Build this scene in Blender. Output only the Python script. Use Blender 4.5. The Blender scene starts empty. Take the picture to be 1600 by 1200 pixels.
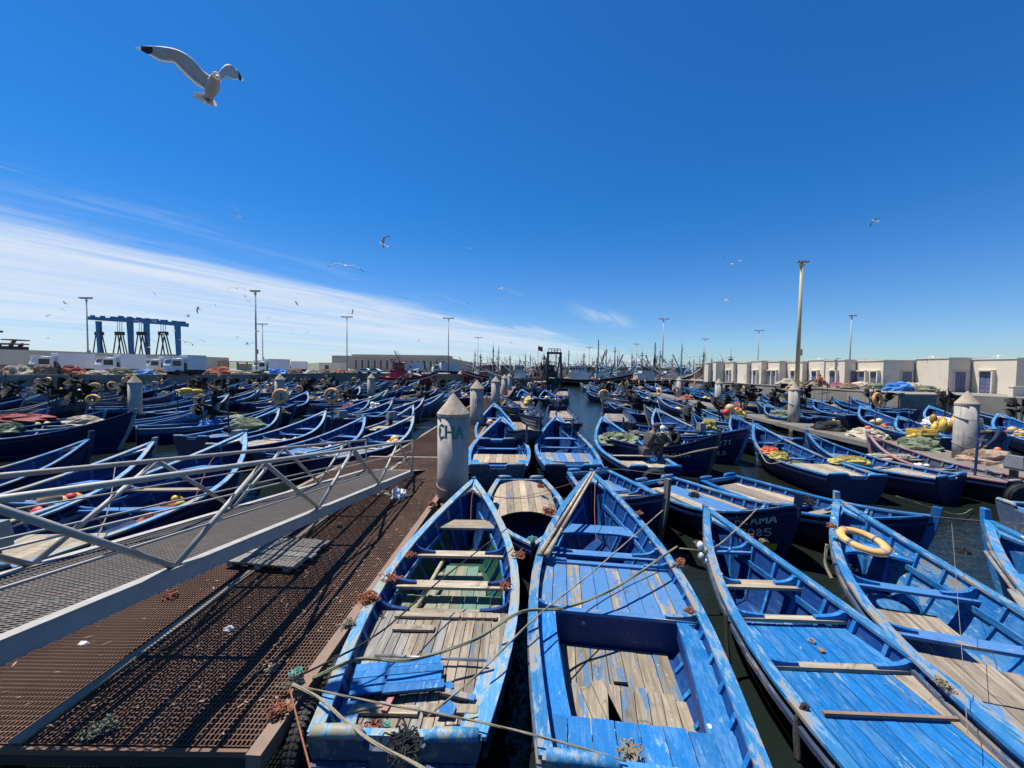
import bpy, math, random
from mathutils import Vector, Matrix, noise
R = math.radians
rnd = random.Random(7)
scene = bpy.context.scene
col = scene.collection

# ------------------------------------------------------------------ camera
CAM_H = 4.0
PITCH = math.atan(23 / 600); ROLL = 0.0125; FPX = 600.0
_f = Vector((0, math.cos(PITCH), -math.sin(PITCH)))
_u0 = Vector((0, math.sin(PITCH), math.cos(PITCH))); _r0 = Vector((1, 0, 0))
_r = _r0 * math.cos(ROLL) + _u0 * math.sin(ROLL)
_u = _u0 * math.cos(ROLL) - _r0 * math.sin(ROLL)
cam_d = bpy.data.cameras.new('camera'); cam = bpy.data.objects.new('camera', cam_d); col.objects.link(cam)
cam_d.sensor_width = 36; cam_d.lens = 36 * FPX / 1600; cam_d.clip_start = 0.05; cam_d.clip_end = 6000
cam.matrix_world = Matrix(((_r.x, _u.x, -_f.x, 0), (_r.y, _u.y, -_f.y, 0), (_r.z, _u.z, -_f.z, CAM_H), (0, 0, 0, 1)))
scene.camera = cam

def ray(px, py):
    return _f + _r * ((px - 800) / FPX) + _u * ((600 - py) / FPX)
def P(px, py, Z=0.0):            # survey helper: photo point at a known height -> place
    d = ray(px, py); t = (Z - CAM_H) / d.z
    return Vector((d.x * t, d.y * t, Z))
def PD(px, py, Y):               # photo point at a known distance -> place
    d = ray(px, py); t = Y / d.y
    return Vector((d.x * t, Y, CAM_H + d.z * t))

# ------------------------------------------------------------------ sun, sky, exposure
SUN_DIR = Vector((0.36, -0.20, -1.0)).normalized()      # the way the light travels
sun_d = bpy.data.lights.new('sun', 'SUN'); sun = bpy.data.objects.new('sun', sun_d); col.objects.link(sun)
sun_d.energy = 5.0; sun_d.angle = R(0.5); sun_d.color = (1.0, 0.955, 0.88)
sun.rotation_euler = SUN_DIR.to_track_quat('-Z', 'Y').to_euler(); sun.location = (-30, 20, 80)
scene.view_settings.view_transform = 'Standard'; scene.view_settings.look = 'None'
scene.view_settings.gamma = 1; scene.view_settings.exposure = 0.62
scene.view_settings.use_curve_mapping = False

class NT:
    """small node helper"""
    def __init__(s, tree): s.t = tree; s.n = tree.nodes; s.l = tree.links
    def new(s, kind, **kw):
        n = s.n.new(kind)
        for k, v in kw.items(): setattr(n, k, v)
        return n
    def put(s, sock, v):
        if v is None: return
        if isinstance(v, bpy.types.NodeSocket): s.l.new(v, sock)
        else:
            if isinstance(v, (tuple, list)) and len(v) == 3 and sock.type == 'RGBA': v = (*v, 1)
            sock.default_value = v
    def math(s, op, a, b=None, c=None, clamp=False):
        n = s.new('ShaderNodeMath', operation=op); n.use_clamp = clamp
        s.put(n.inputs[0], a); s.put(n.inputs[1], b)
        if c is not None: s.put(n.inputs[2], c)
        return n.outputs[0]
    def ramp(s, v, lo, hi, a=0.0, b=1.0, smooth=True):
        n = s.new('ShaderNodeMapRange'); n.interpolation_type = 'SMOOTHSTEP' if smooth else 'LINEAR'
        s.put(n.inputs['Value'], v); s.put(n.inputs['From Min'], lo); s.put(n.inputs['From Max'], hi)
        s.put(n.inputs['To Min'], a); s.put(n.inputs['To Max'], b)
        return n.outputs[0]
    def mix(s, f, a, b, blend='MIX'):
        n = s.new('ShaderNodeMix', data_type='RGBA', blend_type=blend)
        s.put(n.inputs[0], f); s.put(n.inputs[6], a); s.put(n.inputs[7], b)
        return n.outputs[2]
    def noise(s, vec, scale, detail=3, rough=0.55, dist=0.0, dim='3D'):
        n = s.new('ShaderNodeTexNoise'); n.noise_dimensions = dim
        if vec is not None: s.l.new(vec, n.inputs['Vector'])
        n.inputs['Scale'].default_value = scale; n.inputs['Detail'].default_value = detail
        n.inputs['Roughness'].default_value = rough; n.inputs['Distortion'].default_value = dist
        return n.outputs[0]
    def mapping(s, vec, scale=(1, 1, 1), loc=None, rot=(0, 0, 0)):
        n = s.new('ShaderNodeMapping'); s.l.new(vec, n.inputs[0])
        n.inputs['Scale'].default_value = scale; n.inputs['Rotation'].default_value = rot
        if loc is not None: s.put(n.inputs['Location'], loc)
        return n.outputs[0]
    def comb(s, x, y, z):
        n = s.new('ShaderNodeCombineXYZ'); s.put(n.inputs[0], x); s.put(n.inputs[1], y); s.put(n.inputs[2], z)
        return n.outputs[0]

world = bpy.data.worlds.new('World'); scene.world = world; world.use_nodes = True
w = NT(world.node_tree)
for n in list(w.n): w.n.remove(n)
sky = w.new('ShaderNodeTexSky', sky_type='NISHITA'); sky.sun_disc = False
sky.sun_elevation = math.asin(-SUN_DIR.z); sky.sun_rotation = math.atan2(-SUN_DIR.x, -SUN_DIR.y)
sky.air_density = 1.0; sky.dust_density = 0.15; sky.ozone_density = 1.6; sky.altitude = 0
tc = w.new('ShaderNodeTexCoord'); sep = w.new('ShaderNodeSeparateXYZ'); w.l.new(tc.outputs['Generated'], sep.inputs[0])
dx, dy, dz = sep.outputs
zc = w.math('MAXIMUM', dz, 0.012)
cu = w.math('DIVIDE', dx, zc); cv = w.math('DIVIDE', dy, zc)
# a sheet of high cirrus whose straight edge crosses the sky; d = distance inside the sheet
dist = w.math('MULTIPLY', w.math('SUBTRACT', w.math('SUBTRACT', cv, w.math('MULTIPLY', cu, 2.05)), 8.6), 0.438)
along = w.math('MULTIPLY', w.math('ADD', cu, w.math('MULTIPLY', cv, 2.05)), 0.438)
n1 = w.noise(w.comb(w.math('MULTIPLY', along, 0.16), w.math('MULTIPLY', dist, 0.85), 0.0), 1.0, 6, 0.58, 0.6)
n2 = w.noise(w.comb(w.math('MULTIPLY', along, 0.05), w.math('MULTIPLY', dist, 0.22), 3.0), 1.0, 4, 0.5, 0.3)
n4 = w.noise(w.comb(w.math('MULTIPLY', along, 0.45), w.math('MULTIPLY', dist, 2.6), 6.0), 1.0, 7, 0.66, 0.9)
dw = w.math('ADD', dist, w.math('ADD', w.math('MULTIPLY', w.math('SUBTRACT', n1, 0.5), 2.8), w.math('MULTIPLY', w.math('SUBTRACT', n4, 0.5), 1.7)))
sheet = w.ramp(dw, -0.4, 1.5)
dens = w.ramp(w.math('ADD', w.math('MULTIPLY', n1, 0.5), w.math('ADD', w.math('MULTIPLY', n2, 0.7), w.math('MULTIPLY', n4, 0.35))), 0.55, 0.92, 0.40, 1.0)
# a few loose wisps off the edge
n3 = w.noise(w.comb(w.math('MULTIPLY', along, 0.55), w.math('MULTIPLY', dist, 1.7), 9.0), 0.55, 6, 0.6, 1.2)
wisp = w.math('MULTIPLY', w.ramp(n3, 0.58, 0.76), w.math('MULTIPLY', w.ramp(dist, -2.4, -0.4), 0.45))
rr = w.math('SQRT', w.math('ADD', w.math('POWER', w.math('DIVIDE', w.math('SUBTRACT', along, 7.6), 2.6), 2.0), w.math('POWER', w.math('DIVIDE', w.math('ADD', dist, 2.1), 0.55), 2.0)))
wisp = w.math('MAXIMUM', wisp, w.math('MULTIPLY', w.math('MULTIPLY', w.ramp(rr, 0.1, 1.0, 1.0, 0.0), w.ramp(n3, 0.38, 0.66)), 0.45))      # the tuft right of the sheet's end
low = w.ramp(dz, 0.0, 0.14, 0.55, 1.0)
cloud = w.math('MULTIPLY', w.math('MAXIMUM', w.math('MULTIPLY', sheet, dens), wisp), low, clamp=True)
hsv = w.new('ShaderNodeHueSaturation'); hsv.inputs['Saturation'].default_value = 1.18; hsv.inputs['Value'].default_value = 1.14
hsv.inputs['Hue'].default_value = 0.5
w.l.new(sky.outputs[0], hsv.inputs['Color'])
grade = w.mix(w.ramp(dz, 0.02, 0.40), (0.66, 0.90, 1.28), (0.23, 0.84, 1.34))      # the deep, clear blue of the day
tinted = w.mix(1.0, hsv.outputs[0], grade, 'MULTIPLY')
SKY_S = 0.057
skyc = w.mix(w.math('MULTIPLY', cloud, 0.94), tinted, (8.6, 9.5, 10.6))
bg = w.new('ShaderNodeBackground'); w.l.new(skyc, bg.inputs[0]); bg.inputs[1].default_value = SKY_S
wo = w.new('ShaderNodeOutputWorld'); w.l.new(bg.outputs[0], wo.inputs[0])

# ------------------------------------------------------------------ materials
MATS = {}
def base_mat(name):
    m = bpy.data.materials.new(name); m.use_nodes = True
    t = NT(m.node_tree); b = t.n['Principled BSDF']; MATS[name] = m
    return m, t, b
def coords(t, scale=(1, 1, 1)):
    tcn = t.new('ShaderNodeTexCoord'); oi = t.new('ShaderNodeObjectInfo')
    off = t.comb(t.math('MULTIPLY', oi.outputs['Random'], 37.0), t.math('MULTIPLY', oi.outputs['Random'], 91.0), t.math('MULTIPLY', oi.outputs['Random'], 53.0))
    return t.mapping(tcn.outputs['Object'], scale, off), oi.outputs['Random']
def bump(t, b, h, strength, dist=0.01):
    n = t.new('ShaderNodeBump'); n.inputs['Strength'].default_value = strength; n.inputs['Distance'].default_value = dist
    t.l.new(h, n.inputs['Height']); t.l.new(n.outputs[0], b.inputs['Normal'])
def vary(t, colr, rand, lo=0.8, hi=1.2):
    n = t.new('ShaderNodeHueSaturation'); t.put(n.inputs['Color'], colr)
    t.put(n.inputs['Value'], t.ramp(rand, 0, 1, lo, hi, False)); return n.outputs[0]

def m_paint(name, paint, under, wear=0.5, rough=0.5, scuff=(0.20, 0.38, 0.52), lo=0.8, hi=1.18, spots=True):
    """old boat paint: patchy fading, chips down to the wood, gull droppings"""
    m, t, b = base_mat(name)
    v, rd = coords(t); vl = t.mapping(v, (3.0, 0.7, 3.0))
    big = t.noise(v, 1.6, 3); fine = t.noise(vl, 9.0, 5, 0.65); chip = t.noise(vl, 3.2, 7, 0.72, 0.4)
    c = vary(t, paint, rd, lo, hi)
    faded = t.mix(0.5, c, scuff)
    c = t.mix(t.ramp(t.math('ADD', t.math('MULTIPLY', big, 0.5), t.math('MULTIPLY', fine, 0.5)), 0.44, 0.66, 0.0, 0.42), c, faded)
    scr = t.noise(t.mapping(v, (26.0, 2.2, 26.0), None, (0, 0, 0.25)), 1.0, 4, 0.7)
    c = t.mix(t.ramp(scr, 0.64, 0.70, 0.0, 0.55 * min(1.0, wear + 0.3)), c, scuff)
    thr = 0.70 - 0.20 * wear
    patch = t.math('MULTIPLY', t.math('SUBTRACT', t.noise(v, 0.75, 3, 0.6), 0.5), 0.55)      # some areas worn bare, others sound
    chp = t.math('ADD', chip, patch)
    c = t.mix(t.ramp(chp, thr - 0.04, thr + 0.02, 0.0, 0.6), c, scuff)
    c = t.mix(t.ramp(chp, thr, thr + 0.05), c, under)
    c = t.mix(t.ramp(t.noise(t.mapping(v, (5, 1.2, 5)), 1.0, 5, 0.7, 0.8), 0.58, 0.72, 0.0, 0.55), c, t.mix(0.7, c, (0.02, 0.022, 0.025), 'MIX'))
    c = t.mix(t.ramp(t.noise(v, 48.0, 3, 0.7), 0.64, 0.69, 0.0, 0.6 * min(1.0, wear + 0.35)), c, scuff)
    if spots:
        vo = t.new('ShaderNodeTexVoronoi'); t.l.new(t.mapping(v, (1, 0.75, 1)), vo.inputs['Vector']); vo.inputs['Scale'].default_value = 3.2
        rad = t.math('MULTIPLY', t.noise(v, 23.0, 3), 0.16)
        sp = t.math('MULTIPLY', t.math('LESS_THAN', vo.outputs['Distance'], rad), t.ramp(t.noise(v, 1.1, 2), 0.46, 0.56))
        c = t.mix(t.math('MULTIPLY', sp, 0.75), c, (0.58, 0.58, 0.55))
    t.put(b.inputs['Base Color'], c)
    t.put(b.inputs['Roughness'], t.ramp(fine, 0.3, 0.75, rough - 0.08, rough + 0.22))
    b.inputs['Specular IOR Level'].default_value = 0.35
    bump(t, b, t.math('ADD', fine, t.math('MULTIPLY', chip, 0.7)), 0.35, 0.006)
    return m
def m_wood(name, c1, c2, paint=None, pw=0.3, lo=0.7, hi=1.25, axis=1):
    m, t, b = base_mat(name)
    v, rd = coords(t)
    sc = [14, 14, 14]; sc[axis] = 0.9
    grain = t.noise(t.mapping(v, sc), 1.6, 6, 0.7, 0.3); big = t.noise(v, 1.8, 4)
    c = t.mix(t.ramp(grain, 0.3, 0.72), c1, c2)
    c = vary(t, c, rd, lo, hi)
    c = t.mix(t.ramp(big, 0.42, 0.70, 0, 0.5), c, tuple(x * 0.55 for x in c1))
    if paint:
        sc2 = [6, 6, 6]; sc2[axis] = 1.0
        ch = t.noise(t.mapping(v, sc2), 1.4, 7, 0.74)
        thr = t.ramp(rd, 0, 1, 0.66 - 0.22 * pw - .06, 0.66 - 0.22 * pw + .10, False)
        c = t.mix(t.ramp(t.math('SUBTRACT', ch, thr), 0.0, 0.05, 0, 0.88), c, paint)
    c = t.mix(t.ramp(t.noise(v, 5.5, 6, 0.75, 0.6), 0.56, 0.66, 0.0, 0.7), c, tuple(x * 0.28 for x in c1))
    c = t.mix(t.ramp(t.noise(v, 13.0, 4, 0.7, 0.3), 0.66, 0.72, 0.0, 0.7), c, (0.48, 0.46, 0.42))
    t.put(b.inputs['Base Color'], c); b.inputs['Roughness'].default_value = 0.82
    b.inputs['Specular IOR Level'].default_value = 0.25
    bump(t, b, grain, 0.55, 0.006)
    return m
def m_plain(name, c, rough=0.6, metal=0.0, var=0.25, scale=6.0, dirt=None, dw=0.4, bmp=0.15, lo=0.85, hi=1.15, spec=0.4):
    m, t, b = base_mat(name)
    v, rd = coords(t); n = t.noise(v, scale, 5, 0.62)
    cc = vary(t, c, rd, lo, hi)
    cc = t.mix(t.ramp(n, 0.3, 0.7, 0, var), cc, tuple(x * 0.45 for x in c))
    if dirt: cc = t.mix(t.ramp(t.noise(v, scale * 0.45, 6, 0.7, 0.5), 0.60 - 0.15 * dw, 0.72 - 0.1 * dw, 0, 0.85), cc, dirt)
    t.put(b.inputs['Base Color'], cc); b.inputs['Roughness'].default_value = rough; b.inputs['Metallic'].default_value = metal
    b.inputs['Specular IOR Level'].default_value = spec
    if bmp: bump(t, b, n, bmp, 0.01)
    return m

WOODC = (0.30, 0.225, 0.145)
m_paint('blue_paint', (0.004, 0.092, 0.265), (0.19, 0.16, 0.12), 0.60)
m_paint('bright_blue_paint', (0.004, 0.120, 0.345), (0.24, 0.24, 0.23), 0.25)
m_paint('cap_paint', (0.018, 0.150, 0.345), (0.24, 0.20, 0.155), 0.78, scuff=(0.20, 0.34, 0.46))
m_paint('cap_pale', (0.045, 0.19, 0.36), (0.25, 0.24, 0.18), 1.0, scuff=(0.32, 0.41, 0.48))
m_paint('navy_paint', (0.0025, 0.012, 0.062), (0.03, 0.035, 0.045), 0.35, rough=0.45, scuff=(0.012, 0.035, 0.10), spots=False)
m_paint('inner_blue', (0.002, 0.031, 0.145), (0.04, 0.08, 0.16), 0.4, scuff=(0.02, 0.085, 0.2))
m_paint('green_paint', (0.006, 0.040, 0.022), (0.10, 0.11, 0.08), 0.4, scuff=(0.05, 0.10, 0.07))
m_paint('pale_green_paint', (0.16, 0.30, 0.24), (0.34, 0.27, 0.18), 0.8, scuff=(0.45, 0.5, 0.42))
m_paint('black_paint', (0.010, 0.014, 0.026), (0.04, 0.045, 0.05), 0.4, scuff=(0.06, 0.08, 0.1))
m_paint('slate_paint', (0.035, 0.055, 0.10), (0.16, 0.14, 0.12), 0.6, scuff=(0.2, 0.2, 0.22))
m_paint('pink_paint', (0.30, 0.12, 0.10), (0.30, 0.24, 0.20), 0.7)
m_paint('red_paint', (0.42, 0.020, 0.018), (0.3, 0.2, 0.15), 0.25)
m_paint('white_paint', (0.72, 0.72, 0.70), (0.30, 0.20, 0.14), 0.25, scuff=(0.6, 0.6, 0.58))
m_paint('teal_paint', (0.03, 0.21, 0.22), (0.2, 0.2, 0.18), 0.4)
m_wood('deck_wood', (0.325, 0.275, 0.215), (0.125, 0.100, 0.074), (0.025, 0.14, 0.36), 0.25)
m_wood('deck_wood_blue', (0.27, 0.235, 0.185), (0.13, 0.115, 0.09), (0.040, 0.16, 0.37), 1.15)
m_wood('bench_wood', (0.42, 0.355, 0.265), (0.20, 0.16, 0.115), (0.04, 0.17, 0.38), 0.1, axis=0)
m_wood('bench_blue', (0.30, 0.27, 0.22), (0.17, 0.145, 0.115), (0.025, 0.15, 0.38), 1.5, axis=0)
m_wood('floor_wood', (0.29, 0.245, 0.18), (0.125, 0.10, 0.07), (0.05, 0.14, 0.27), 0.75)
m_wood('floor_green', (0.26, 0.25, 0.17), (0.13, 0.12, 0.085), (0.10, 0.21, 0.17), 0.95)
m_wood('pale_wood', (0.42, 0.34, 0.24), (0.25, 0.195, 0.135))
m_wood('grey_wood', (0.30, 0.285, 0.26), (0.13, 0.12, 0.11))
m_wood('old_post', (0.16, 0.135, 0.11), (0.07, 0.06, 0.05), axis=2)
m_plain('bar_rust', (0.172, 0.099, 0.070), 0.85, 0.0, 0.65, 1.0, (0.20, 0.105, 0.065), 0.45)
m_plain('edge_rust', (0.23, 0.16, 0.12), 0.8, 0, 0.35, 5.0, (0.20, 0.09, 0.05), 0.7)
m_plain('strip_pale', (0.27, 0.22, 0.17), 0.8, 0, 0.4, 5.0, (0.17, 0.10, 0.07), 0.5)
m_plain('galvanized', (0.34, 0.325, 0.30), 0.6, 0.2, 0.35, 7.0, (0.28, 0.24, 0.19), 0.35)
m_plain('gang_beam', (0.30, 0.32, 0.34), 0.55, 0.25, 0.3, 4.0, (0.42, 0.41, 0.38), 0.2)
m_plain('gang_mesh', (0.115, 0.10, 0.09), 0.6, 0.3, 0.3, 4.0, (0.19, 0.12, 0.09), 0.3)
def m_stained(name, c, streak, scale, drop=0.0):
    '''weathered cast concrete: pores, rain and rust runs down the side, droppings'''
    m, t, b = base_mat(name); v, rd = coords(t)
    run = t.noise(t.mapping(v, (9, 9, 0.55)), 1.0, 5, 0.65, 0.25); big = t.noise(v, scale, 5, 0.65, 0.4); fine = t.noise(v, 26.0, 4, 0.7)
    cc = vary(t, c, rd, .92, 1.08); cc = t.mix(t.ramp(big, .35, .7, 0, .5), cc, tuple(x * .55 for x in c))
    cc = t.mix(t.ramp(run, .54, .70, 0, .75), cc, streak); cc = t.mix(t.ramp(run, .30, .40, .5, 0), cc, tuple(min(.6, x * 1.45) for x in c))
    cc = t.mix(t.ramp(fine, .62, .70, 0, .6), cc, tuple(x * .4 for x in c))
    if drop: cc = t.mix(t.ramp(t.noise(t.mapping(v, (7, 7, 1.6)), 1.0, 5, .7), .60, .66, 0, drop), cc, (.62, .61, .57))
    t.put(b.inputs['Base Color'], cc); b.inputs['Roughness'].default_value = .9; b.inputs['Specular IOR Level'].default_value = .2
    bump(t, b, t.math('ADD', fine, big), .5, .012)
m_stained('concrete_pile', (0.37, 0.345, 0.31), (0.14, 0.10, 0.075), 2.4, .35); m_stained('cone_cap', (0.40, 0.325, 0.25), (0.20, 0.12, 0.08), 5.0, .8)
m_plain('tide_band', (0.15, 0.125, 0.085), 0.9, 0, 0.5, 6.0, (0.06, 0.07, 0.03), 0.5, 0.5)
m_plain('quay_concrete', (0.26, 0.235, 0.20), 0.9, 0, 0.4, 0.8, (0.17, 0.155, 0.135), 0.5, 0.3)
m_plain('quay_top', (0.24, 0.22, 0.195), 0.9, 0, 0.3, 0.5, (0.25, 0.23, 0.2), 0.4, 0.2)
m_plain('pontoon_deck', (0.165, 0.145, 0.12), 0.9, 0, 0.4, 2.0, (0.14, 0.11, 0.09), 0.4, 0.2)
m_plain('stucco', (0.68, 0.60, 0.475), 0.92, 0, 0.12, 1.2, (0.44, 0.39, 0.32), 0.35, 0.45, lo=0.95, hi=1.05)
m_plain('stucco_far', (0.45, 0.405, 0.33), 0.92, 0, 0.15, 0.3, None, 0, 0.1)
m_plain('door_blue', (0.13, 0.15, 0.27), 0.6, 0, 0.3, 5.0, (0.16, 0.17, 0.22), 0.3)
m_plain('rubber', (0.018, 0.018, 0.019), 0.75, 0, 0.3, 8.0, (0.07, 0.068, 0.065), 0.3, 0.3)
m_plain('black_cloth', (0.010, 0.010, 0.011), 0.8, 0, 0.2, 4.0, None, 0, 0.3)
m_plain('dark_steel', (0.05, 0.047, 0.045), 0.6, 0.4, 0.4, 6.0, (0.13, 0.07, 0.045), 0.4)
m_plain('lamp_steel', (0.36, 0.35, 0.33), 0.6, 0.2, 0.2, 1.0)
m_plain('lamp_yellow', (0.52, 0.44, 0.25), 0.65, 0.0, 0.25, 1.5)
m_plain('alu', (0.62, 0.62, 0.62), 0.35, 0.8, 0.15, 5.0)
m_plain('rope_tan', (0.25, 0.215, 0.15), 0.95, 0, 0.5, 40.0, None, 0, 0.6)
m_plain('rope_green', (0.20, 0.21, 0.14), 0.95, 0, 0.5, 40.0, None, 0, 0.6)
m_plain('rope_rust', (0.30, 0.105, 0.06), 0.95, 0, 0.5, 30.0, (0.16, 0.09, 0.06), 0.5, 0.6)
m_plain('rope_teal', (0.10, 0.30, 0.24), 0.95, 0, 0.5, 40.0, None, 0, 0.6)
m_plain('rope_grey', (0.20, 0.19, 0.17), 0.95, 0, 0.5, 40.0, None, 0, 0.6)
m_plain('rope_dark', (0.028, 0.028, 0.03), 0.95, 0, 0.5, 40.0, None, 0, 0.6)
m_plain('ring_orange', (0.72, 0.36, 0.12), 0.6, 0, 0.25, 3.0, (0.60, 0.42, 0.22), 0.4, lo=0.8, hi=1.1)
m_plain('ring_band', (0.22, 0.24, 0.27), 0.6)
m_plain('float_orange', (0.75, 0.16, 0.06), 0.5, 0, 0.25, 4.0, None, 0, 0.1, lo=0.75, hi=1.15)
m_plain('float_red', (0.65, 0.04, 0.05), 0.5, 0, 0.25, 4.0, None, 0, 0.1)
m_plain('float_yellow', (0.70, 0.48, 0.09), 0.5, 0, 0.25, 4.0, None, 0, 0.1, lo=0.8, hi=1.1)
m_plain('float_tan', (0.60, 0.42, 0.20), 0.55, 0, 0.3, 4.0, None, 0, 0.1)
m_plain('float_amber', (0.50, 0.26, 0.05), 0.5, 0, 0.35, 4.0, None, 0, 0.1, lo=0.6, hi=1.1)
m_plain('float_white', (0.68, 0.67, 0.62), 0.5, 0, 0.25, 4.0, None, 0, 0.1)
m_plain('net_brown', (0.26, 0.185, 0.135), 0.98, 0, 0.5, 9.0, (0.40, 0.31, 0.23), 0.5, 1.0, lo=0.7, hi=1.25)
m_plain('net_green', (0.17, 0.20, 0.13), 0.98, 0, 0.5, 9.0, (0.30, 0.32, 0.22), 0.5, 1.0)
m_plain('net_red', (0.36, 0.11, 0.075), 0.98, 0, 0.5, 9.0, (0.42, 0.22, 0.16), 0.5, 1.0)
m_plain('net_pink', (0.50, 0.10, 0.24), 0.98, 0, 0.4, 9.0, None, 0.5, 1.0)
m_plain('net_pale', (0.46, 0.40, 0.31), 0.98, 0, 0.4, 9.0, (0.3, 0.24, 0.18), 0.5, 1.0)
m_plain('tarp_blue', (0.03, 0.20, 0.55), 0.6, 0, 0.3, 3.0, None, 0, 0.5)
m_plain('tarp_red', (0.20, 0.022, 0.022), 0.7, 0, 0.4, 5.0, None, 0, 0.5)
m_plain('tarp_yellow', (0.40, 0.33, 0.085), 0.7, 0, 0.35, 6.0, None, 0, 0.6)
m_plain('plastic_white', (0.70, 0.72, 0.74), 0.45, 0, 0.2, 4.0)
m_plain('engine_grey', (0.22, 0.23, 0.24), 0.45, 0.2, 0.3, 5.0)
m_plain('engine_dark', (0.03, 0.032, 0.036), 0.5, 0.1, 0.3, 5.0)
m_plain('truck_white', (0.74, 0.74, 0.73), 0.5, 0, 0.12, 1.0, None, 0, 0.05, lo=0.93, hi=1.03)
m_plain('glass_dark', (0.012, 0.016, 0.02), 0.12, 0, 0.0, 1.0, None, 0, 0, spec=0.7)
m_plain('car_dark', (0.02, 0.022, 0.028), 0.3, 0.2, 0.2, 2.0)
m_plain('crane_blue', (0.020, 0.135, 0.30), 0.6, 0, 0.3, 0.6, (0.02, 0.05, 0.10), 0.4)
m_plain('ship_dark', (0.03, 0.032, 0.04), 0.6, 0, 0.4, 0.7, (0.12, 0.07, 0.05), 0.4, lo=0.6, hi=1.5)
m_plain('ship_blue', (0.025, 0.12, 0.22), 0.6, 0, 0.4, 0.7, (0.12, 0.08, 0.06), 0.3, lo=0.6, hi=1.4)
m_plain('ship_red', (0.20, 0.03, 0.04), 0.6, 0, 0.4, 0.7, (0.10, 0.06, 0.05), 0.3)
m_plain('ship_white', (0.62, 0.62, 0.60), 0.55, 0, 0.25, 0.7, (0.35, 0.22, 0.14), 0.25)
m_plain('ship_wood', (0.30, 0.20, 0.12), 0.8, 0, 0.4, 1.5)
m_plain('spar_grey', (0.26, 0.28, 0.30), 0.6, 0, 0.3, 2.0, None, 0, 0, lo=0.6, hi=1.3)
m_plain('spar_blue', (0.10, 0.26, 0.38), 0.6, 0, 0.3, 2.0, None, 0, 0)
m_plain('feather_white', (0.82, 0.82, 0.80), 0.75, 0, 0.15, 9.0, None, 0, 0.2, lo=1, hi=1)
m_plain('feather_grey', (0.62, 0.58, 0.53), 0.8, 0, 0.25, 14.0, (0.56, 0.55, 0.53), 0.4, 0.2, lo=1, hi=1)
m_plain('feather_black', (0.012, 0.013, 0.018), 0.6, 0, 0.1, 9.0, None, 0, 0, lo=1, hi=1)
m_plain('beak', (0.60, 0.36, 0.05), 0.5)
m_plain('letter_white', (0.60, 0.62, 0.60), 0.8, 0, 0.45, 30.0, None, 0, 0)
m_plain('letter_yellow', (0.55, 0.45, 0.03), 0.7, 0, 0.3, 10.0, None, 0, 0)
m_plain('letter_teal', (0.075, 0.20, 0.21), 0.85, 0, 0.5, 30.0, None, 0, 0)
for nm, c in (('cloth_grey', (0.055, 0.055, 0.052)), ('cloth_green', (0.12, 0.135, 0.11)), ('cloth_red', (0.40, 0.07, 0.06)), ('cloth_orange', (0.75, 0.20, 0.03)),
              ('cloth_navy', (0.025, 0.035, 0.08)), ('cloth_white', (0.65, 0.64, 0.60)), ('cloth_black', (0.015, 0.015, 0.017)), ('skin_tone', (0.26, 0.14, 0.085)), ('cloth_blue', (0.04, 0.10, 0.22))):
    m_plain(nm, c, 0.9, 0, 0.2, 8.0, None, 0, 0.2)

t = NT(MATS['feather_white'].node_tree); tr = t.new('ShaderNodeBsdfTranslucent'); tr.inputs[0].default_value = (0.85, 0.85, 0.83, 1)      # thin feathers let the sun through
mx = t.new('ShaderNodeMixShader'); mx.inputs[0].default_value = 0.5; outn = t.n['Material Output']
t.l.new(t.n['Principled BSDF'].outputs[0], mx.inputs[1]); t.l.new(tr.outputs[0], mx.inputs[2]); t.l.new(mx.outputs[0], outn.inputs[0])
# water: dark harbour water, real ripples in the normal
m, t, b = base_mat('water')
tcn = t.new('ShaderNodeTexCoord'); ob = tcn.outputs['Object']
h1 = t.noise(t.mapping(ob, (1.0, 1.5, 1)), 1.7, 4, 0.55, 0.4); h2 = t.noise(ob, 6.5, 3, 0.5)
b.inputs['Base Color'].default_value = (0.009, 0.013, 0.011, 1); b.inputs['Roughness'].default_value = 0.07
b.inputs['IOR'].default_value = 1.33; b.inputs['Specular IOR Level'].default_value = 0.5
bump(t, b, t.math('ADD', h1, t.math('MULTIPLY', h2, 0.3)), 0.55, 0.10)

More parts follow.
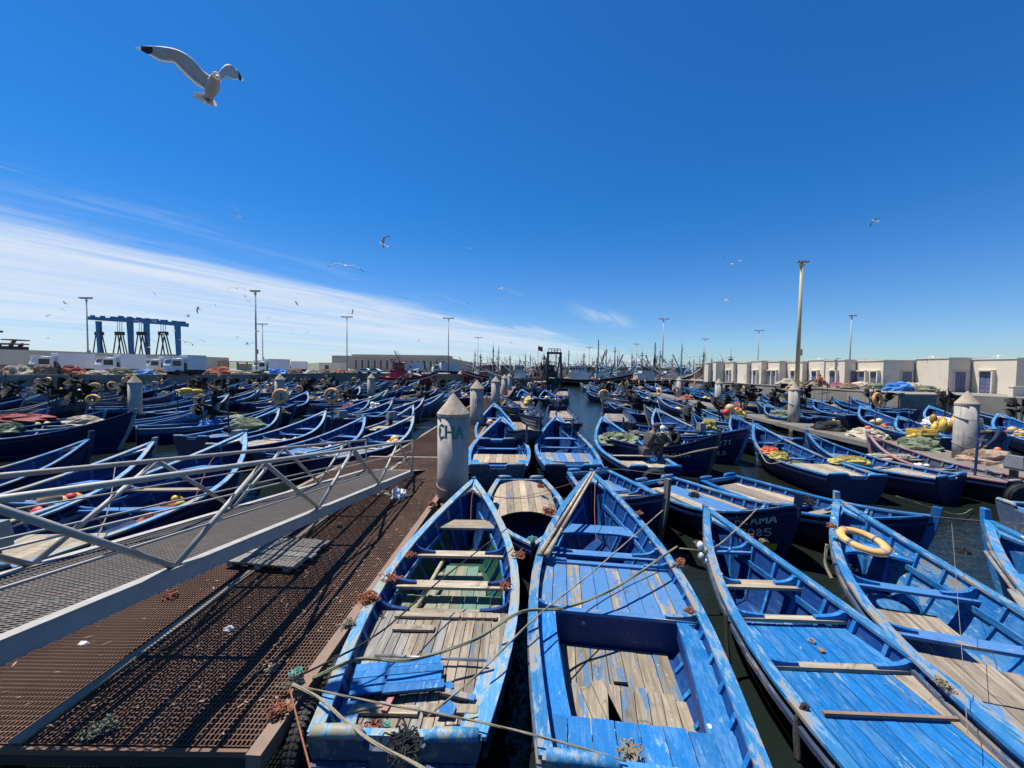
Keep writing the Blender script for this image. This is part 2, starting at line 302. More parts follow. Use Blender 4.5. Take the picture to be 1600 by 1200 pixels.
# ------------------------------------------------------------------ mesh building
class MB:
    def __init__(s): s.v = []; s.f = []
    def add(s, vs, fs):
        o = len(s.v); s.v.extend(tuple(x) for x in vs); s.f.extend(tuple(i + o for i in f) for f in fs); return s
    def box(s, c, d, rz=0.0, M=None, taper=1.0):
        x, y, z = (q / 2 for q in d); pts = []
        for k, sc in ((-1, 1.0), (1, taper)):
            for i, j in ((-1, -1), (1, -1), (1, 1), (-1, 1)): pts.append(Vector((i * x * sc, j * y * sc, k * z)))
        if M is not None: pts = [M @ q for q in pts]
        elif rz: ro = Matrix.Rotation(rz, 3, 'Z'); pts = [ro @ q for q in pts]
        c = Vector(c)
        return s.add([q + c for q in pts], [(0, 3, 2, 1), (4, 5, 6, 7), (0, 1, 5, 4), (1, 2, 6, 5), (2, 3, 7, 6), (3, 0, 4, 7)])
    def bar(s, a, b, wd, ht, up=(0, 0, 1)):
        """rectangular bar between two points"""
        a = Vector(a); b = Vector(b); d = (b - a); L = d.length
        if L < 1e-6: return s
        d /= L; sd = d.cross(Vector(up))
        if sd.length < 1e-4: sd = d.cross(Vector((1, 0, 0)))
        sd.normalize(); u = sd.cross(d)
        sd *= wd / 2; u = u * (ht / 2)
        return s.add([a - sd - u, a + sd - u, a + sd + u, a - sd + u, b - sd - u, b + sd - u, b + sd + u, b - sd + u],
                     [(0, 3, 2, 1), (4, 5, 6, 7), (0, 1, 5, 4), (1, 2, 6, 5), (2, 3, 7, 6), (3, 0, 4, 7)])
    def tube(s, pts, r, n=6, cap=True):
        pts = [Vector(p) for p in pts]; m = len(pts); o = len(s.v)
        rs = r if isinstance(r, (list, tuple)) else [r] * m
        prev = None
        for i, p in enumerate(pts):
            d = (pts[min(i + 1, m - 1)] - pts[max(i - 1, 0)])
            if d.length < 1e-9: d = Vector((0, 0, 1))
            d.normalize()
            if prev is None:
                a = d.cross(Vector((0, 0, 1)))
                if a.length < 1e-3: a = d.cross(Vector((1, 0, 0)))
            else: a = prev - d * prev.dot(d)
            a.normalize(); prev = a; bb = d.cross(a)
            for k in range(n):
                th = 2 * math.pi * k / n
                s.v.append(tuple(p + (a * math.cos(th) + bb * math.sin(th)) * rs[i]))
        for i in range(m - 1):
            for k in range(n):
                k2 = (k + 1) % n
                s.f.append((o + i * n + k, o + i * n + k2, o + (i + 1) * n + k2, o + (i + 1) * n + k))
        if cap:
            s.f.append(tuple(o + k for k in reversed(range(n)))); s.f.append(tuple(o + (m - 1) * n + k for k in range(n)))
        return s
    def lathe(s, prof, n=16, c=(0, 0, 0)):
        o = len(s.v); c = Vector(c)
        for r, z in prof:
            for k in range(n):
                th = 2 * math.pi * k / n
                s.v.append(tuple(c + Vector((r * math.cos(th), r * math.sin(th), z))))
        for i in range(len(prof) - 1):
            for k in range(n):
                k2 = (k + 1) % n
                s.f.append((o + i * n + k, o + i * n + k2, o + (i + 1) * n + k2, o + (i + 1) * n + k))
        s.f.append(tuple(o + k for k in reversed(range(n)))); s.f.append(tuple(o + (len(prof) - 1) * n + k for k in range(n)))
        return s
    def prism(s, poly, z0, z1):
        n = len(poly)
        vs = [(x, y, z0) for x, y in poly] + [(x, y, z1) for x, y in poly]
        return s.add(vs, [tuple(reversed(range(n))), tuple(range(n, 2 * n))] + [(i, (i + 1) % n, n + (i + 1) % n, n + i) for i in range(n)])
    def slab(s, top, th, dirv=(0, 0, -1)):
        """polygon in 3D extruded"""
        n = len(top); d = Vector(dirv) * th
        return s.add([Vector(p) for p in top] + [Vector(p) + d for p in top],
                     [tuple(range(n)), tuple(reversed(range(n, 2 * n)))] + [(n + i, n + (i + 1) % n, (i + 1) % n, i) for i in range(n)])
    def grid(s, rows, close_u=False):
        o = len(s.v); m = len(rows); n = len(rows[0])
        for r in rows: s.v.extend(tuple(p) for p in r)
        for i in range(m - 1):
            for k in range(n if close_u else n - 1):
                k2 = (k + 1) % n
                s.f.append((o + i * n + k, o + i * n + k2, o + (i + 1) * n + k2, o + (i + 1) * n + k))
        return s
    def ball(s, c, r, n=10, m=6, sc=(1, 1, 1)):
        c = Vector(c); rows = []
        for i in range(m + 1):
            ph = math.pi * i / m
            rows.append([c + Vector((r * sc[0] * math.sin(ph) * math.cos(2 * math.pi * k / n), r * sc[1] * math.sin(ph) * math.sin(2 * math.pi * k / n), -r * sc[2] * math.cos(ph))) for k in range(n)])
        return s.grid(rows, True)
    def torus(s, c, Rr, r, n=20, m=8, M=None, sq=1.0):
        c = Vector(c); rows = []
        for i in range(n + 1):
            a = 2 * math.pi * i / n; row = []
            for k in range(m):
                b_ = 2 * math.pi * k / m
                q = Vector(((Rr + r * math.cos(b_)) * math.cos(a), (Rr + r * math.cos(b_)) * math.sin(a), r * sq * math.sin(b_)))
                row.append(c + (M @ q if M else q))
            rows.append(row)
        return s.grid(rows, True)
    def mesh(s, name, mat, smooth=False):
        me = bpy.data.meshes.new(name); me.from_pydata(s.v, [], s.f)
        me.materials.append(MATS[mat] if isinstance(mat, str) else mat)
        if smooth: me.polygons.foreach_set('use_smooth', [True] * len(me.polygons))
        me.update(); return me
    def build(s, name, mat, parent=None, smooth=False, label=None):
        if not s.f: return None
        return link(name, s.mesh(name, mat, smooth), parent, label)
def link(name, me, parent=None, label=None):
    o = bpy.data.objects.new(name, me); col.objects.link(o)
    if parent is not None: o.parent = parent
    if label: o['label'] = label
    return o
def empty(name, loc=(0, 0, 0), rz=0.0, sc=None):
    o = bpy.data.objects.new(name, None); col.objects.link(o); o.location = loc; o.rotation_euler = (0, 0, rz)
    o.empty_display_size = 0.2
    if sc: o.scale = sc
    return o
def tag(o, label=None, cat=None, group=None, kind=None):
    if label: o['label'] = label
    if cat: o['category'] = cat
    if group: o['group'] = group
    if kind: o['kind'] = kind
    return o
KIDS = {}
def kids(o):
    return [c for c in col.objects if c.parent == o] if o.name not in KIDS else KIDS[o.name]
def freeze(o):
    """remember a template's tree so that copying it is fast"""
    KIDS[o.name] = list(o.children)
    for c in o.children: freeze(c)
def copy_tree(o, parent=None):
    c = o.copy(); col.objects.link(c); c.parent = parent
    for ch in KIDS.get(o.name, ()): copy_tree(ch, c)
    return c
def place(o, loc, rz=0.0, sc=None):
    o.location = loc; o.rotation_euler = (0, 0, rz)
    if sc: o.scale = sc
    return o
class Stock:
    """first request hands out the thing itself, later ones copies of it"""
    def __init__(s, root): s.root = root; freeze(root); s.used = False
    def get(s):
        if not s.used: s.used = True; s.n = 0; return s.root
        return copy_tree(s.root)
# ------------------------------------------------------------------ setting: water, quays, pontoons
MB().box((0, 900, -0.3), (5000, 4200, 0.6)).build('water', 'water')['kind'] = 'structure'
def poly_solid(name, pts, z0, z1, mat, kind='structure'):
    o = MB().prism(pts, z0, z1).build(name, mat); o['kind'] = kind; return o
QZ = 2.25
quay_l = poly_solid('quay_left', [(-120, 30), (-84, 40), (-68, 51), (-49.2, 73), (-48.2, 122), (-16.5, 127), (-16.5, 190), (-320, 190), (-320, 30)], -1.5, QZ, 'quay_top')
quay_r = poly_solid('quay_right', [(39.2, 38.8), (39.6, 125), (39.6, 210), (260, 210), (260, 6), (58, 6), (46.5, 33.0), (44.8, 38.8)], -1.5, 2.0, 'quay_concrete')
quay_f = poly_solid('quay_far', [(-16.4, 150), (39.5, 150), (39.5, 200), (-16.4, 200)], -1.5, 1.9, 'quay_top')
# quay faces made of cast blocks, set slightly proud with joints between
def wall_blocks(a, b, z0, z1, parent, mat, bl=2.4, courses=2, th=0.10):
    a = Vector((*a, 0)); b = Vector((*b, 0)); d = b - a; L = d.length; d /= L; nrm = Vector((-d.y, d.x, 0)); hh = (z1 - z0) / courses
    n = max(1, int(L / bl)); rot = math.atan2(d.y, d.x); cache = {}
    for c in range(courses):
        for i in range(n + 1):
            x0 = max(0, (i - 0.5 * (c % 2)) * L / n); x1 = min(L, (i + 1 - 0.5 * (c % 2)) * L / n)
            if x1 - x0 < 0.2: continue
            key = round(x1 - x0, 2)
            if key not in cache: cache[key] = MB().box((0, 0, 0), (x1 - x0 - 0.03, th, hh - 0.03)).mesh('wall_block', mat)
            o = link('wall_block', cache[key], parent)
            p = a + d * ((x0 + x1) / 2) + nrm * (th / 2 - 0.02 + rnd.uniform(0, 0.03)); o.location = (p.x, p.y, z0 + hh * (c + 0.5)); o.rotation_euler = (0, 0, rot)
wall_blocks((39.2, 38.8), (39.35, 75), -0.6, 1.95, quay_r, 'quay_concrete')
wall_blocks((44.7, 38.8), (39.2, 38.8), -0.6, 1.95, quay_r, 'quay_concrete')
wall_blocks((58, 6), (46.5, 33.0), -0.6, 1.95, quay_r, 'quay_concrete', 2.6, 2)
MB().bar((39.3, 38.6, 2.06), (39.6, 125, 2.06), 0.5, 0.12).build('kerb', 'quay_concrete', quay_r)
MB().bar((-68.2, 51.2, 2.33), (-49.3, 73.2, 2.33), 0.5, 0.16).bar((-49.2, 73.2, 2.33), (-48.3, 121.8, 2.33), 0.5, 0.16).bar((-84, 40.1, 2.33), (-68.2, 51.2, 2.33), 0.5, 0.16).build('kerb', 'quay_concrete', quay_l)
wall_blocks((-68, 51), (-84, 40), -0.6, 2.2, quay_l, 'quay_concrete', 3.2, 2)
wall_blocks((-49.2, 73), (-68, 51), -0.6, 2.2, quay_l, 'quay_concrete', 3.2, 2)
# low land far off on the left and the far breakwater
hill = MB(); rows = []
for k in range(41):
    x = -900 + k * 30; h = 6 + 10 * noise.noise((x * 0.004, 3, 0)) + 8 * max(0, math.sin(k * 0.16))
    rows.append([(x, 900, -1), (x, 930, max(1, h)), (x, 1050, max(1, h))])
hill.grid(rows).build('hills', 'net_green')['kind'] = 'structure'

PZ = 0.70
def grate(name, x0, x1, y0, y1, slope, dx_, dy_, parent, wb=0.008, hb=0.03):
    g = MB()
    n = int((x1 - x0) / dx_)
    for i in range(n + 1):
        x = x0 + i * dx_; g.bar((x, y0, PZ - hb / 2), (x + slope * (y1 - y0), y1, PZ - hb / 2), wb, hb)
    n = int((y1 - y0) / dy_)
    for i in range(n + 1):
        y = y0 + i * dy_; o = slope * (y - y0); g.bar((x0 + o, y, PZ - hb / 2 - 0.004), (x1 + o, y, PZ - hb / 2 - 0.004), wb, hb * 0.8)
    o = g.build(name, 'bar_rust', parent); o['kind'] = 'stuff'; return o
SL = 0.042
p1 = empty('floating_pontoon', (0, 0, 0))
tag(p1, 'rust brown steel grating pontoon leading away under the gangway', 'pontoon')
grate('grating', -6.05, -2.20, 3.22, 14.0, SL, 0.040, 0.052, p1)
grate('grating', -4.50, -1.86, 14.25, 44.0, SL, 0.055, 0.11, p1)
fs = MB().slab([(-3.24, 44, PZ), (-0.6, 44, PZ), (0.66, 74, PZ), (-1.98, 74, PZ)], 0.05).build('deck_plate', 'bar_rust', p1)
def edge(x0, y0, x1, y1, wd=0.10, mat='edge_rust', z=PZ + 0.005, ht=0.06, nm='edge_beam'):
    return MB().bar((x0, y0, z - ht / 2 + 0.01), (x1, y1, z - ht / 2 + 0.01), wd, ht).build(nm, mat, p1)
edge(-2.15, 3.12, -2.15 + SL * 10.95, 14.07, 0.13, ht=0.16)
edge(-6.12, 3.12, -6.12 + SL * 10.95, 14.07, 0.13, 'strip_pale', ht=0.16)
edge(-6.05, 3.16, -2.22, 3.16, 0.03, 'bar_rust', ht=0.05); edge(-6.05, 3.20, -2.22, 3.20, 0.05, 'dark_steel', PZ - .07, ht=0.10); edge(-5.58, 14.1, -1.76, 14.1, 0.12, 'strip_pale')
edge(-4.56, 14.2, -1.98 - 0.06, 74, 0.12, 'strip_pale', ht=0.16); edge(-1.80, 14.2, 0.72, 74, 0.12, 'edge_rust', ht=0.16)
edge(-4.27, 3.2, -4.27 + SL * 10.8, 14.0, 0.11, 'strip_pale', PZ + 0.012, 0.03, 'flat_bar')
for yj in [3.6 + 1.3 * k for k in range(8)]:
    MB().bar((-6.0 + SL * (yj - 3.2), yj, PZ - 0.12), (-2.25 + SL * (yj - 3.2), yj, PZ - 0.12), 0.07, 0.12).build('joist', 'dark_steel', p1)
for i in range(5):
    for sx in (-5.2, -3.2):
        yy = 3.5 + i * 2.2; MB().tube([(sx + SL * (yy - 3), yy, 0.22), (sx + SL * (yy - 1), yy + 1.9, 0.22)], 0.30, 12).build('float', 'black_paint', p1, True)
for i in range(14):
    yy = 15 + i * 4.2; xc = -3.15 + SL * (yy - 14); MB().box((xc, yy + 1.6, 0.25), (2.1, 3.2, 0.7)).build('float', 'black_paint', p1)
# right-hand pontoon, two lengths end to end
p2 = empty('floating_pontoon', (0, 0, 0)); tag(p2, 'grey weathered pontoon running past the tall concrete piles on the right', 'pontoon')
def deck_run(a, b, wd):
    a = Vector((*a, 0)); b = Vector((*b, 0)); d = (b - a); L = d.length; d /= L; s = Vector((d.y, -d.x, 0)) * wd / 2; n = int(L / 1.6); me = None
    for i in range(n):
        q0 = a + d * (i * L / n + 0.01); q1 = a + d * ((i + 1) * L / n - 0.01)
        MB().slab([(*(q0 - s).xy, .62), (*(q0 + s).xy, .62), (*(q1 + s).xy, .62), (*(q1 - s).xy, .62)], 0.10).build('deck_panel', 'pontoon_deck', p2)
    MB().bar((*(a - s).xy, .52), (*(b - s).xy, .52), .12, .24).build('edge_beam', 'grey_wood', p2); MB().bar((*(a + s).xy, .52), (*(b + s).xy, .52), .12, .24).build('edge_beam', 'grey_wood', p2)
    m_ = MB()
    for i in range(int(L / 4)): q = a + d * (i * 4 + 2); m_.box((q.x, q.y, 0.15), (wd * .8, 2.2, 0.6), -math.atan2(d.x, d.y))
    m_.build('float', 'black_paint', p2)
deck_run((17.7, 9.0), (19.0, 26.0), 2.0); deck_run((19.0, 26.2), (22.4, 60), 1.6)

# ------------------------------------------------------------------ piles
STROKES = {
 'A': [[(0, 0), (.5, 1), (1, 0)], [(.2, .38), (.8, .38)]], 'C': [[(1, .85), (.6, 1), (.2, .85), (0, .5), (.2, .12), (.6, 0), (1, .15)]],
 'D': [[(0, 0), (0, 1), (.6, .9), (1, .5), (.6, .1), (0, 0)]], 'E': [[(1, 1), (0, 1), (0, 0), (1, 0)], [(0, .5), (.7, .5)]],
 'H': [[(0, 0), (0, 1)], [(1, 0), (1, 1)], [(0, .5), (1, .5)]], 'I': [[(.5, 0), (.5, 1)]], 'L': [[(0, 1), (0, 0), (.9, 0)]],
 'M': [[(0, 0), (.05, 1), (.5, .35), (.95, 1), (1, 0)]], 'O': [[(.5, 1), (.1, .8), (0, .5), (.1, .2), (.5, 0), (.9, .2), (1, .5), (.9, .8), (.5, 1)]],
 'S': [[(1, .88), (.6, 1), (.15, .9), (.1, .65), (.5, .5), (.9, .35), (.9, .1), (.5, 0), (0, .12)]], 'U': [[(0, 1), (0, .25), (.5, 0), (1, .25), (1, 1)]],
 'W': [[(0, 1), (.25, 0), (.5, .7), (.75, 0), (1, 1)]], 'B': [[(0, 0), (0, 1), (.7, .95), (.8, .7), (0, .52), (.9, .4), (.9, .1), (0, 0)]],
 'R': [[(0, 0), (0, 1), (.8, .9), (.8, .6), (0, .5), (.95, 0)]], 'V': [[(0, 1), (.5, 0), (1, 1)]],
 '0': [[(.5, 1), (.1, .8), (0, .5), (.1, .2), (.5, 0), (.9, .2), (1, .5), (.9, .8), (.5, 1)]], '1': [[(.2, .8), (.5, 1), (.5, 0)]],
 '2': [[(0, .8), (.4, 1), (.9, .85), (.85, .6), (0, 0), (1, 0)]], '5': [[(.95, 1), (.1, 1), (.05, .55), (.6, .62), (1, .35), (.7, .02), (0, .08)]],
 '6': [[(.9, .95), (.3, .8), (0, .3), (.4, 0), (.9, .2), (.7, .5), (.1, .4)]], '7': [[(0, 1), (1, 1), (.4, 0)]],
 '8': [[(.5, .52), (.1, .75), (.5, 1), (.9, .75), (.5, .52), (0, .22), (.5, 0), (1, .22), (.5, .52)]], '9': [[(.95, .7), (.5, 1), (.05, .75), (.4, .5), (.95, .7), (.6, 0)]],
 "'": [[(.4, 1.05), (.3, .75)]], '/': [[(0, 0), (1, 1)]], '.': [[(.4, .0), (.5, .05)]], ' ': []}
def letters(text, cw, ch, sw, fn, gap=0.35):
    """hand painted letters: strokes laid on a surface; fn(u, v) -> point just off it"""
    mb = MB(); u0 = 0.0
    for chh in text:
        jx, jy = rnd.uniform(-.03, .03) * cw, rnd.uniform(-.05, .05) * ch
        for st in STROKES.get(chh, []):
            pts = []
            for (a, b_), (c, d) in zip(st, st[1:]):
                for k in range(4): pts.append((a + (c - a) * k / 4, b_ + (d - b_) * k / 4))
            pts.append(st[-1]); pts = [(u0 + x * cw + jx, y * ch + jy) for x, y in pts]; rows = []
            for i, (x, y) in enumerate(pts):
                x1, y1 = pts[min(i + 1, len(pts) - 1)]; x2, y2 = pts[max(i - 1, 0)]; l = math.hypot(x1 - x2, y1 - y2) or 1
                nx, ny = -(y1 - y2) / l * sw / 2, (x1 - x2) / l * sw / 2; f_ = rnd.uniform(.8, 1.15)
                rows.append([fn(x + nx * f_, y + ny * f_), fn(x - nx * f_, y - ny * f_)])
            mb.grid(rows)
        u0 += cw * (1 + gap)
    return mb
def pile(x, y, label, r=0.40, text=None, base=0.0, ring=None):
    o = empty('concrete_pile', (x, y, 0)); tag(o, label, 'pile', 'concrete mooring piles')
    MB().lathe([(r, -1.0), (r, 0.62)], 28).build('tide_band', 'tide_band', o, True)
    MB().lathe([(r * 1.004, 0.62), (r * 1.004, 1.3), (r, 1.32), (r, 2.83)], 28).build('shaft', 'concrete_pile', o, True)
    c = MB().lathe([(r * 1.04, 2.78), (r * 1.05, 2.86), (r * 0.70, 3.03), (0.02, 3.36)], 28).build('cone_cap', 'cone_cap', o)
    if text:
        tx, ang, zc, ch = text
        fn = lambda u, v: Vector(((r + .006) * math.cos(ang + u / r), (r + .006) * math.sin(ang + u / r), zc + v))
        letters(tx, ch * .55, ch, ch * .20, fn, .28).build('painted_letters', 'letter_teal', o)
    if ring:
        for za in ring:
            MB().tube([((r + .012) * math.cos(q), (r + .012) * math.sin(q), za + .10 * math.sin(q)) for q in [2 * math.pi * k / 24 for k in range(25)]], .014, 5).build('rope_turn', 'rope_tan', o)
    return o
pile(-1.50, 9.85, 'nearest big concrete pile with teal letters and rust streaked cone cap', text=('CHA', R(-142), 2.24, 0.34), ring=(1.05,))
pile(-2.06, 22.6, 'second concrete pile along the rusty pontoon with faint letters', text=('IA', R(-105), 2.0, 0.3))
pile(-1.50, 35.5, 'third concrete pile along the rusty pontoon')
pile(-0.95, 49.0, 'fourth concrete pile along the rusty pontoon')
pile(-0.42, 61.0, 'farthest concrete pile at the end of the rusty pontoon')
pile(18.3, 15.4, 'thick concrete pile at right with two rope turns around it', r=0.34, ring=(2.3, 1.2))
pile(19.3, 26.2, 'concrete pile right of centre in front of the grey quay wall', r=.33, ring=(1.9,))
pile(20.8, 38.6, 'slim distant pile among floats left of the tall lamp post', r=.34)
pile(21.8, 50.0, 'smallest distant pile in front of the moored trawlers on the right', r=.34)
pile(-24.2, 24.6, 'lone concrete pile standing among the boats on the left', r=.34)
for px, lb in ((437, 'cap of a far pile near the left lamp post'), (580, 'far pile left of the red boat')):
    q = P(px, 592 if px == 437 else 590, 2.9); pile(q.x, q.y, lb)

# ------------------------------------------------------------------ boats
class Hull:
    def __init__(s, L, B, gs, gm, gb, ws=0.76, k=-0.22, tm=0.42, p0=0.34, rake=0.10, bowp=2.1):
        s.L, s.B, s.gs, s.gm, s.gb, s.ws, s.k, s.tm, s.p0, s.rake, s.bowp = L, B, gs, gm, gb, ws, k, tm, p0, rake, bowp
    def w(s, t):
        if t < s.tm: f = s.ws + (1 - s.ws) * math.sin(math.pi / 2 * t / s.tm)
        else: f = 1 - ((t - s.tm) / (1 - s.tm)) ** s.bowp
        return max(0.0, f) * s.B / 2
    def g(s, t):
        if t < 0.35: return s.gm + (s.gs - s.gm) * ((0.35 - t) / 0.35) ** 2
        return s.gm + (s.gb - s.gm) * ((t - 0.35) / 0.65) ** 2.3
    def p(s, t): return s.p0 + 0.42 * max(0, (t - 0.5) / 0.5) ** 1.6
    def sm(s, t): return max(0, (t - 0.55) / 0.45) ** 2
    def pt(s, t, q, side, off=0.0):
        x = s.w(t) * (max(q, 1e-4) ** s.p(t)) + off
        return Vector((side * max(0.0, x), s.L * (t - s.rake * s.sm(t) * max(0, 1 - q) ** 1.4), s.k + (s.g(t) - s.k) * q))
    def hw(s, t, z):
        q = min(1, max(0.001, (z - s.k) / (s.g(t) - s.k))); return max(0, s.w(t) * q ** s.p(t) - 0.03)
TS = [0, .06, .13, .2, .28, .36, .44, .52, .6, .67, .74, .8, .85, .9, .94, .97, 1.0]
def strake_mb(h, q0, q1, side, ts=TS, lap=0.014, th=0.026, mb=None):
    rows = []
    for t_ in ts:
        a = h.pt(t_, q0, side, lap); b_ = h.pt(t_, q1, side, 0.0)
        ai = h.pt(t_, q0, side, -th); bi = h.pt(t_, q1, side, -th)
        rows.append([a, b_, bi, ai] if side > 0 else [b_, a, ai, bi])
    return (mb or MB()).grid(rows, True)
def sheer_mb(h, side, xi, xo, z0, z1, ts=TS, mb=None, t0=0.0, t1=1.0):
    rows = []
    for t_ in ts:
        if t_ < t0 - 1e-6 or t_ > t1 + 1e-6: continue
        wd = h.w(t_); g = h.g(t_); y = h.L * t_; xo_ = wd + xo; xi_ = max(0.0, wd - xi)
        if t_ >= 0.999: xo_ = xo * .6; y += xo * 0.8
        jz = 0.006 * noise.noise((t_ * 9, side * 5, h.L * 3))
        r = [(side * xi_, y, g + z0 + jz), (side * xo_, y, g + z0 + jz), (side * xo_, y, g + z1 + jz), (side * xi_, y, g + z1 + jz)]
        rows.append(r if side > 0 else r[::-1])
    mb = (mb or MB()).grid(rows, True)
    o = len(mb.v); n = len(rows)
    mb.f.append((o - 4 * n + 3, o - 4 * n + 2, o - 4 * n + 1, o - 4 * n)); mb.f.append((o - 4, o - 3, o - 2, o - 1))
    return mb
def plank_mb(h, xa, xb, t0, t1, z, th=0.03, marg=0.02, mb=None):
    """fore and aft plank clipped to the hull side; None when nothing is left"""
    L_, R_ = [], []; n = 5
    for i in range(n + 1):
        t_ = t0 + (t1 - t0) * i / n; hw = h.hw(t_, z) - marg
        a, b_ = max(xa, -hw), min(xb, hw)
        if b_ - a < 0.015: continue
        L_.append((a, h.L * t_, z)); R_.append((b_, h.L * t_, z))
    if len(L_) < 2: return None
    mb = mb or MB()
    return mb.slab(R_ + L_[::-1], th) if True else None
def thwart_mb(h, t_, z, wd, th=0.045, arch=0.0, mb=None):
    d = wd / h.L / 2; a = h.hw(t_ - d, z) - 0.0; b_ = h.hw(t_ + d, z) - 0.0
    y0, y1 = h.L * (t_ - d), h.L * (t_ + d)
    if arch: top = [(-a, y0 - arch, z), (-a * .5, y0, z), (a * .5, y0, z), (a, y0 - arch, z), (b_, y1, z), (-b_, y1, z)]
    else: top = [(-a, y0, z), (a, y0, z), (b_, y1, z), (-b_, y1, z)]
    return (mb or MB()).slab(top, th)
def knee_mb(h, t_, z, side, ln=0.36, th=0.06, mb=None):
    xg = h.w(t_) - 0.05; xh = h.hw(t_, z); top = h.g(t_) - 0.01; y = h.L * t_
    prof = [(xh, z), (xh - ln, z), (xh - ln, z + 0.035)]
    for k in range(1, 6):
        a = math.pi / 2 * k / 5
        prof.append((xh - ln + (ln - 0.07 + xg - xh) * math.sin(a), z + 0.035 + (top - z - 0.035) * (1 - math.cos(a))))
    prof.append((xg, top))
    pts = [(side * x, y - th / 2, zz) for x, zz in prof]
    if side < 0: pts = pts[::-1]
    return (mb or MB()).slab(pts[::-1], th, (0, 1, 0))
def rib_mb(h, t_, side, q0=0.18, mb=None, wd=0.055, dp=0.045):
    rows = []
    for i in range(7):
        q = q0 + (0.97 - q0) * i / 6; a = h.pt(t_, q, side, -0.026); b_ = h.pt(t_, q, side, -0.026 - dp)
        e = Vector((0, wd / 2, 0)); r = [a - e, a + e, b_ + e, b_ - e]
        rows.append(r if side < 0 else r[::-1])
    mb = (mb or MB()).grid(rows, True); o = len(mb.v); mb.f.append((o - 4, o - 3, o - 2, o - 1)); return mb
def stringer_mb(h, side, q, t0, t1, ht=0.09, th=0.03, dp=0.072, mb=None, n=9):
    rows = []
    for i in range(n):
        t_ = t0 + (t1 - t0) * i / (n - 1); a = h.pt(t_, q, side, -dp); b_ = h.pt(t_, q, side, -dp - th); e = Vector((0, 0, ht / 2))
        r = [a - e, a + e, b_ + e, b_ - e]; rows.append(r if side > 0 else r[::-1])
    return (mb or MB()).grid(rows, True)
def transom_mb(h, notch=0.12, th=0.06, y=0.0, lift=0.06, mb=None):
    wd = h.w(0) + 0.012; g = h.g(0); n = 24; top = []; bot = []
    for i in range(n + 1):
        x = -wd + 2 * wd * i / n; ax = abs(x) / wd
        z = h.k + (g - h.k) * ax ** (1 / h.p(0)); q = min(1, max(0, (abs(x) - 0.20) / 0.14)); q = q * q * (3 - 2 * q)
        zt = g + lift - notch * (1 - q)
        bot.append((x, z)); top.append((x, max(z + .005, zt)))
    mb = mb or MB(); rows = []
    for (x, zb), (_, zt) in zip(bot, top): rows.append([(x, y - th, zb), (x, y - th, zt), (x, y, zt), (x, y, zb)])
    mb.grid([r[::-1] for r in rows], True); return mb
def floor_mb(h, z, t0=0.01, t1=0.93, mb=None, n=12):
    L_, R_ = [], []
    for i in range(n + 1):
        t_ = t0 + (t1 - t0) * i / n; q = max(0.001, (z - h.k) / (h.g(t_) - h.k)); hw = h.w(t_) * q ** h.p(t_) - .005
        y = h.L * (t_ - h.rake * h.sm(t_) * max(0, 1 - q) ** 1.4)
        L_.append((-hw, y, z)); R_.append((hw, y, z))
    return (mb or MB()).slab(R_ + L_[::-1], 0.03)
def hook_mb(h, t0=0.90, z=0.0, th=0.05, mb=None):
    a = []
    for t_ in (t0, .94, .97, .995): a.append((h.w(t_) - .05, h.L * t_, h.g(t_) + z))
    a = [(max(0.004, x), y, zz) for x, y, zz in a]; mid = (0, h.L * (t0 + 0.055), h.g(t0 + .04) + z)
    top = [mid] + a + [(-x, y, zz) for x, y, zz in a[::-1]]
    n = len(top); mb = mb or MB(); d = Vector((0, 0, -th))
    fs = [(0, i, i + 1) for i in range(1, n - 1)]; o = [tuple(n + i for i in reversed(f)) for f in fs]
    return mb.add([Vector(p) for p in top] + [Vector(p) + d for p in top], fs + o + [(n + i, n + (i + 1) % n, (i + 1) % n, i) for i in range(n)])
def stem_mb(h, up=0.05, wd=0.09, mb=None):
    pts = [h.pt(1.0, q, 1) for q in (0.05, .2, .4, .6, .8, 1.0)]; mb = mb or MB(); rows = []
    pts = [p + Vector((0, 0.03, 0)) for p in pts]; pts.append(pts[-1] + Vector((0, 0.02, up)))
    for i, p in enumerate(pts):
        a = wd / 2; r = [p + Vector((-a, -.06, 0)), p + Vector((a, -.06, 0)), p + Vector((a * .7, .07, 0)), p + Vector((-a * .7, .07, 0))]
        rows.append(r)
    mb.grid(rows, True); o = len(mb.v); mb.f.append((o - 4, o - 3, o - 2, o - 1)); return mb

BOATS = []
def boat_root(name, stern, bow, label, group, cat='boat'):
    BOATS.append((Vector(stern), Vector(bow), label)); s = Vector((stern[0], stern[1], 0)); b_ = Vector((bow[0], bow[1], 0)); d = b_ - s
    o = empty(name, s, -math.atan2(d.x, d.y)); tag(o, label, cat, group); return o, d.length

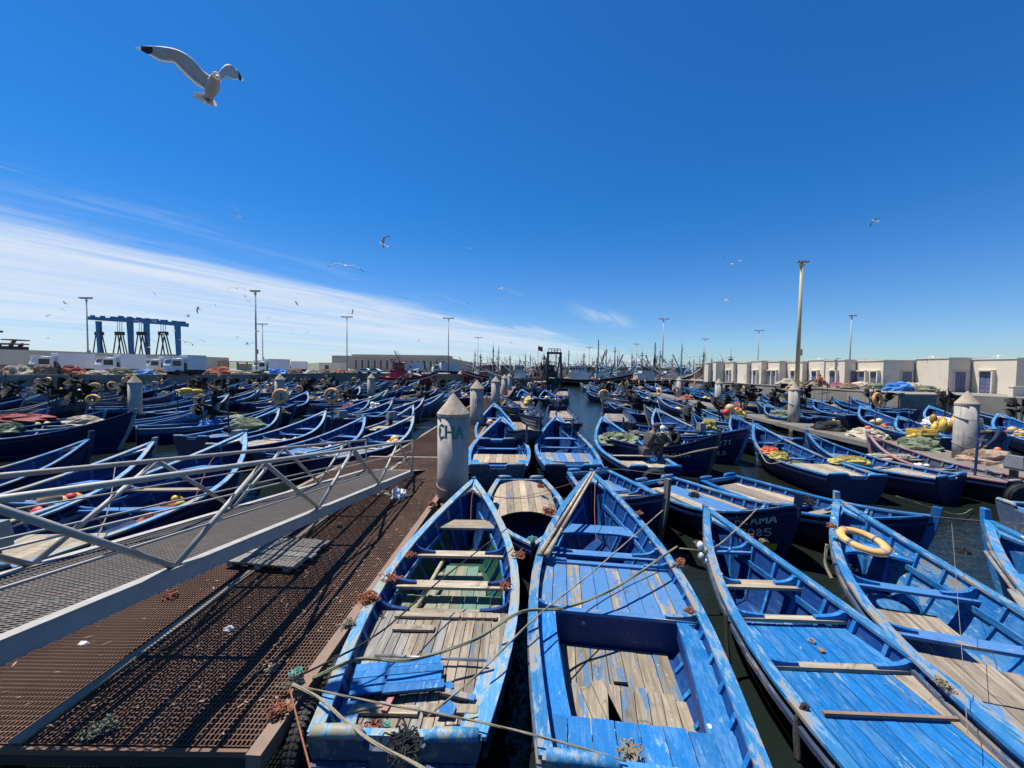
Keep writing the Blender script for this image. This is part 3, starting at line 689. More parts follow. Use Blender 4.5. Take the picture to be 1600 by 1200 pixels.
def base_boat(o, h, lod, pal, post=0.06, notch=0.12, rib_n=13, floor_z=0.10):
    """the shell every boat shares. pal: hull, inner, cap, rub, stem, transom, rib, floor"""
    if lod >= 2:
        qs = [0.0, .30, .48, .62, .75, .87, 1.0]
        for sd in (1, -1):
            for a, b_ in zip(qs, qs[1:]): strake_mb(h, a, b_ + .01, sd).build('hull_plank', pal['inner'] if False else pal['hull'] if b_ < .7 else pal['top'], o)
    else:
        mb = MB(); mt = MB()
        for sd in (1, -1):
            for a, b_ in zip([0, .30, .55, .76], [.30, .55, .76, 1.0]): strake_mb(h, a, b_ + .01, sd, TS if lod else TS[::2], mb=(mt if b_ > .9 else mb))
        mb.build('hull', pal['hull'], o); mt.build('sheer_plank', pal['top'], o)
    # inner lining just inside the planking
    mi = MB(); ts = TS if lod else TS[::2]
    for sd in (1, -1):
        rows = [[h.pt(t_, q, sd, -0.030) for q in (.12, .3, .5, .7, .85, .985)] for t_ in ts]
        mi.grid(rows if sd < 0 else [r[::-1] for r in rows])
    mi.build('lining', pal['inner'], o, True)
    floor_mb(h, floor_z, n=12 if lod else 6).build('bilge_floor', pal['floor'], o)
    for sd in (1, -1):
        sheer_mb(h, sd, 0.085, 0.045, -0.005, 0.035, ts).build('gunwale', pal['cap'], o)
        if lod: sheer_mb(h, sd, -0.012, 0.055, -0.16, -0.10, ts).build('rub_rail', pal['rub'], o)
    transom_mb(h, notch).build('transom', pal['transom'], o)
    if lod: MB().bar((-h.w(0) * .93, .03, h.g(0) - .02), (h.w(0) * .93, .03, h.g(0) - .02), .07, .09).build('transom_beam', pal['cap'], o)
    if lod:
        for sd in (1, -1):
            xa, xb = .27, h.w(0) - .02; z_ = h.g(0) + .075
            MB().tube([(sd * xa, -.03, z_ - .05), (sd * (xa + .06), -.03, z_), (sd * (xa + xb) / 2, -.03, z_ + .004), (sd * xb, -.03, z_)], [.035, .05, .055, .05], 8).build('transom_cap', pal['cap'], o, True)
    stem_mb(h, post).build('stem_post', pal['stem'], o)
    hook_mb(h, z=-0.012).build('breasthook', pal['cap'], o)
    if lod >= 2:
        for i in range(rib_n):
            t_ = .05 + .86 * i / (rib_n - 1)
            for sd in (1, -1): rib_mb(h, t_, sd).build('rib', pal['rib'], o)
    elif lod == 1:
        mr = MB()
        for i in range(rib_n):
            t_ = .05 + .86 * i / (rib_n - 1)
            for sd in (1, -1): rib_mb(h, t_, sd, .4, mr)
        mr.build('ribs', pal['rib'], o)['kind'] = 'stuff'
    if lod:
        for sd in (1, -1):
            stringer_mb(h, sd, .74, .10, .90).build('stringer', pal['rib'], o)
def bench(o, h, t_, dz, wd, mat, kmat=None, arch=0.0, ln=0.36, th=0.045):
    z = h.g(t_) - dz; thwart_mb(h, t_, z, wd, th, arch).build('thwart', mat, o)
    if kmat:
        for sd in (1, -1): knee_mb(h, t_, z + .002, sd, ln).build('knee', kmat, o)
def deck(o, h, t0, t1, z, n, mat, beams=(), bmat='blue_paint', gap=.011, jit=.005, name='deck_plank', marg=.02, xlim=None):
    hwm = max(h.hw(t0, z), h.hw((t0 + t1) / 2, z), h.hw(t1, z)); lo, hi = (-hwm, hwm) if xlim is None else xlim; wd = (hi - lo) / n
    for i in range(n):
        a = lo + i * wd; jz = rnd.uniform(-jit, jit)
        e0, e1 = rnd.uniform(0, .004), rnd.uniform(0, .004)
        mb = plank_mb(h, a + gap / 2, a + wd - gap / 2, t0 + e0, t1 - e1, z + jz, .028, marg)
        if mb: mb.build(name, mat if isinstance(mat, str) else rnd.choice(mat), o)
    for tb in beams:
        thwart_mb(h, tb, z - .032, .09, .06).build('deck_beam', bmat, o)
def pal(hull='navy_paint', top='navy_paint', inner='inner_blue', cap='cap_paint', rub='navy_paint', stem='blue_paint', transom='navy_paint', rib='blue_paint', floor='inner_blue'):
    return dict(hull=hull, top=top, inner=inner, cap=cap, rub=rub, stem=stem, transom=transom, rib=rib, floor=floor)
def hull_text(o, h, text, side, t0, q, ch, mat='letter_white', name='painted_letters', cw=None):
    """letters on the outside of a hull, reading aft to bow on the starboard side and the other way on the port side"""
    cw = cw or ch * .62; tot = len(text) * cw * 1.35
    def fn(u, v):
        uu = u if side > 0 else tot - u
        t_ = t0 + uu / h.L; hh = h.g(t_) - h.k; p_ = h.pt(min(t_, .985), q + v / hh, side, 0.016)
        e = (h.pt(min(t_, .985), q + v / hh, side) - h.pt(min(t_ + .01, .99), q + v / hh, side)); return p_ + Vector((side * .012, 0, 0))
    return letters(text, cw, ch, ch * .17, fn).build(name, mat, o)
# ------------------------------------------------------------------ gangway
gw = empty('gangway', (0, 0, 0)); tag(gw, 'galvanized steel gangway with mesh deck and truss railings sloping down to the pontoon', 'gangway')
def GP(y, side, up=0.0):            # side 0 = left edge of the deck, 1 = right edge
    xr = -3.470 + 0.0445 * y; return Vector((xr - 1.40 * (1 - side), y, 2.50 - 0.1395 * y + up))
Y0, Y1 = -0.6, 11.45
for sd in (0, 1):
    MB().bar(GP(Y0, sd, -.06), GP(Y1, sd, -.06), .06, .17).build('side_beam', 'gang_beam', gw)
    e = .05 if sd == 0 else -.05
    MB().bar(GP(Y0, sd, .028), GP(Y1, sd, .028), .10, .012).build('beam_flange', 'galvanized', gw)
    MB().tube([GP(Y0, sd, .96), GP(Y1, sd, .92)], .030, 10).build('top_rail', 'galvanized', gw, True)
    MB().tube([GP(Y0, sd, .36), GP(Y1, sd, .34)], .014, 8).build('mid_rail', 'galvanized', gw, True)
    MB().tube([GP(Y0, sd, .62), GP(Y1, sd, .60)], .010, 8).build('cable', 'galvanized', gw, True)
    nb = [1.13, 3.71, 6.29, 8.87, 11.38]; nt = [-.2, 2.42, 5.0, 7.58, 10.2]
    for i, yb in enumerate(nb):
        for yt in (nt[i], nt[i + 1] if i + 1 < len(nt) else None):
            if yt is None: continue
            MB().tube([GP(yb, sd, .03), GP(yt, sd, .94)], .030, 8).build('brace', 'galvanized', gw, True)
    MB().tube([GP(Y1, sd, -.02), GP(Y1, sd, .93)], .022, 8).build('end_post', 'galvanized', gw, True)
    MB().tube([GP(Y1, sd, -.10), GP(Y1 - .02, sd, 0) * 1 - Vector((0, 0, .30))], .03, 8).build('end_leg', 'dark_steel', gw, True)
for k in range(9):
    y = .4 + k * 1.35; MB().bar(GP(y, 0, -.05), GP(y, 1, -.05), .05, .06).build('cross_member', 'gang_beam', gw)
for f_ in (.33, .66):
    MB().bar(GP(Y0, f_, -.05), GP(Y1, f_, -.05), .04, .05).build('stringer', 'gang_beam', gw)
mb = MB(); W_ = 1.34; n = int((Y1 - Y0) / .040)
for fam in (1, -1):
    for i in range(-11, n + 11):
        ya = Y0 + i * .040; yb = ya + .40 * 1
        a0, b0 = (0.02, .98) if fam > 0 else (.98, 0.02)
        y0_, y1_ = max(Y0, ya), min(Y1, yb)
        if y1_ - y0_ < .02: continue
        fa = a0 + (b0 - a0) * (y0_ - ya) / (yb - ya); fb = a0 + (b0 - a0) * (y1_ - ya) / (yb - ya)
        mb.bar(GP(y0_, fa, .012 + .002 * fam), GP(y1_, fb, .012 + .002 * fam), .011, .006)
mb.build('deck_mesh', 'gang_mesh', gw)['kind'] = 'stuff'
MB().slab([GP(Y1 + .01, 0, .0), GP(Y1 + .01, 1, .0), Vector((-2.75, 12.3, .715)), Vector((-4.35, 12.3, .715))], .012).build('toe_plate', 'edge_rust', gw)
MB().tube([GP(11.2, .1, -.22), GP(11.2, .9, -.22)], .10, 12).build('roller', 'dark_steel', gw, True)

# ------------------------------------------------------------------ the five boats in front
GN = 'nearest row of moored boats'
# 1: grey planked deck beside the pontoon
o, L = boat_root('fishing_boat', (-0.97, 3.22), (-0.88, 9.05), 'blue boat with bare grey plank deck and loose boards beside the pontoon', GN)
B1, h = o, Hull(L, 2.08, .78, .68, 1.36, ws=.71); H1 = h
base_boat(o, h, 2, pal(top='blue_paint', inner='inner_blue', cap='cap_pale', transom='slate_paint', floor='green_paint', rub='black_paint'), .05)
mi = MB()
for sd in (1, -1):
    rows = [[h.pt(t_, q, sd, -0.034) for q in (.12, .3, .5, .66)] for t_ in (.36, .45, .55, .65, .75, .82)]
    mi.grid(rows if sd < 0 else [r[::-1] for r in rows])
mi.build('green_lining', 'green_paint', o)
bench(o, h, .80, .20, .42, 'bench_wood', None); bench(o, h, .635, .17, .20, 'bench_wood', 'inner_blue'); bench(o, h, .485, .16, .20, 'bench_wood', 'inner_blue')
bench(o, h, .375, .18, .12, 'bench_wood', 'inner_blue', ln=.42)
deck(o, h, .035, .372, .52, 16, ['deck_wood', 'deck_wood', 'grey_wood', 'deck_wood'], jit=.006)
for xx, y_, ln in ((-.25, .52, .62), (.38, .55, .55), (-.32, 1.75, .55), (-.2, 2.02, .9), (.52, 2.02, .5)):
    MB().box((xx, y_, .548), (ln, .10, .03)).build('cleat_board', 'deck_wood' if ln < .6 else 'bench_wood', o)
for sd in (1, -1): sheer_mb(h, sd, .30, -.10, -.21, -.18, mb=None, t0=0, t1=.37).build('side_deck', 'cap_pale', o)
deck(o, h, .385, .50, .30, 8, 'floor_green', name='floor_board'); deck(o, h, .50, .70, .18, 7, 'floor_green', name='floor_board', marg=.18)
MB().tube([(-.48, L * .42, .36), (-.30, L * .63, .50)], .035, 8).build('stretcher', 'pale_wood', o, True)
for sd in (1, -1): MB().bar((sd * .22, -.10, .58), (sd * .70, -.10, .58), .05, .11).build('rub_block', 'slate_paint', o)
MB().bar((-.75, -.03, .36), (.75, -.03, .36), .12, .05).build('step', 'old_post', o)
# 2: open hold and two poles over the bow
o, L = boat_root('fishing_boat', (1.17, 2.92), (2.06, 9.72), 'bright blue boat with deep open hold and two poles over its bow', GN)
B2, h = o, Hull(L, 2.34, .80, .70, 1.40, ws=.75); H2 = h
base_boat(o, h, 2, pal(top='blue_paint', inner='inner_blue', cap='cap_paint', transom='blue_paint', rub='slate_paint', rib='bright_blue_paint'), .06, rib_n=15)
bench(o, h, .74, .25, .40, 'bench_blue', None, arch=.10); bench(o, h, .60, .18, .20, 'bench_blue', 'blue_paint', ln=.42)
deck(o, h, .345, .535, .60, 10, 'deck_wood_blue', jit=.005)
bench(o, h, .345, .10, .10, 'bench_blue', 'blue_paint', ln=.4); bench(o, h, .535, .10, .10, 'bench_blue', 'blue_paint', ln=.4)
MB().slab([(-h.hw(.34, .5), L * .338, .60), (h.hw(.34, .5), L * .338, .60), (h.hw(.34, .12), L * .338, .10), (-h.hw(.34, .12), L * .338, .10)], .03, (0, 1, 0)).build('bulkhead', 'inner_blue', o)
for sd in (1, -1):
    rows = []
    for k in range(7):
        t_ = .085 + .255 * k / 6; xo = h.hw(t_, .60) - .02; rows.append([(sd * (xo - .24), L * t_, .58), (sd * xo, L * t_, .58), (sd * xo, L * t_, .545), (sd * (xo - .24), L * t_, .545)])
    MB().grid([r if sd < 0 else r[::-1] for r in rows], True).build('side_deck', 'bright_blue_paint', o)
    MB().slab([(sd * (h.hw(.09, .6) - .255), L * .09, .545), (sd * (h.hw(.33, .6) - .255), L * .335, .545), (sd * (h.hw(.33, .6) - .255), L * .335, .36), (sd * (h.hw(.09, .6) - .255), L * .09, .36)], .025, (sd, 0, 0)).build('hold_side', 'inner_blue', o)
deck(o, h, .012, .098, .60, 8, 'bright_blue_paint', marg=.01)
deck(o, h, .10, .215, .135, 5, 'floor_wood', name='floor_board', xlim=(-.62, .16)); deck(o, h, .125, .225, .15, 4, 'floor_wood', name='floor_board', xlim=(.2, .72)); deck(o, h, .215, .335, .14, 7, 'floor_wood', name='floor_board', xlim=(-.75, .70))
for sx, n_, th_ in ((-.36, 4, .30), (.26, 5, -.08)):
    for k in range(n_):
        q = Matrix.Rotation(th_, 3, 'Z') @ Vector(((k - n_ / 2) * .155, 0, 0)); MB().box((sx + q.x, L * .185 + q.y, .18), (.145, .62 + rnd.uniform(-.1, .06), .026), th_).build('floor_board', 'floor_wood', o)
MB().box((-.02, L * .255, .19), (.16, .22, .03), .05).build('floor_board', 'floor_wood', o)
# 3: solid blue deck
o, L = boat_root('fishing_boat', (3.70, 1.05), (3.93, 7.62), 'blue boat decked with solid bright blue planks and rusty iron bar', GN)
B3, h = o, Hull(L, 1.86, .78, .68, 1.26, ws=.80, tm=.40); H3 = h
base_boat(o, h, 2, pal(top='black_paint', inner='inner_blue', cap='cap_paint', transom='blue_paint', rub='slate_paint', rib='bright_blue_paint'), .04, rib_n=15)
bench(o, h, .86, .16, .20, 'bench_blue', 'bright_blue_paint', ln=.3); bench(o, h, .735, .15, .22, 'bench_wood', 'bright_blue_paint', ln=.32)
deck(o, h, .03, .50, .55, 11, 'bright_blue_paint', jit=.003); deck(o, h, .505, .625, .55, 10, 'bright_blue_paint', jit=.003)
bench(o, h, .625, .12, .10, 'bench_wood', 'bright_blue_paint', ln=.4); bench(o, h, .502, .105, .09, 'bench_wood', 'bright_blue_paint', ln=.4)
deck(o, h, .63, .73, .22, 8, 'deck_wood_blue', name='floor_board')
rows = [[(h.hw(t_, .55) - .26, L * t_, .572), (h.hw(t_, .55) - .02, L * t_, .572), (h.hw(t_, .55) - .02, L * t_, .552), (h.hw(t_, .55) - .26, L * t_, .552)] for t_ in (.05, .15, .25, .35, .45, .49)]
MB().grid([r[::-1] for r in rows], True).build('bare_side_plank', 'deck_wood', o, label='bare brown plank along the right side of the blue deck')
MB().bar((-.62, L * .405, .585), (.80, L * .405, .585), .035, .03).build('iron_bar', 'edge_rust', o)
MB().torus((.05, L * .57, .575), .035, .01, 12, 6).box((.05, L * .545, .57), (.06, .07, .015)).build('ring_bolt', 'edge_rust', o)
# 4: boat with the lifebuoy
o, L = boat_root('fishing_boat', (4.98, 1.75), (6.84, 7.95), 'blue boat with worn white stem carrying the orange lifebuoy', GN)
B4, h = o, Hull(L, 2.06, .80, .72, 1.36, ws=.78); H4 = h
base_boat(o, h, 2, pal(top='blue_paint', inner='blue_paint', cap='cap_paint', transom='navy_paint', rub='slate_paint', stem='cap_pale', rib='bright_blue_paint', floor='blue_paint'), .16, rib_n=15)
bench(o, h, .84, .26, .46, 'bright_blue_paint', None, arch=.14); bench(o, h, .66, .17, .20, 'bench_blue', 'bright_blue_paint', ln=.4); bench(o, h, .49, .15, .20, 'bench_blue', 'bright_blue_paint', ln=.4)
deck(o, h, .55, .65, .34, 5, 'deck_wood', name='floor_board', xlim=(-.75, .30)); deck(o, h, .36, .475, .40, 5, 'deck_wood', name='floor_board', xlim=(-.85, .15)); deck(o, h, .40, .47, .36, 1, 'deck_wood', name='floor_board', xlim=(.22, .40))
deck(o, h, .02, .33, .52, 11, ['deck_wood', 'grey_wood', 'deck_wood_blue'], beams=(.33,))
# 5: at the right edge, oars inside
o, L = boat_root('fishing_boat', (6.75, .75), (8.62, 6.85), 'blue boat cut by the right edge with grey oars inside', GN)
B5, h = o, Hull(L, 2.05, .80, .72, 1.38, ws=.78); H5 = h
base_boat(o, h, 2, pal(top='blue_paint', inner='blue_paint', cap='cap_paint', stem='bright_blue_paint', rub='slate_paint', rib='bright_blue_paint'), .20)
bench(o, h, .83, .22, .34, 'bench_blue', None, arch=.1); bench(o, h, .66, .17, .2, 'bench_blue', 'bright_blue_paint'); deck(o, h, .02, .5, .5, 9, 'deck_wood_blue', beams=(.5,))

# ------------------------------------------------------------------ boats of the second row, each with its own look
def mid(stern, bow, label, B=2.2, gs=.9, gm=.82, gb=1.65, group='second row of moored boats', p_=None, post=.12, benches=((.78, 'bench_blue', .1), (.62, 'bench_blue', 0), (.47, 'bench_wood', 0)), dk=(.03, .36, .62, 8, ['deck_wood']), lod=1, ws=.78, rib_n=11, hold=None, **kw):
    o, L = boat_root('fishing_boat', stern, bow, label, group); h = Hull(L, B, gs, gm, gb, ws=ws, **kw)
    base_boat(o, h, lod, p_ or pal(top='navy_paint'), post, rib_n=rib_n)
    for t_, m_, ar in benches: bench(o, h, t_, .17 + (.08 if ar else 0), .34 if ar else .2, m_, None if ar else 'blue_paint', ar)
    if dk:
        deck(o, h, *dk[:5], beams=(dk[1],))
    if hold:
        t0, t1, z, n_, m_ = hold; deck(o, h, t0, t1, z, n_, m_, name='floor_board')
    return o, h
px = lambda x, y, z=1.65: tuple(P(x, y, z).xy)
A, hA = mid((-.42, 12.1), px(784, 651), 'blue boat with grey transom moored just beyond the lettered pile', B=2.3, p_=pal(top='blue_paint', cap='cap_paint', transom='slate_paint', rib='bright_blue_paint'), dk=(.22, .42, .66, 9, ['bench_wood', 'pale_wood']), benches=((.75, 'bench_blue', .15), (.55, 'bench_blue', 0)))
for sd in (1, -1): sheer_mb(hA, sd, .36, -.06, -.07, -.04, t0=0, t1=.22).build('side_deck', 'bright_blue_paint', A)
A2, hA2 = mid((2.02, 12.2), px(869, 649), 'blue boat with silvery worn midship deck, middle of the three behind', B=2.3, p_=pal(top='blue_paint', cap='cap_paint', transom='black_paint', rib='bright_blue_paint', stem='cap_pale'), dk=(.22, .42, .66, 8, ['grey_wood', 'deck_wood_blue']), benches=((.74, 'bench_blue', .15), (.54, 'bench_blue', 0)), post=.2)
for sd in (1, -1): sheer_mb(hA2, sd, .36, -.06, -.07, -.04, t0=0, t1=.22).build('side_deck', 'cap_paint', A2)
A3, hA3 = mid((4.62, 12.15), px(941, 651), 'blue boat with pale tan stern deck and nets, left of the seated men', B=2.1, p_=pal(top='blue_paint', cap='cap_paint', rib='bright_blue_paint', stem='cap_pale'), dk=(.02, .27, .66, 7, ['pale_wood', 'bench_wood']), benches=((.62, 'bench_blue', 0), (.40, 'bench_wood', 0)), post=.16)
E1, hE = mid((.30, 11.3), (.42, 6.9), 'small boat with domed pale plank cover wedged between the two front bows', B=1.9, gs=.72, gm=.66, gb=.78, p_=pal(top='blue_paint', cap='cap_pale', stem='black_paint'), dk=None, benches=((.3, 'bench_blue', 0),), ws=.72)
for i in range(9):                    # the domed cover
    x0 = -.78 + i * .175; rows = []
    for k in range(6):
        t_ = .05 + .50 * k / 5; row = []
        for xx in (x0, x0 + .168): row.append((xx, hE.L * t_, .80 - .22 * (xx / .8) ** 2 - .10 * ((t_ - .22) / .3) ** 2))
        rows.append([row[1], row[0], Vector(row[0]) - Vector((0, 0, .03)), Vector(row[1]) - Vector((0, 0, .03))])
    MB().grid(rows, True).build('cover_plank', rnd.choice(['pale_wood', 'bench_wood', 'deck_wood']), E1)
F1, hF = mid((2.45, 12.0), (3.30, 8.05), 'dark blue boat nosing in beside the big open boat, tall stem post', B=1.75, gs=.8, gm=.76, gb=1.42, p_=pal(top='navy_paint', cap='cap_paint', stem='old_post'), post=.32, dk=(.02, .3, .55, 6, ['deck_wood_blue']), benches=((.62, 'bench_blue', 0), (.42, 'bench_wood', 0)))
G1, hG = mid((4.30, 11.3), (5.86, 7.78), 'boat lettered ALAMA 2085 on its dark bow', B=1.85, gs=.75, gm=.72, gb=1.28, p_=pal(top='navy_paint', cap='cap_paint', stem='navy_paint'), post=.26, dk=(.02, .60, .58, 8, ['deck_wood_blue', 'deck_wood_blue', 'bench_wood']), benches=((.72, 'bench_blue', 0),), bowp=3.2)
hull_text(G1, hG, 'ALAMA', 1, .785, .77, .18, cw=.098); hull_text(G1, hG, '2085', 1, .805, .55, .17, cw=.098); hull_text(G1, hG, 'L.C', -1, .80, .70, .13); hull_text(G1, hG, '2085', -1, .78, .48, .13)
rows = [[hG.pt(t_, .30, 1, .022), hG.pt(t_, .42, 1, .022)] for t_ in (.55, .65, .75, .85, .92, .97)]
MB().grid(rows).build('painted_band', 'letter_yellow', G1)
MB().bar((.30, .3, .615), (.45, 2.6, .615), .09, .03).build('loose_plank', 'pale_wood', G1)
G2, hG2 = mid((6.35, 11.6), (8.20, 7.35), 'boat lettered S lying behind the lifebuoy boat', B=1.9, gs=.75, gm=.72, gb=1.25, p_=pal(top='navy_paint', cap='bright_blue_paint', stem='blue_paint'), post=.2, dk=(.02, .45, .58, 8, ['deck_wood', 'bench_wood']), benches=((.72, 'bench_blue', 0), (.56, 'bench_wood', 0)), bowp=2.5)
hull_text(G2, hG2, 'S', 1, .78, .60, .2)
# boats across the strip of water on the right
RG = 'boats tied along the right pontoon'
R1, hR1 = mid((10.75, 11.8), px(1178, 661), 'blue boat across the water with plank stern deck and dark transom', group=RG, B=2.15, gs=.80, gm=.74, dk=(.01, .40, .64, 9, ['bench_wood', 'deck_wood', 'grey_wood']), benches=((.80, 'bench_blue', 0), (.55, 'bench_blue', 0)), p_=pal(cap='cap_paint', rib='bright_blue_paint'))
R2, hR2 = mid((13.75, 11.9), px(1262, 671), 'blue boat carrying a yellow bundle, second along the right pontoon', group=RG, B=2.0, gb=1.5, gs=.80, gm=.74, dk=(.02, .40, .62, 8, ['grey_wood', 'bench_wood']), p_=pal(cap='cap_paint', rib='bright_blue_paint'))
R3, hR3 = mid((15.75, 11.6), px(1358, 677, 1.5), 'dark worn boat with pinkish stem against the right pontoon', group=RG, B=1.9, gb=1.45, gs=.75, gm=.70, dk=(.02, .40, .58, 8, ['grey_wood', 'old_post']), p_=pal(top='black_paint', hull='black_paint', inner='slate_paint', cap='pink_paint', rib='slate_paint', stem='pink_paint', floor='slate_paint', transom='black_paint'), benches=((.7, 'grey_wood', 0), (.5, 'grey_wood', 0)))
X1, hX1 = mid((12.5, 9.15), (17.2, 7.9), 'boat with pale worn gunwale cut by the right edge below the dark stern', group=RG, B=1.9, gs=.72, gm=.68, gb=1.3, p_=pal(top='slate_paint', hull='black_paint', cap='cap_pale', transom='slate_paint'))
D1, hD1 = mid((4.9, 17.4), px(1122, 673, 1.75), 'navy boat with lettered side where the men sit working', B=2.4, gs=1.0, gm=.95, gb=1.6, group=RG, post=.2, dk=None, p_=pal(cap='navy_paint', stem='old_post'), bowp=2.6)
hull_text(D1, hD1, '7/18CC', 1, .62, .66, .17); hull_text(D1, hD1, 'OUBADDI', 1, .34, .60, .15, 'spar_grey')
D2, hD2 = mid((6.2, 20.6), px(1170, 664, 1.75), 'navy boat lettered 1271 with stem toward the strip of water', B=2.3, gs=1.0, gm=.95, gb=1.6, group=RG, p_=pal(cap='blue_paint'), bowp=2.6)
hull_text(D2, hD2, '1271', 1, .80, .66, .22); hull_text(D2, hD2, "W'OLD", 1, .76, .36, .2)
V1, hV1 = mid(px(1097, 683, .85), px(1025, 638), 'blue boat with pale gunwale and rope slung along its side, right of the channel', group=RG, B=2.3, p_=pal(cap='cap_pale', rib='bright_blue_paint'), dk=(.25, .48, .66, 7, ['pale_wood', 'bench_wood']))
V2, hV2 = mid(px(1158, 677, .85), px(1083, 646), 'blue boat with a yellow net heap in its bow', group=RG, B=2.2, p_=pal(cap='cap_paint', rib='bright_blue_paint'), dk=(.02, .34, .66, 7, ['grey_wood', 'bench_wood']))
V3, hV3 = mid(px(1228, 690, .85), px(1143, 648), 'dark boat with bundles of floats and black flags in its bow', group=RG, B=2.2, p_=pal(cap='cap_paint', top='black_paint'), dk=(.02, .4, .66, 7, ['grey_wood', 'old_post']))
RB = 'boats between the right pontoon and the quay wall'
for bw, st, lb in (((1345, 634), (1452, 683), 'blue boat with deep bow lying beside the lifebuoy pole'), ((1404, 650), (1508, 690), 'narrow blue boat with frayed grey stem before the quay corner'),
                   ((1452, 634), (1530, 672), 'blue boat with amber floats piled in its bow, left of the thick pile'), ((1560, 646), (1680, 700), 'blue boat at the far right below the quay wall'),
                   ((1272, 624), (1345, 652), 'blue boat with rust red ring under the protruding quay wall'), ((1195, 632), (1262, 655), 'blue boat half hidden by the pile right of centre')):
    mid(px(*st, .85), px(*bw, 1.5), lb, group=RB, B=2.2, gb=1.5, p_=pal(top='blue_paint', cap='cap_paint', rib='bright_blue_paint', hull='slate_paint'), rib_n=9)
# left side, moored to the pontoon
LG = 'boats moored left of the rusty pontoon'
L1, hL1 = mid((-8.3, 5.4), px(383, 676, 1.8), 'large blue boat with pale stem lying close behind the gangway', group=LG, B=2.7, gs=1.0, gm=.9, gb=1.8, p_=pal(top='navy_paint', cap='cap_pale', stem='cap_pale', inner='inner_blue'), dk=(.02, .30, .62, 9, ['grey_wood', 'bench_wood']), benches=((.80, 'bench_blue', .2), (.60, 'bench_wood', 0), (.44, 'bench_blue', 0)), post=.1)
for k in range(4): MB().box((.15 + k * .2, hL1.L * .36, .40 + .01 * (k % 2)), (.18, .75, .03), .15).build('floor_board', 'teal_paint', L1)
L2, hL2 = mid((-10.9, 4.6), px(240, 690, 1.7), 'blue boat with pale curved stem second behind the gangway', group=LG, B=2.3, gb=1.7, p_=pal(top='navy_paint', cap='cap_pale', stem='cap_pale'))
L2b, hL2b = mid((-14.6, 6.5), px(140, 686, 1.7), 'navy boat lettered 70 at the left behind the railing', group=LG, B=2.2, gb=1.7, post=.25, p_=pal(top='navy_paint', cap='cap_paint', stem='navy_paint'))
hull_text(L2b, hL2b, '70', 1, .86, .62, .24)
L3, hL3 = mid((-24.5, 15.2), px(210, 642, 1.8), 'big navy boat with pale upswept bow in front of the lone left pile', group=LG, B=2.5, gs=.9, gm=.85, gb=1.8, p_=pal(top='navy_paint', cap='cap_pale', stem='cap_pale'), dk=(.05, .5, .7, 8, ['bench_wood', 'deck_wood_blue']))
for bw, st, lb, cp in (((646, 650), (492, 716), 'blue boat with grey engine in its bow, nearest left of the pontoon', 'cap_pale'), ((570, 651), (425, 713), 'blue boat with pale plank stern deck, second left of the pontoon', 'cap_paint'),
                   ((509, 642), (352, 700), 'blue boat with green net on deck, third left of the pontoon', 'cap_pale'), ((436, 638), (300, 686), 'blue boat with a blue tarp in its bow, left of the two lifebuoy poles', 'cap_paint'),
                   ((662, 622), (560, 652), 'blue boat with white sacks nosing at the pontoon edge', 'cap_pale'), ((613, 626), (520, 655), 'blue boat under the small red float pole', 'cap_paint'), ((562, 604), (505, 628), 'blue boat with three clear thwarts tilted toward the viewer', 'cap_pale'),
                   ((357, 616), (222, 648), 'long navy boat broadside with white upswept bow left of centre', 'cap_pale'), ((480, 612), (420, 640), 'blue boat just left of the clear thwart boat', 'cap_paint')):
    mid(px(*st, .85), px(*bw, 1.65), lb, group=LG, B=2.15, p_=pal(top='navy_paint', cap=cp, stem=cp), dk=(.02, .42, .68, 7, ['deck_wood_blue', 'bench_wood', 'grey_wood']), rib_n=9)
# around the near end of the channel
CG = 'boats at the near end of the channel'
mid(px(776, 690, .85), px(772, 631, 1.6), 'blue boat with a bright blue tarp just beyond the second pile', group=CG, B=2.1, p_=pal(top='blue_paint', cap='cap_paint'))
for bw, st, lb, tx in (((823, 676), (815, 652), 'black stemmed boat lettered CH pointing at the viewer', 'CH'), ((895, 666), (872, 636), 'dark boat with post pointing at the viewer between two blue bows', None), ((974, 664), (958, 640), 'dark boat pointing at the viewer right of the net boat', None),
                   ((845, 655), (802, 622), 'dark boat with white striped bow under a bunch of floats', 'stripe'), ((812, 640), (770, 616), 'dark boat with yellow striped bow beside the pontoon', 'stripe_y'), ((866, 628), (880, 608), 'dark navy boat pointing at the viewer at the left of the channel', None)):
    o, h = mid(px(*st, .9), px(*bw, 1.4), lb, group=CG, B=2.1, gb=1.5, gs=.95, gm=.9, p_=pal(top='black_paint', hull='black_paint', cap='navy_paint', stem='slate_paint', inner='slate_paint'), post=.28, bowp=2.6, rib_n=7)
    if tx == 'CH': hull_text(o, h, 'CH', -1, .80, .60, .3)
    elif tx:
        for q in (.55, .68, .80):
            for sd in (1, -1): MB().grid([[h.pt(t_, q, sd, .022), h.pt(t_, q + .05, sd, .022)] for t_ in (.5, .6, .7, .8, .88, .94, .97)]).build('painted_stripe', 'letter_white' if tx == 'stripe' else 'letter_yellow', o)
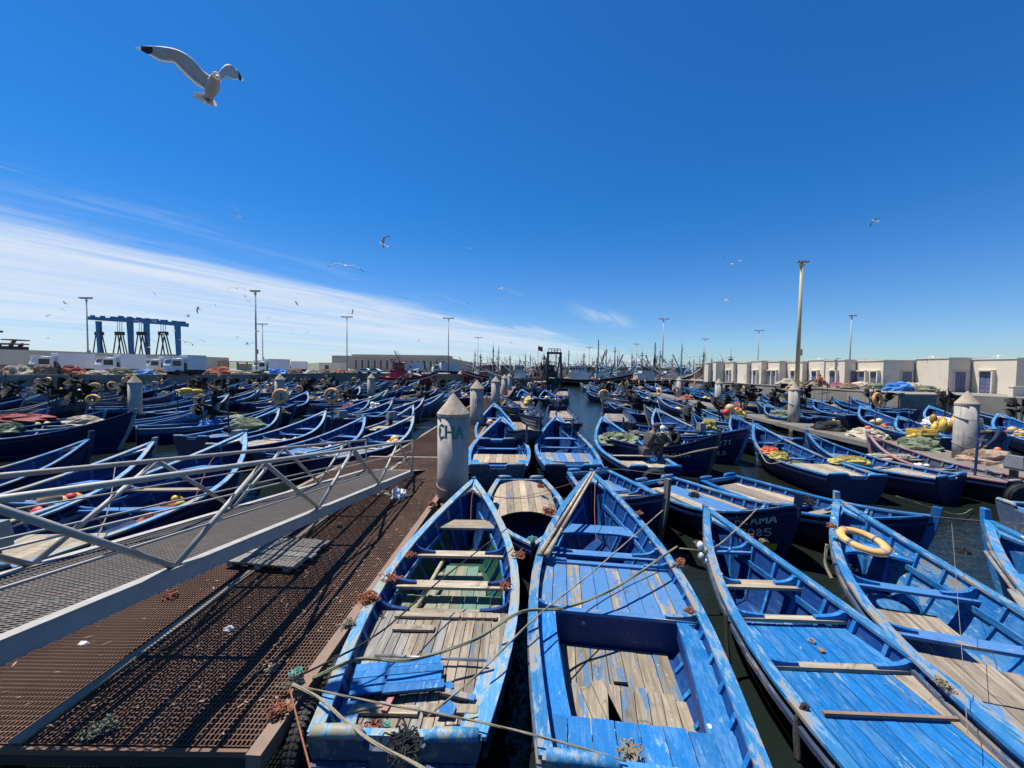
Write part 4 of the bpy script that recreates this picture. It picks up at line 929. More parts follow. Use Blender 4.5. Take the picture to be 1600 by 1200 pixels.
# ------------------------------------------------------------------ far rows of boats
def far_template(label_pal, nb, B=2.1, gs=.85, gm=.78, gb=1.6, ws=.78, bowp=2.1):
    o = empty('fishing_boat'); h = Hull(6.8, B, gs, gm, gb, ws=ws, bowp=bowp)
    base_boat(o, h, 0, label_pal, .1)
    for t_, m_ in nb: bench(o, h, t_, .17, .24, m_)
    thw = MB(); deck_m = plank_mb(h, -2, 2, .02, .36, .64); deck_m.build('stern_deck', nb[0][1], o)
    return Stock(o)
FT = [far_template(pal(top='blue_paint', cap='cap_pale', stem='cap_pale'), ((.75, 'bench_blue'), (.55, 'bench_wood'))),
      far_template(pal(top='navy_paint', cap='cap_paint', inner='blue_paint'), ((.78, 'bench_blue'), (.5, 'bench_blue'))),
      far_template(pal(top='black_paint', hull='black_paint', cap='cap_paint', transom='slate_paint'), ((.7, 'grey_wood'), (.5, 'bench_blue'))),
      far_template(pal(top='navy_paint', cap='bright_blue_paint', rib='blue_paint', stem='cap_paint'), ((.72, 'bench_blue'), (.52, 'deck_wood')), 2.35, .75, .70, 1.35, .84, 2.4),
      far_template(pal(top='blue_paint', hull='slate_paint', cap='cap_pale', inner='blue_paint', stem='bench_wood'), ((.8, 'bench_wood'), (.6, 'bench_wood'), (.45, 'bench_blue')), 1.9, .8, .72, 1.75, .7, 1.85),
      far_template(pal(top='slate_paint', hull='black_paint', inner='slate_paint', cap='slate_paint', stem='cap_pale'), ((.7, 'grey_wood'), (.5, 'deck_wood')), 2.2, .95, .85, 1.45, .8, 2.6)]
FAR = []
def seg_pts(s, b_): return [s.lerp(b_, k / 4) for k in range(5)]
TAKEN = [p for s, b_, _ in BOATS for p in seg_pts(s, b_)]
PILES = [Vector(o_.location.xy) for o_ in col.objects if o_.name.startswith('concrete_pile')]
def channel(p): c = 0.150 * p.y + (0.4 if p.y < 40 else 0); return abs(p.x - c) < 1.0 + .012 * p.y and p.y > 20
def try_far(x, y, hd, label, group, sc=1.0, mind=1.75):
    d = Vector((math.sin(hd), math.cos(hd))); L = 6.8 * sc; s = Vector((x, y)) - d * L / 2; b_ = s + d * L; pts = seg_pts(s, b_)
    for p in pts:
        if channel(p): return False
        for q in TAKEN:
            if (p - q).length_squared < mind * mind: return False
        for q in PILES:
            if (p - q).length < 1.2: return False
        if p.y < 74.5 and -4.6 + SL * (p.y - 14) - .8 < p.x < -1.7 + SL * (p.y - 14) + .8: return False
        pc = 18.9 + .109 * (p.y - 26) if p.y > 26 else 17.6 + .076 * (p.y - 9)
        if abs(p.x - pc) < 1.55 and p.y < 61: return False
    TAKEN.extend(pts); ti = rnd.choices((0, 1, 2, 3, 4, 5), (3, 4, 2, 3, 3, 1.4))[0]; o = FT[ti].get()
    place(o, (s.x, s.y, 0), -hd, (sc * rnd.uniform(.95, 1.08), sc, sc * rnd.uniform(.95, 1.12))); tag(o, label, 'boat', group); FAR.append((o, s, b_, hd, ti)); return True
def zone(x, y):
    r = 'front' if y < 34 else 'middle' if y < 50 else 'back'
    if x < -1.2 + SL * (y - 14): c = 'far left side' if x < -40 else 'by lone left pile' if x < -20 else 'left of rusty pontoon'
    elif x < .15 * y: c = 'left of channel'
    else: c = 'right of channel' if x < 18.5 + .1 * (y - 26) else 'by quay wall'
    return f'{r} rows {c}'
for k in range(2600):
    y = 20 + 52 * rnd.random() ** 1.1; xmax = -5.2 + SL * (y - 14); xmin = -68 + (y - 51) * .86 if y > 51 else -66 - (51 - y) * .3
    x = xmin + 4 + (xmax - xmin - 5) * rnd.random()
    if x < -1.42 * y - 4: continue
    hd = R(rnd.gauss(36, 15)); try_far(x, y, hd, '', 'packed boats left of the rusty pontoon', rnd.uniform(.82, 1.05), 1.28)
for k in range(1200):
    y = 21 + 55 * rnd.random(); x = .15 * y + (36.5 - .15 * y) * rnd.random()
    if abs(x / y) > 1.42: continue
    hd = R(rnd.gauss(-24, 13))
    try_far(x, y, hd, '', 'packed boats right of the channel', rnd.uniform(.80, 1.02), 1.35)
for k in range(120):
    y = 24 + 48 * rnd.random(); x = -1.0 + SL * (y - 14) + (.15 * y - 1 + 1.0) * rnd.random()
    try_far(x, y, R(rnd.choice((0, 180)) + rnd.gauss(4, 8)), '', 'boats left of the channel', .95, 1.5)

# ------------------------------------------------------------------ gear on and around the boats
def mk_flag_bundle(seed):
    r_ = random.Random(seed); o = empty('flag_bundle'); m = MB(); f = MB()
    for k in range(11):
        a = r_.uniform(0, 6.28); ln = r_.uniform(1.2, 2.4); tp = Vector((math.cos(a) * .28, math.sin(a) * .28, ln)); bt = Vector((math.cos(a) * .1, math.sin(a) * .1, 0))
        m.tube([bt, tp], .016, 5)
        n = 5; rows = []
        for i in range(n):                      # a limp black plastic flag hanging off the top
            q = tp + Vector((0, 0, -.12 - i * .13)); wv = Vector((math.cos(a + i * .5), math.sin(a + i * .5), 0)) * (.14 + .14 * r_.random())
            rows.append([q, q + wv, q + wv * 1.9 + Vector((0, 0, r_.uniform(-.1, .02)))])
        f.grid(rows); rows = [[p + Vector((.012, .012, 0)) for p in rw][::-1] for rw in rows]; f.grid(rows)
    m.build('pole', 'old_post', o); f.build('flag', 'black_cloth', o); return Stock(o)
FLAGS = [mk_flag_bundle(s) for s in (1, 2, 3)]
def mk_ring_pole(hh, mat='ring_orange'):
    o = empty('lifebuoy_pole'); MB().tube([(0, 0, 0), (.02, 0, hh)], .035, 6).build('pole', 'old_post', o)
    M = Matrix.Rotation(R(82), 3, 'X'); rg = MB().torus((.02, -.07, hh - .12), .29, .08, 18, 7, M).build('ring', mat, o, True)
    b4 = MB()
    for k in range(4):
        a = math.pi / 4 + k * math.pi / 2; c = Vector((.02, -.07, hh - .12)) + M @ Vector((math.cos(a) * .29, math.sin(a) * .29, 0))
        b4.torus(c, .084, .012, 8, 4, M @ Matrix.Rotation(a, 3, 'Z') @ Matrix.Rotation(R(90), 3, 'X'))
    b4.build('band', 'ring_band', rg); return Stock(o)
RINGS = [mk_ring_pole(1.5), mk_ring_pole(1.9)]
def mk_floats(seed, mats, n=9, spread=.45):
    r_ = random.Random(seed); o = empty('float_cluster')
    for k in range(n):
        rad = r_.uniform(.11, .19); MB().ball((r_.gauss(0, spread * .5), r_.gauss(0, spread * .5), rad + (k % 3) * .14), rad, 10, 7, (1, 1, 1.1)).build('float', r_.choice(mats), o, True)
    return Stock(o)
FLOATS = [mk_floats(4, ['float_orange', 'float_white', 'float_yellow', 'float_orange']), mk_floats(5, ['float_yellow', 'float_tan', 'float_orange', 'float_red']), mk_floats(6, ['float_white', 'float_white', 'float_tan'])]
def heap_mb(seed, sx, sy, hh, n=18, m=8, rough=.35):
    rows = []
    for i in range(m + 1):
        ph = math.pi / 2 * i / m; row = []
        for k in range(n):
            a = 2 * math.pi * k / n; q = Vector((math.cos(a) * math.cos(ph), math.sin(a) * math.cos(ph), math.sin(ph)))
            f_ = 1 + rough * noise.noise(q * 1.7 + Vector((seed * 7.3, 0, 0))) + rough * .6 * noise.noise(q * 4.5 + Vector((seed, 5, 0))) + rough * .35 * noise.noise(q * 11 + Vector((seed, 9, 0)))
            row.append((q.x * sx * f_, q.y * sy * f_, q.z * hh * f_ - .03))
        rows.append(row)
    return MB().grid(rows, True)
def net_heap(loc, sx, sy, hh, mat, label, group='net heaps', seed=None, rz=0, n=22, m=9, floats=0, fm='float_orange'):
    seed = seed if seed is not None else rnd.random() * 50
    o = heap_mb(seed, sx, sy, hh, n, m).build('net_heap', mat, None, False); o.location = loc; o.rotation_euler = (0, 0, rz); tag(o, label, 'nets', group)
    mb = MB(); r_ = random.Random(seed)
    for k in range(9 if n < 20 else 26):            # loose lines of the net lying over the heap
        a = r_.uniform(0, 6.28); b_ = a + r_.uniform(1.5, 3.5); pts = []
        for i in range(9):
            th = a + (b_ - a) * i / 8; e = r_.uniform(.35, .8); pts.append((math.cos(th) * sx * e, math.sin(th) * sy * e, hh * math.sqrt(max(.05, 1 - e * e)) * 1.06))
        mb.tube(pts, (.022 if n < 20 else .013) * (hh + .4), 4, False)
    mb.build('net_line', mat, o)
    for k in range(floats):
        a = r_.uniform(0, 6.28); e = r_.uniform(.2, .75); MB().ball((math.cos(a) * sx * e, math.sin(a) * sy * e, hh * math.sqrt(1 - e * e) + .06), .10, 8, 6).build('float', fm, o, True)
    return o
def mk_outboard():
    o = empty('outboard_motor'); MB().box((0, 0, .95), (.30, .46, .36), taper=.8).box((0, .02, .74), (.26, .40, .08)).build('cowl', 'engine_grey', o)
    MB().box((0, .05, .40), (.10, .16, .70)).build('leg', 'engine_dark', o); MB().tube([(0, .10, .08), (0, -.2, .08)], .06, 8).box((0, .22, .08), (.30, .03, .05)).box((0, .22, .08), (.05, .03, .30)).build('propeller', 'engine_dark', o)
    MB().tube([(0, -.2, .85), (0, -.65, .92)], .025, 6).build('tiller', 'engine_dark', o); return Stock(o)
OUTB = mk_outboard()
def mk_can():
    o = empty('jerry_can'); MB().box((0, 0, .17), (.18, .28, .34), taper=.92).build('body', 'plastic_white', o); MB().tube([(0, -.1, .37), (0, .08, .37)], .02, 6).lathe([(.03, .34), (.03, .40)], 8, (0, .11, 0)).build('handle', 'plastic_white', o); return Stock(o)
CANS = mk_can()
def mk_crate(m_):
    o = empty('fish_crate')
    for z in (.06, .16, .26):
        for sx in (1, -1): MB().box((sx * .28, 0, z), (.02, .40, .07)).build('slat', m_, o); MB().box((0, sx * .2, z + .001), (.56, .02, .07)).build('slat', m_, o)
    for sx in (1, -1):
        for sy in (1, -1): MB().box((sx * .262, sy * .182, .16), (.03, .03, .30)).build('corner_post', m_, o)
    MB().box((0, 0, .02), (.55, .39, .02)).build('bottom', m_, o); return Stock(o)
CRATE = mk_crate('float_yellow')
# scatter on the packed boats; each is named by where it stands
def side_word(x, y): return ('left of the lone pile' if x < -24 else 'left of the rusty pontoon') if x < -1 else ('right of the channel' if x < 18 else 'near the right quay wall')
FTN = ('pale railed blue', 'azure', 'black hulled', 'cobalt', 'wood stemmed blue', 'slate grey')
NETS = (('net_brown', 'brown'), ('net_green', 'green'), ('net_pale', 'pale'), ('net_red', 'red'), ('black_cloth', 'black'), ('tarp_blue', 'blue'))
def mk_pole(seed):
    r_ = random.Random(seed); o = empty('boat_post'); MB().tube([(0, 0, 0), (.03, .02, r_.uniform(1.6, 2.6))], .035, 6).build('post', 'inner_blue' if seed % 2 else 'old_post', o); MB().bar((-.5, 0, 1.3), (.5, .05, 1.36), .05, .05).build('crossbar', 'old_post', o); return Stock(o)
POSTS = [mk_pole(1), mk_pole(2)]
for o, s, b_, hd, ti in FAR:
    d = (b_ - s).normalized(); n_ = Vector((d.y, -d.x)); u = rnd.random(); zn = zone(s.x, s.y); gear_w = []
    def at(t_, off, z): q = s.lerp(b_, t_) + n_ * off; return (q.x, q.y, z)
    def put(f, p_, rz, lb, cat, grp, sc=None): place(f, p_, rz, sc); tag(f, f'{lb} in {FTN[ti]} boat, {zn}', cat, f'{grp}, {zn}')
    if u < .34:
        put(rnd.choice(FLAGS).get(), at(.45, rnd.uniform(-.3, .3), .25), rnd.uniform(0, 6), 'bundle of black flag poles', 'flags', 'flag bundles', (rnd.uniform(.9, 1.4), rnd.uniform(.9, 1.4), rnd.uniform(.75, 1.1))); gear_w.append('black flags')
    elif u < .54:
        put(rnd.choice(RINGS).get(), at(.3, rnd.uniform(-.5, .5), .4), rnd.uniform(-1.3, 1.3), 'orange lifebuoy on a pole', 'lifebuoy', 'lifebuoy poles'); gear_w.append('lifebuoy')
    elif u < .70:
        put(rnd.choice(POSTS).get(), at(.25, rnd.uniform(-.5, .5), .4), rnd.uniform(-.6, .6), 'wooden post with crossbar', 'post', 'boat posts'); gear_w.append('crossbar post')
    if rnd.random() < .45:
        put(rnd.choice(FLOATS).get(), at(.62, rnd.uniform(-.2, .2), .14), rnd.uniform(0, 6), 'pile of coloured floats', 'floats', 'float piles', (rnd.uniform(1, 1.5),) * 3); gear_w.append('floats')
    if rnd.random() < .62:
        nm, nw = rnd.choice(NETS); net_heap(at(rnd.choice((.2, .48)), 0, .40), .7, .65, rnd.uniform(.35, .7), nm, f'{nw} net heap in {FTN[ti]} boat, {zn}', f'nets in boats, {zn}', n=12, m=5); gear_w.append(nw + ' net')
    if rnd.random() < .25:
        put(OUTB.get(), at(.05, .1, .35), -hd, 'grey outboard motor', 'motor', 'outboards'); gear_w.append('outboard')
    elif rnd.random() < .3:
        put(CANS.get(), at(.4, rnd.uniform(-.4, .4), .14), rnd.uniform(0, 3), 'white jerry can', 'can', 'jerry cans'); gear_w.append('white can')
    o['label'] = f"{FTN[ti]} boat with {' and '.join(gear_w[:2])}, {zn}" if gear_w else f'empty {FTN[ti]} boat, {zn}'
for st in FLAGS + RINGS + FLOATS + [OUTB, CANS]:
    assert st.used
# odds and ends lying in the boats of the nearer rows
def fits(t): return len(t.split()) <= 16
NEAR = [(s_, b_, l) for s_, b_, l in BOATS if s_.y > 4.5 and (b_ - s_).length > 4.4]
for i, (s_, b_, l) in enumerate(NEAR):
    d = (b_ - s_).normalized(); n_ = Vector((d.y, -d.x)); sl = ' '.join(l.split(', ')[0].split())
    def at(t_, off, z): q = s_.lerp(b_, t_) + n_ * off; return (q.x, q.y, z)
    if any(k in l for k in ('lettered pile', 'silvery', 'tan stern', 'domed', 'nosing in', 'ALAMA', 'lettered S')): continue
    nm, nw = NETS[(i * 5) % 6]; items = []
    items.append(lambda lb: net_heap(at(.56, .1, .16), .55, .5, .42, nm, lb, 'gear in the nearer boats', n=22, m=8, floats=3, fm=rnd.choice(('float_orange', 'float_white', 'float_yellow'))))
    lb = f'{nw} net heap in {sl}'
    if fits(lb): items[0](lb)
    def put2(stock, p_, rz, what, cat, sc=None):
        lb = f'{what} in {sl}'
        if fits(lb): f = stock.get(); place(f, p_, rz, sc); tag(f, lb, cat, 'gear in the nearer boats')
    if i % 3 == 0: put2(OUTB, at(.07, .15, .35), -math.atan2(d.x, d.y), 'grey outboard', 'motor')
    if i % 2 == 0: put2(CANS, at(.44, -.4, .16), i, 'white can', 'can')
    if i % 3 == 1: put2(FLOATS[i % 3], at(.68, 0, .2), i, 'floats', 'floats')
    if i % 4 == 2: put2(POSTS[i % 2], at(.3, .3, .5), i * .7, 'crossbar post', 'post')
# singled out gear (photo place, height)
def gear(stock, p_, rz, label, cat, group=None, sc=None): f = stock.get(); place(f, p_, rz, sc); tag(f, label, cat, group); return f
gear(RINGS[1], P(942, 655, .5), 0, 'orange lifebuoy facing the viewer at the right of the channel', 'lifebuoy', sc=(1.1, 1.1, 1.0))
gear(RINGS[1], P(1366, 680, .8), .3, 'orange lifebuoy with red rag on a leaning pole by the quay wall', 'lifebuoy', sc=(1, 1, 1.05))
gear(RINGS[0], P(439, 663, .9), .2, 'left one of two orange lifebuoys on poles left of the pontoon', 'lifebuoy', sc=(1.15, 1.15, 1.1)); gear(RINGS[0], P(519, 664, .9), -.1, 'right one of two orange lifebuoys on poles left of the pontoon', 'lifebuoy', sc=(1.2, 1.2, 1.15))
gear(RINGS[0], P(147, 652, .8), .1, 'yellow orange lifebuoy in the big navy boat at left', 'lifebuoy', sc=(1.1, 1.1, .8))
gear(RINGS[1], P(77, 632, .8), 0, 'orange lifebuoy hung before the left quay wall', 'lifebuoy')
gear(FLAGS[0], P(1480, 668, .5), .5, 'tall bundle of black flags above amber floats beside the thick pile', 'flags', sc=(.9, .9, 1.15))
gear(FLAGS[1], P(1161, 645, .6), .5, 'bushy black flag bundle left of the tall lamp post', 'flags', sc=(1.5, 1.5, 1.0)); gear(FLAGS[2], P(1212, 640, .6), 2, 'black flag bundle with white cloth left of the middle right pile', 'flags', sc=(1.2, 1.2, 1.1)); gear(FLAGS[0], P(1257, 640, .6), 3, 'black flag bundle under the tall lamp post', 'flags', sc=(1.1, 1.1, 1.05))
gear(FLAGS[1], P(82, 640, .7), 1, 'black flag bundle behind the hung left lifebuoy', 'flags'); gear(FLAGS[2], P(122, 648, .8), 1, 'black flag bundle standing in the big navy boat at left', 'flags', sc=(1, 1, 1.2)); gear(FLAGS[0], P(197, 640, .7), 4, 'black flag bundle behind the lone left pile', 'flags')
gear(FLOATS[1], P(822, 634, 1.2), 0, 'bunch of yellow orange and red floats above the striped bow', 'floats', sc=(1.15, 1.15, 1.15)); gear(mk_floats(8, ['float_amber', 'float_amber', 'float_yellow'], 26, .62), P(1484, 678, .8), 1, 'amber floats piled in the boat left of the thick pile', 'floats', sc=(1.15, 1.0, 1.6))
gear(FLOATS[0], P(288, 618, .9), 1, 'row of orange and white floats left of centre', 'floats', sc=(3.2, 1.2, 1.2)); gear(FLOATS[1], P(1150, 655, .9), 2, 'yellow and orange floats in the dark boat right of centre', 'floats', sc=(1.5, 1.5, 1.5))
gear(OUTB, P(535, 672, .75) , 2.4, 'grey engine lying in the boat left of the pontoon, left one', 'motor', sc=(1.1, 1.1, .9)); gear(OUTB, P(612, 674, .75), 2.4, 'grey engine in the nearest boat left of the pontoon', 'motor', sc=(1.1, 1.1, .9))
for i, (x, y, z, l) in enumerate(((1437, 678, .66, 'lower left yellow crate on the right pontoon'), (1437, 670, .98, 'upper yellow crate stacked on the right pontoon'), (1458, 676, .66, 'yellow crate right of the stack on the right pontoon'))):
    c = P(1440 if i < 2 else 1460, 690, .64); gear(CRATE, (c.x, c.y, .64 if i != 1 else .97), .2, l, 'crate', sc=(1.9, 1.6, 1.0))
net_heap(P(1105, 668, .85), .55, .5, .45, 'tarp_yellow', 'yellow net heap in a bow right of centre')
net_heap(P(1328, 722, .74), .72, .36, .22, 'tarp_yellow', 'flat yellow bundle in the second boat along the right pontoon')
net_heap(P(965, 690, .8), .9, .8, .42, 'net_green', 'grey green net heap in the boat left of the seated men', n=26, m=10); net_heap(P(990, 684, .8), .5, .5, .35, 'rope_grey', 'coil of dark rope and net near the seated man')
net_heap(P(775, 643, .9), .5, .5, .35, 'tarp_blue', 'bright blue tarp bundle beyond the second pile')
net_heap(P(1203, 708, .8), .36, .32, .26, 'float_orange', 'orange buoy lump in the boat across the water'); net_heap(P(1218, 715, .8), .36, .32, .24, 'tarp_yellow', 'small yellow bag in the boat across the water')
net_heap(P(30, 655, .9), 1.6, .9, .3, 'tarp_red', 'red tarp over a boat at the far left edge'); net_heap(P(8, 674, .9), .8, .6, .4, 'green_paint', 'green covered box at the left edge')
net_heap(P(385, 668, .9), .9, .6, .5, 'net_green', 'green net heap on the third boat left of the pontoon'); net_heap(P(130, 662, 1.0), .8, .6, .4, 'net_pale', 'pale net and rope in the big navy boat at left'); net_heap(P(430, 648, 1.0), .8, .6, .4, 'cloth_grey', 'dark jacket coloured bundle left of the lifebuoy poles')
net_heap(P(1465, 662, 1.0), .8, .6, .45, 'plastic_white', 'white sacks in the boat with amber floats')
net_heap(P(1390, 715, .75), 1.0, .35, .16, 'net_pale', 'pale net lying along the dark worn boat')
net_heap(P(1225, 652, .7), 1.3, .8, .5, 'net_green', 'grey net draped beside the middle right pile')
# ------------------------------------------------------------------ near details: ropes, tyres, boards, lifebuoy, poles
def spline(pts, n=8):
    pts = [Vector(p) for p in pts]
    if len(pts) < 3: return [pts[0].lerp(pts[-1], k / n) for k in range(n + 1)]
    q = [pts[0] * 2 - pts[1]] + pts + [pts[-1] * 2 - pts[-2]]; out = []
    for i in range(1, len(q) - 2):
        for k in range(n):
            u = k / n; a, b_, c, d = q[i - 1], q[i], q[i + 1], q[i + 2]
            out.append(0.5 * ((2 * b_) + (c - a) * u + (2 * a - 5 * b_ + 4 * c - d) * u * u + (3 * b_ - a - 3 * c + d) * u ** 3))
    out.append(pts[-1]); return out
def rope(pts, r, mat, label, sag=0.0, group='mooring ropes', name='mooring_rope'):
    p = spline(pts, 10)
    if sag:
        L = len(p) - 1; p = [q - Vector((0, 0, sag * 4 * (i / L) * (1 - i / L))) for i, q in enumerate(p)]
    mb = MB()
    if r >= .009:            # laid rope: three strands turning about each other
        acc = 0.0; ang = [0.0]
        for a, b_ in zip(p, p[1:]): acc += (b_ - a).length; ang.append(acc / (r * 7))
        fine = []
        for s_ in range(3):
            pts3 = []
            for i, q in enumerate(p):
                d = (p[min(i + 1, len(p) - 1)] - p[max(i - 1, 0)]).normalized(); a = d.cross(Vector((.1, .2, 1))).normalized(); b_ = d.cross(a); th = ang[i] * .35 + s_ * 2.094
                pts3.append(q + (a * math.cos(th) + b_ * math.sin(th)) * r * .5)
            mb.tube(pts3, r * .62, 6)
    else: mb.tube(p, r, 5)
    o = mb.build(name, mat, None, True); tag(o, label, 'rope', group); return o
def tangle(p_, size, mat, label, n=14, seed=None, flat=.6):
    r_ = random.Random(seed if seed is not None else label); mb = MB()
    size *= .62
    for k in range(n * 2):
        q = Vector((r_.gauss(0, size * .26), r_.gauss(0, size * .26), abs(r_.gauss(0, size * .12)))); pts = [q]; d = Vector((r_.gauss(0, 1), r_.gauss(0, 1), r_.gauss(0, .4))).normalized()
        for i in range(8):
            d = (d + Vector((r_.gauss(0, .9), r_.gauss(0, .9), r_.gauss(0, .5))) - q * (1.2 / size)).normalized(); q = q + d * size * .13; q.z = max(-size * .12, q.z); pts.append(q)
        mb.tube(spline(pts, 2), r_.uniform(.004, .009), 4)
    o = mb.build('rope_tangle', mat); o.location = p_; tag(o, label, 'rope', 'frayed rope tangles'); return o
rope([P(488, 1060, .80), P(560, 1030, .86), P(640, 1031, .80), P(740, 1000, .86), P(815, 956, .98), P(880, 950, .80), P(962, 918, .86), P(1058, 854, 1.0)], .017, 'rope_green', 'thick grey green rope crossing the two nearest boats')
rope([P(452, 1064, .82), P(588, 992, .98), P(690, 905, 1.02), P(792, 826, 1.12)], .010, 'rope_dark', 'black line slanting over the boat beside the pontoon')
rope([P(457, 1069, .84), P(500, 1092, .86), P(571, 1152, .9), P(662, 1202, .92), P(760, 1270, .9)], .014, 'rope_tan', 'thick tan rope across the stern corner beside the pontoon')
rope([P(470, 1073, .82), P(600, 1100, .85), P(720, 1122, .88), P(840, 1150, .92), P(978, 1189, .86)], .009, 'rope_tan', 'thin tan line from the pontoon to the open hold boat')
rope([P(668, 1120, .62), P(750, 1050, .90), P(840, 962, .95), P(930, 890, 1.0), P(1036, 797, 1.45)], .010, 'rope_tan', 'thin line from the grey deck up to a dark stem post')
rope([P(452, 1072, .80), P(466, 1130, .84), P(487, 1210, .85)], .008, 'rope_rust', 'red line hanging at the pontoon corner')
rope([P(1062, 857, 1.02), P(1110, 858, .98), P(1150, 828, 1.1), P(1184, 794, 1.3)], .012, 'rope_tan', 'pale rope from a bow to the lettered dark bow')
rope([P(1312, 786, 1.42), P(1450, 806, 1.3), P(1612, 820, 1.3)], .007, 'rope_grey', 'long thin line from the lifebuoy boat stem to the right edge')
rope([P(1487, 818, 1.3), P(1500, 980, 1.0), P(1512, 1146, .80)], .003, 'rope_grey', 'thin line hanging down over the lifebuoy boat')
rope([P(1135, 960, .74), P(1136, 1000, .45), P(1141, 1050, .12)], .022, 'rope_dark', 'dark fender rope hanging on the solid blue decked boat, far one')
rope([P(1259, 1100, .76), P(1246, 1130, .58), P(1248, 1190, .30)], .034, 'rope_dark', 'thick tarry rope hanging on the solid blue decked boat, near one')
rope([P(1292, 850, 1.1), P(1290, 880, .8), P(1300, 905, .62)], .024, 'rope_tan', 'stiff rope fender on the lifebuoy boat bow')
rope([P(930, 750, 1.38), P(929, 800, 1.0), P(932, 850, .55)], .007, 'rope_rust', 'thin cord hanging inside the bow of the open hold boat')
rope([P(742, 755, 1.30), P(737, 780, 1.05), P(735, 830, .55)], .007, 'rope_rust', 'thin cord hanging inside the bow beside the pontoon')
rope([P(733, 768, 1.22), P(800, 778, 1.15), P(860, 765, 1.1), P(910, 750, 1.3)], .006, 'rope_rust', 'thin line strung between the two front bows')
rope([P(760, 775, 1.05), P(812, 779, 1.0), P(860, 772, 1.0)], .007, 'rope_rust', 'cord tied across the domed plank cover')
rope([P(885, 740, .9), P(960, 733, .9), P(1040, 742, 1.4)], .006, 'rope_grey', 'thin line behind the open hold boat bow')
rope([P(1028, 645, 1.5), P(1040, 672, .7), P(1072, 690, .8)], .022, 'rope_tan', 'pale rope loop slung along a boat side right of the channel')
rope([P(1022, 706, .95), P(1050, 714, .75), P(1085, 706, 1.1), P(1122, 699, 1.3)], .035, 'rope_tan', 'heavy pale rope looped along the navy lettered boat')
rope([P(1180, 690, 1.2), P(1198, 722, .62), P(1222, 722, .85)], .02, 'rope_tan', 'rope loop on the side of the boat across the water')
rope([P(1400, 775, .7), P(1490, 803, .2), P(1520, 795, .1)], .012, 'rope_tan', 'mooring line dipping into the water at the right')
rope([P(300, 790, .95), P(330, 720, 1.5), P(352, 706, 1.6)], .008, 'rope_rust', 'thin cord in the bow of the large boat behind the gangway')
rope([P(110, 905, .8), P(165, 810, 1.2), P(180, 730, 1.5)], .010, 'rope_grey', 'line slanting up behind the gangway railing')
rope([P(470, 705, .9), P(560, 672, 1.0), P(670, 668, 1.2)], .010, 'rope_tan', 'line over the boats left of the pontoon')
rope([P(735, 738, .95), P(690, 745, .8), P(660, 752, .74)], .010, 'rope_tan', 'mooring line beside the lettered pile base')
for i, (x, y, z, s_, mt, lb) in enumerate((
    (858, 800, .95, .42, 'rope_rust', 'big rust red rope tangle between the two front bows'), (845, 760, .95, .30, 'rope_rust', 'rust red tangle on the domed plank cover'), (675, 788, .80, .30, 'rope_rust', 'rope scraps at the foot of the lettered pile'),
    (812, 868, .82, .30, 'rope_rust', 'rust tangle on the left gunwale of the open hold boat'), (830, 843, .9, .22, 'rope_teal', 'teal frayed rope on the left gunwale of the open hold boat'), (1000, 802, 1.05, .22, 'rope_rust', 'rust cord on the far right gunwale of the open hold boat'),
    (1062, 880, .82, .26, 'rope_rust', 'rust tangle on the right gunwale of the open hold boat'), (1078, 955, .78, .18, 'rope_rust', 'small rust cord lower on the right gunwale of the open hold boat'), (790, 915, .78, .26, 'rope_rust', 'rust cord on the right gunwale beside the pontoon'),
    (612, 905, .74, .34, 'rope_rust', 'rust rope scraps on the pontoon edge, middle'), (575, 935, .74, .40, 'rope_rust', 'rust rope scraps on the pontoon edge, long strip'), (640, 868, .75, .26, 'rope_rust', 'rust rope scraps on the pontoon edge, far'), (545, 975, .74, .24, 'rope_tan', 'pale rope scraps on the pontoon edge'),
    (462, 1068, .80, .26, 'rope_tan', 'knot of tan rope at the pontoon corner cleat'), (435, 1110, .74, .30, 'rope_rust', 'rust rope pile at the near pontoon edge'), (462, 1052, .80, .16, 'rope_teal', 'teal rope bit at the pontoon corner cleat'),
    (630, 1165, .80, .40, 'rope_dark', 'black rope heap in the stern notch beside the pontoon'), (580, 1140, .62, .24, 'rope_rust', 'rust cord on the grey plank deck near the stern'), (600, 1142, .62, .2, 'rope_teal', 'teal cord on the grey plank deck near the stern'), (985, 1178, .70, .30, 'rope_tan', 'wire and cord on the stern of the open hold boat'),
    (1093, 850, .95, .22, 'rope_tan', 'corks and cord on the bow of the solid blue decked boat'), (1172, 838, .9, .18, 'rope_rust', 'rust rope lashing on the solid blue decked boat'), (1192, 845, .95, .18, 'rope_tan', 'pale rope lashing on the solid blue decked boat'),
    (1325, 888, .82, .26, 'rope_dark', 'dark knot on the left gunwale of the lifebuoy boat'), (1300, 822, 1.25, .2, 'rope_rust', 'rust lashing on the stem of the lifebuoy boat'), (1475, 1070, .78, .2, 'rope_tan', 'tan rag on the gunwale of the solid blue decked boat'),
    (1505, 862, .95, .30, 'rope_dark', 'dark rag at the bow by the right edge'), (1128, 812, 1.0, .22, 'rope_tan', 'pale rope end on the lettered boat'), (265, 930, .73, .24, 'rope_rust', 'rust debris on the grating near the gangway'), (158, 1140, .73, .3, 'rope_green', 'pale green cord lying on the grating'),
    (425, 1045, .73, .14, 'rope_tan', 'tan scrap on the grating near the corner'), (530, 820, .74, .2, 'rope_tan', 'small scraps on the grating below the gangway'), (1262, 785, 1.2, .45, 'rope_dark', 'dark frayed rope fender on the lettered bow'), (1085, 775, 1.0, .35, 'rope_dark', 'dark rope fender at the tall stem post'), (1032, 755, 1.2, .22, 'rope_tan', 'frayed rope end on the tall stem post'))):
    tangle(P(x, y, z), s_, mt, lb, n=16 if s_ < .35 else 30)
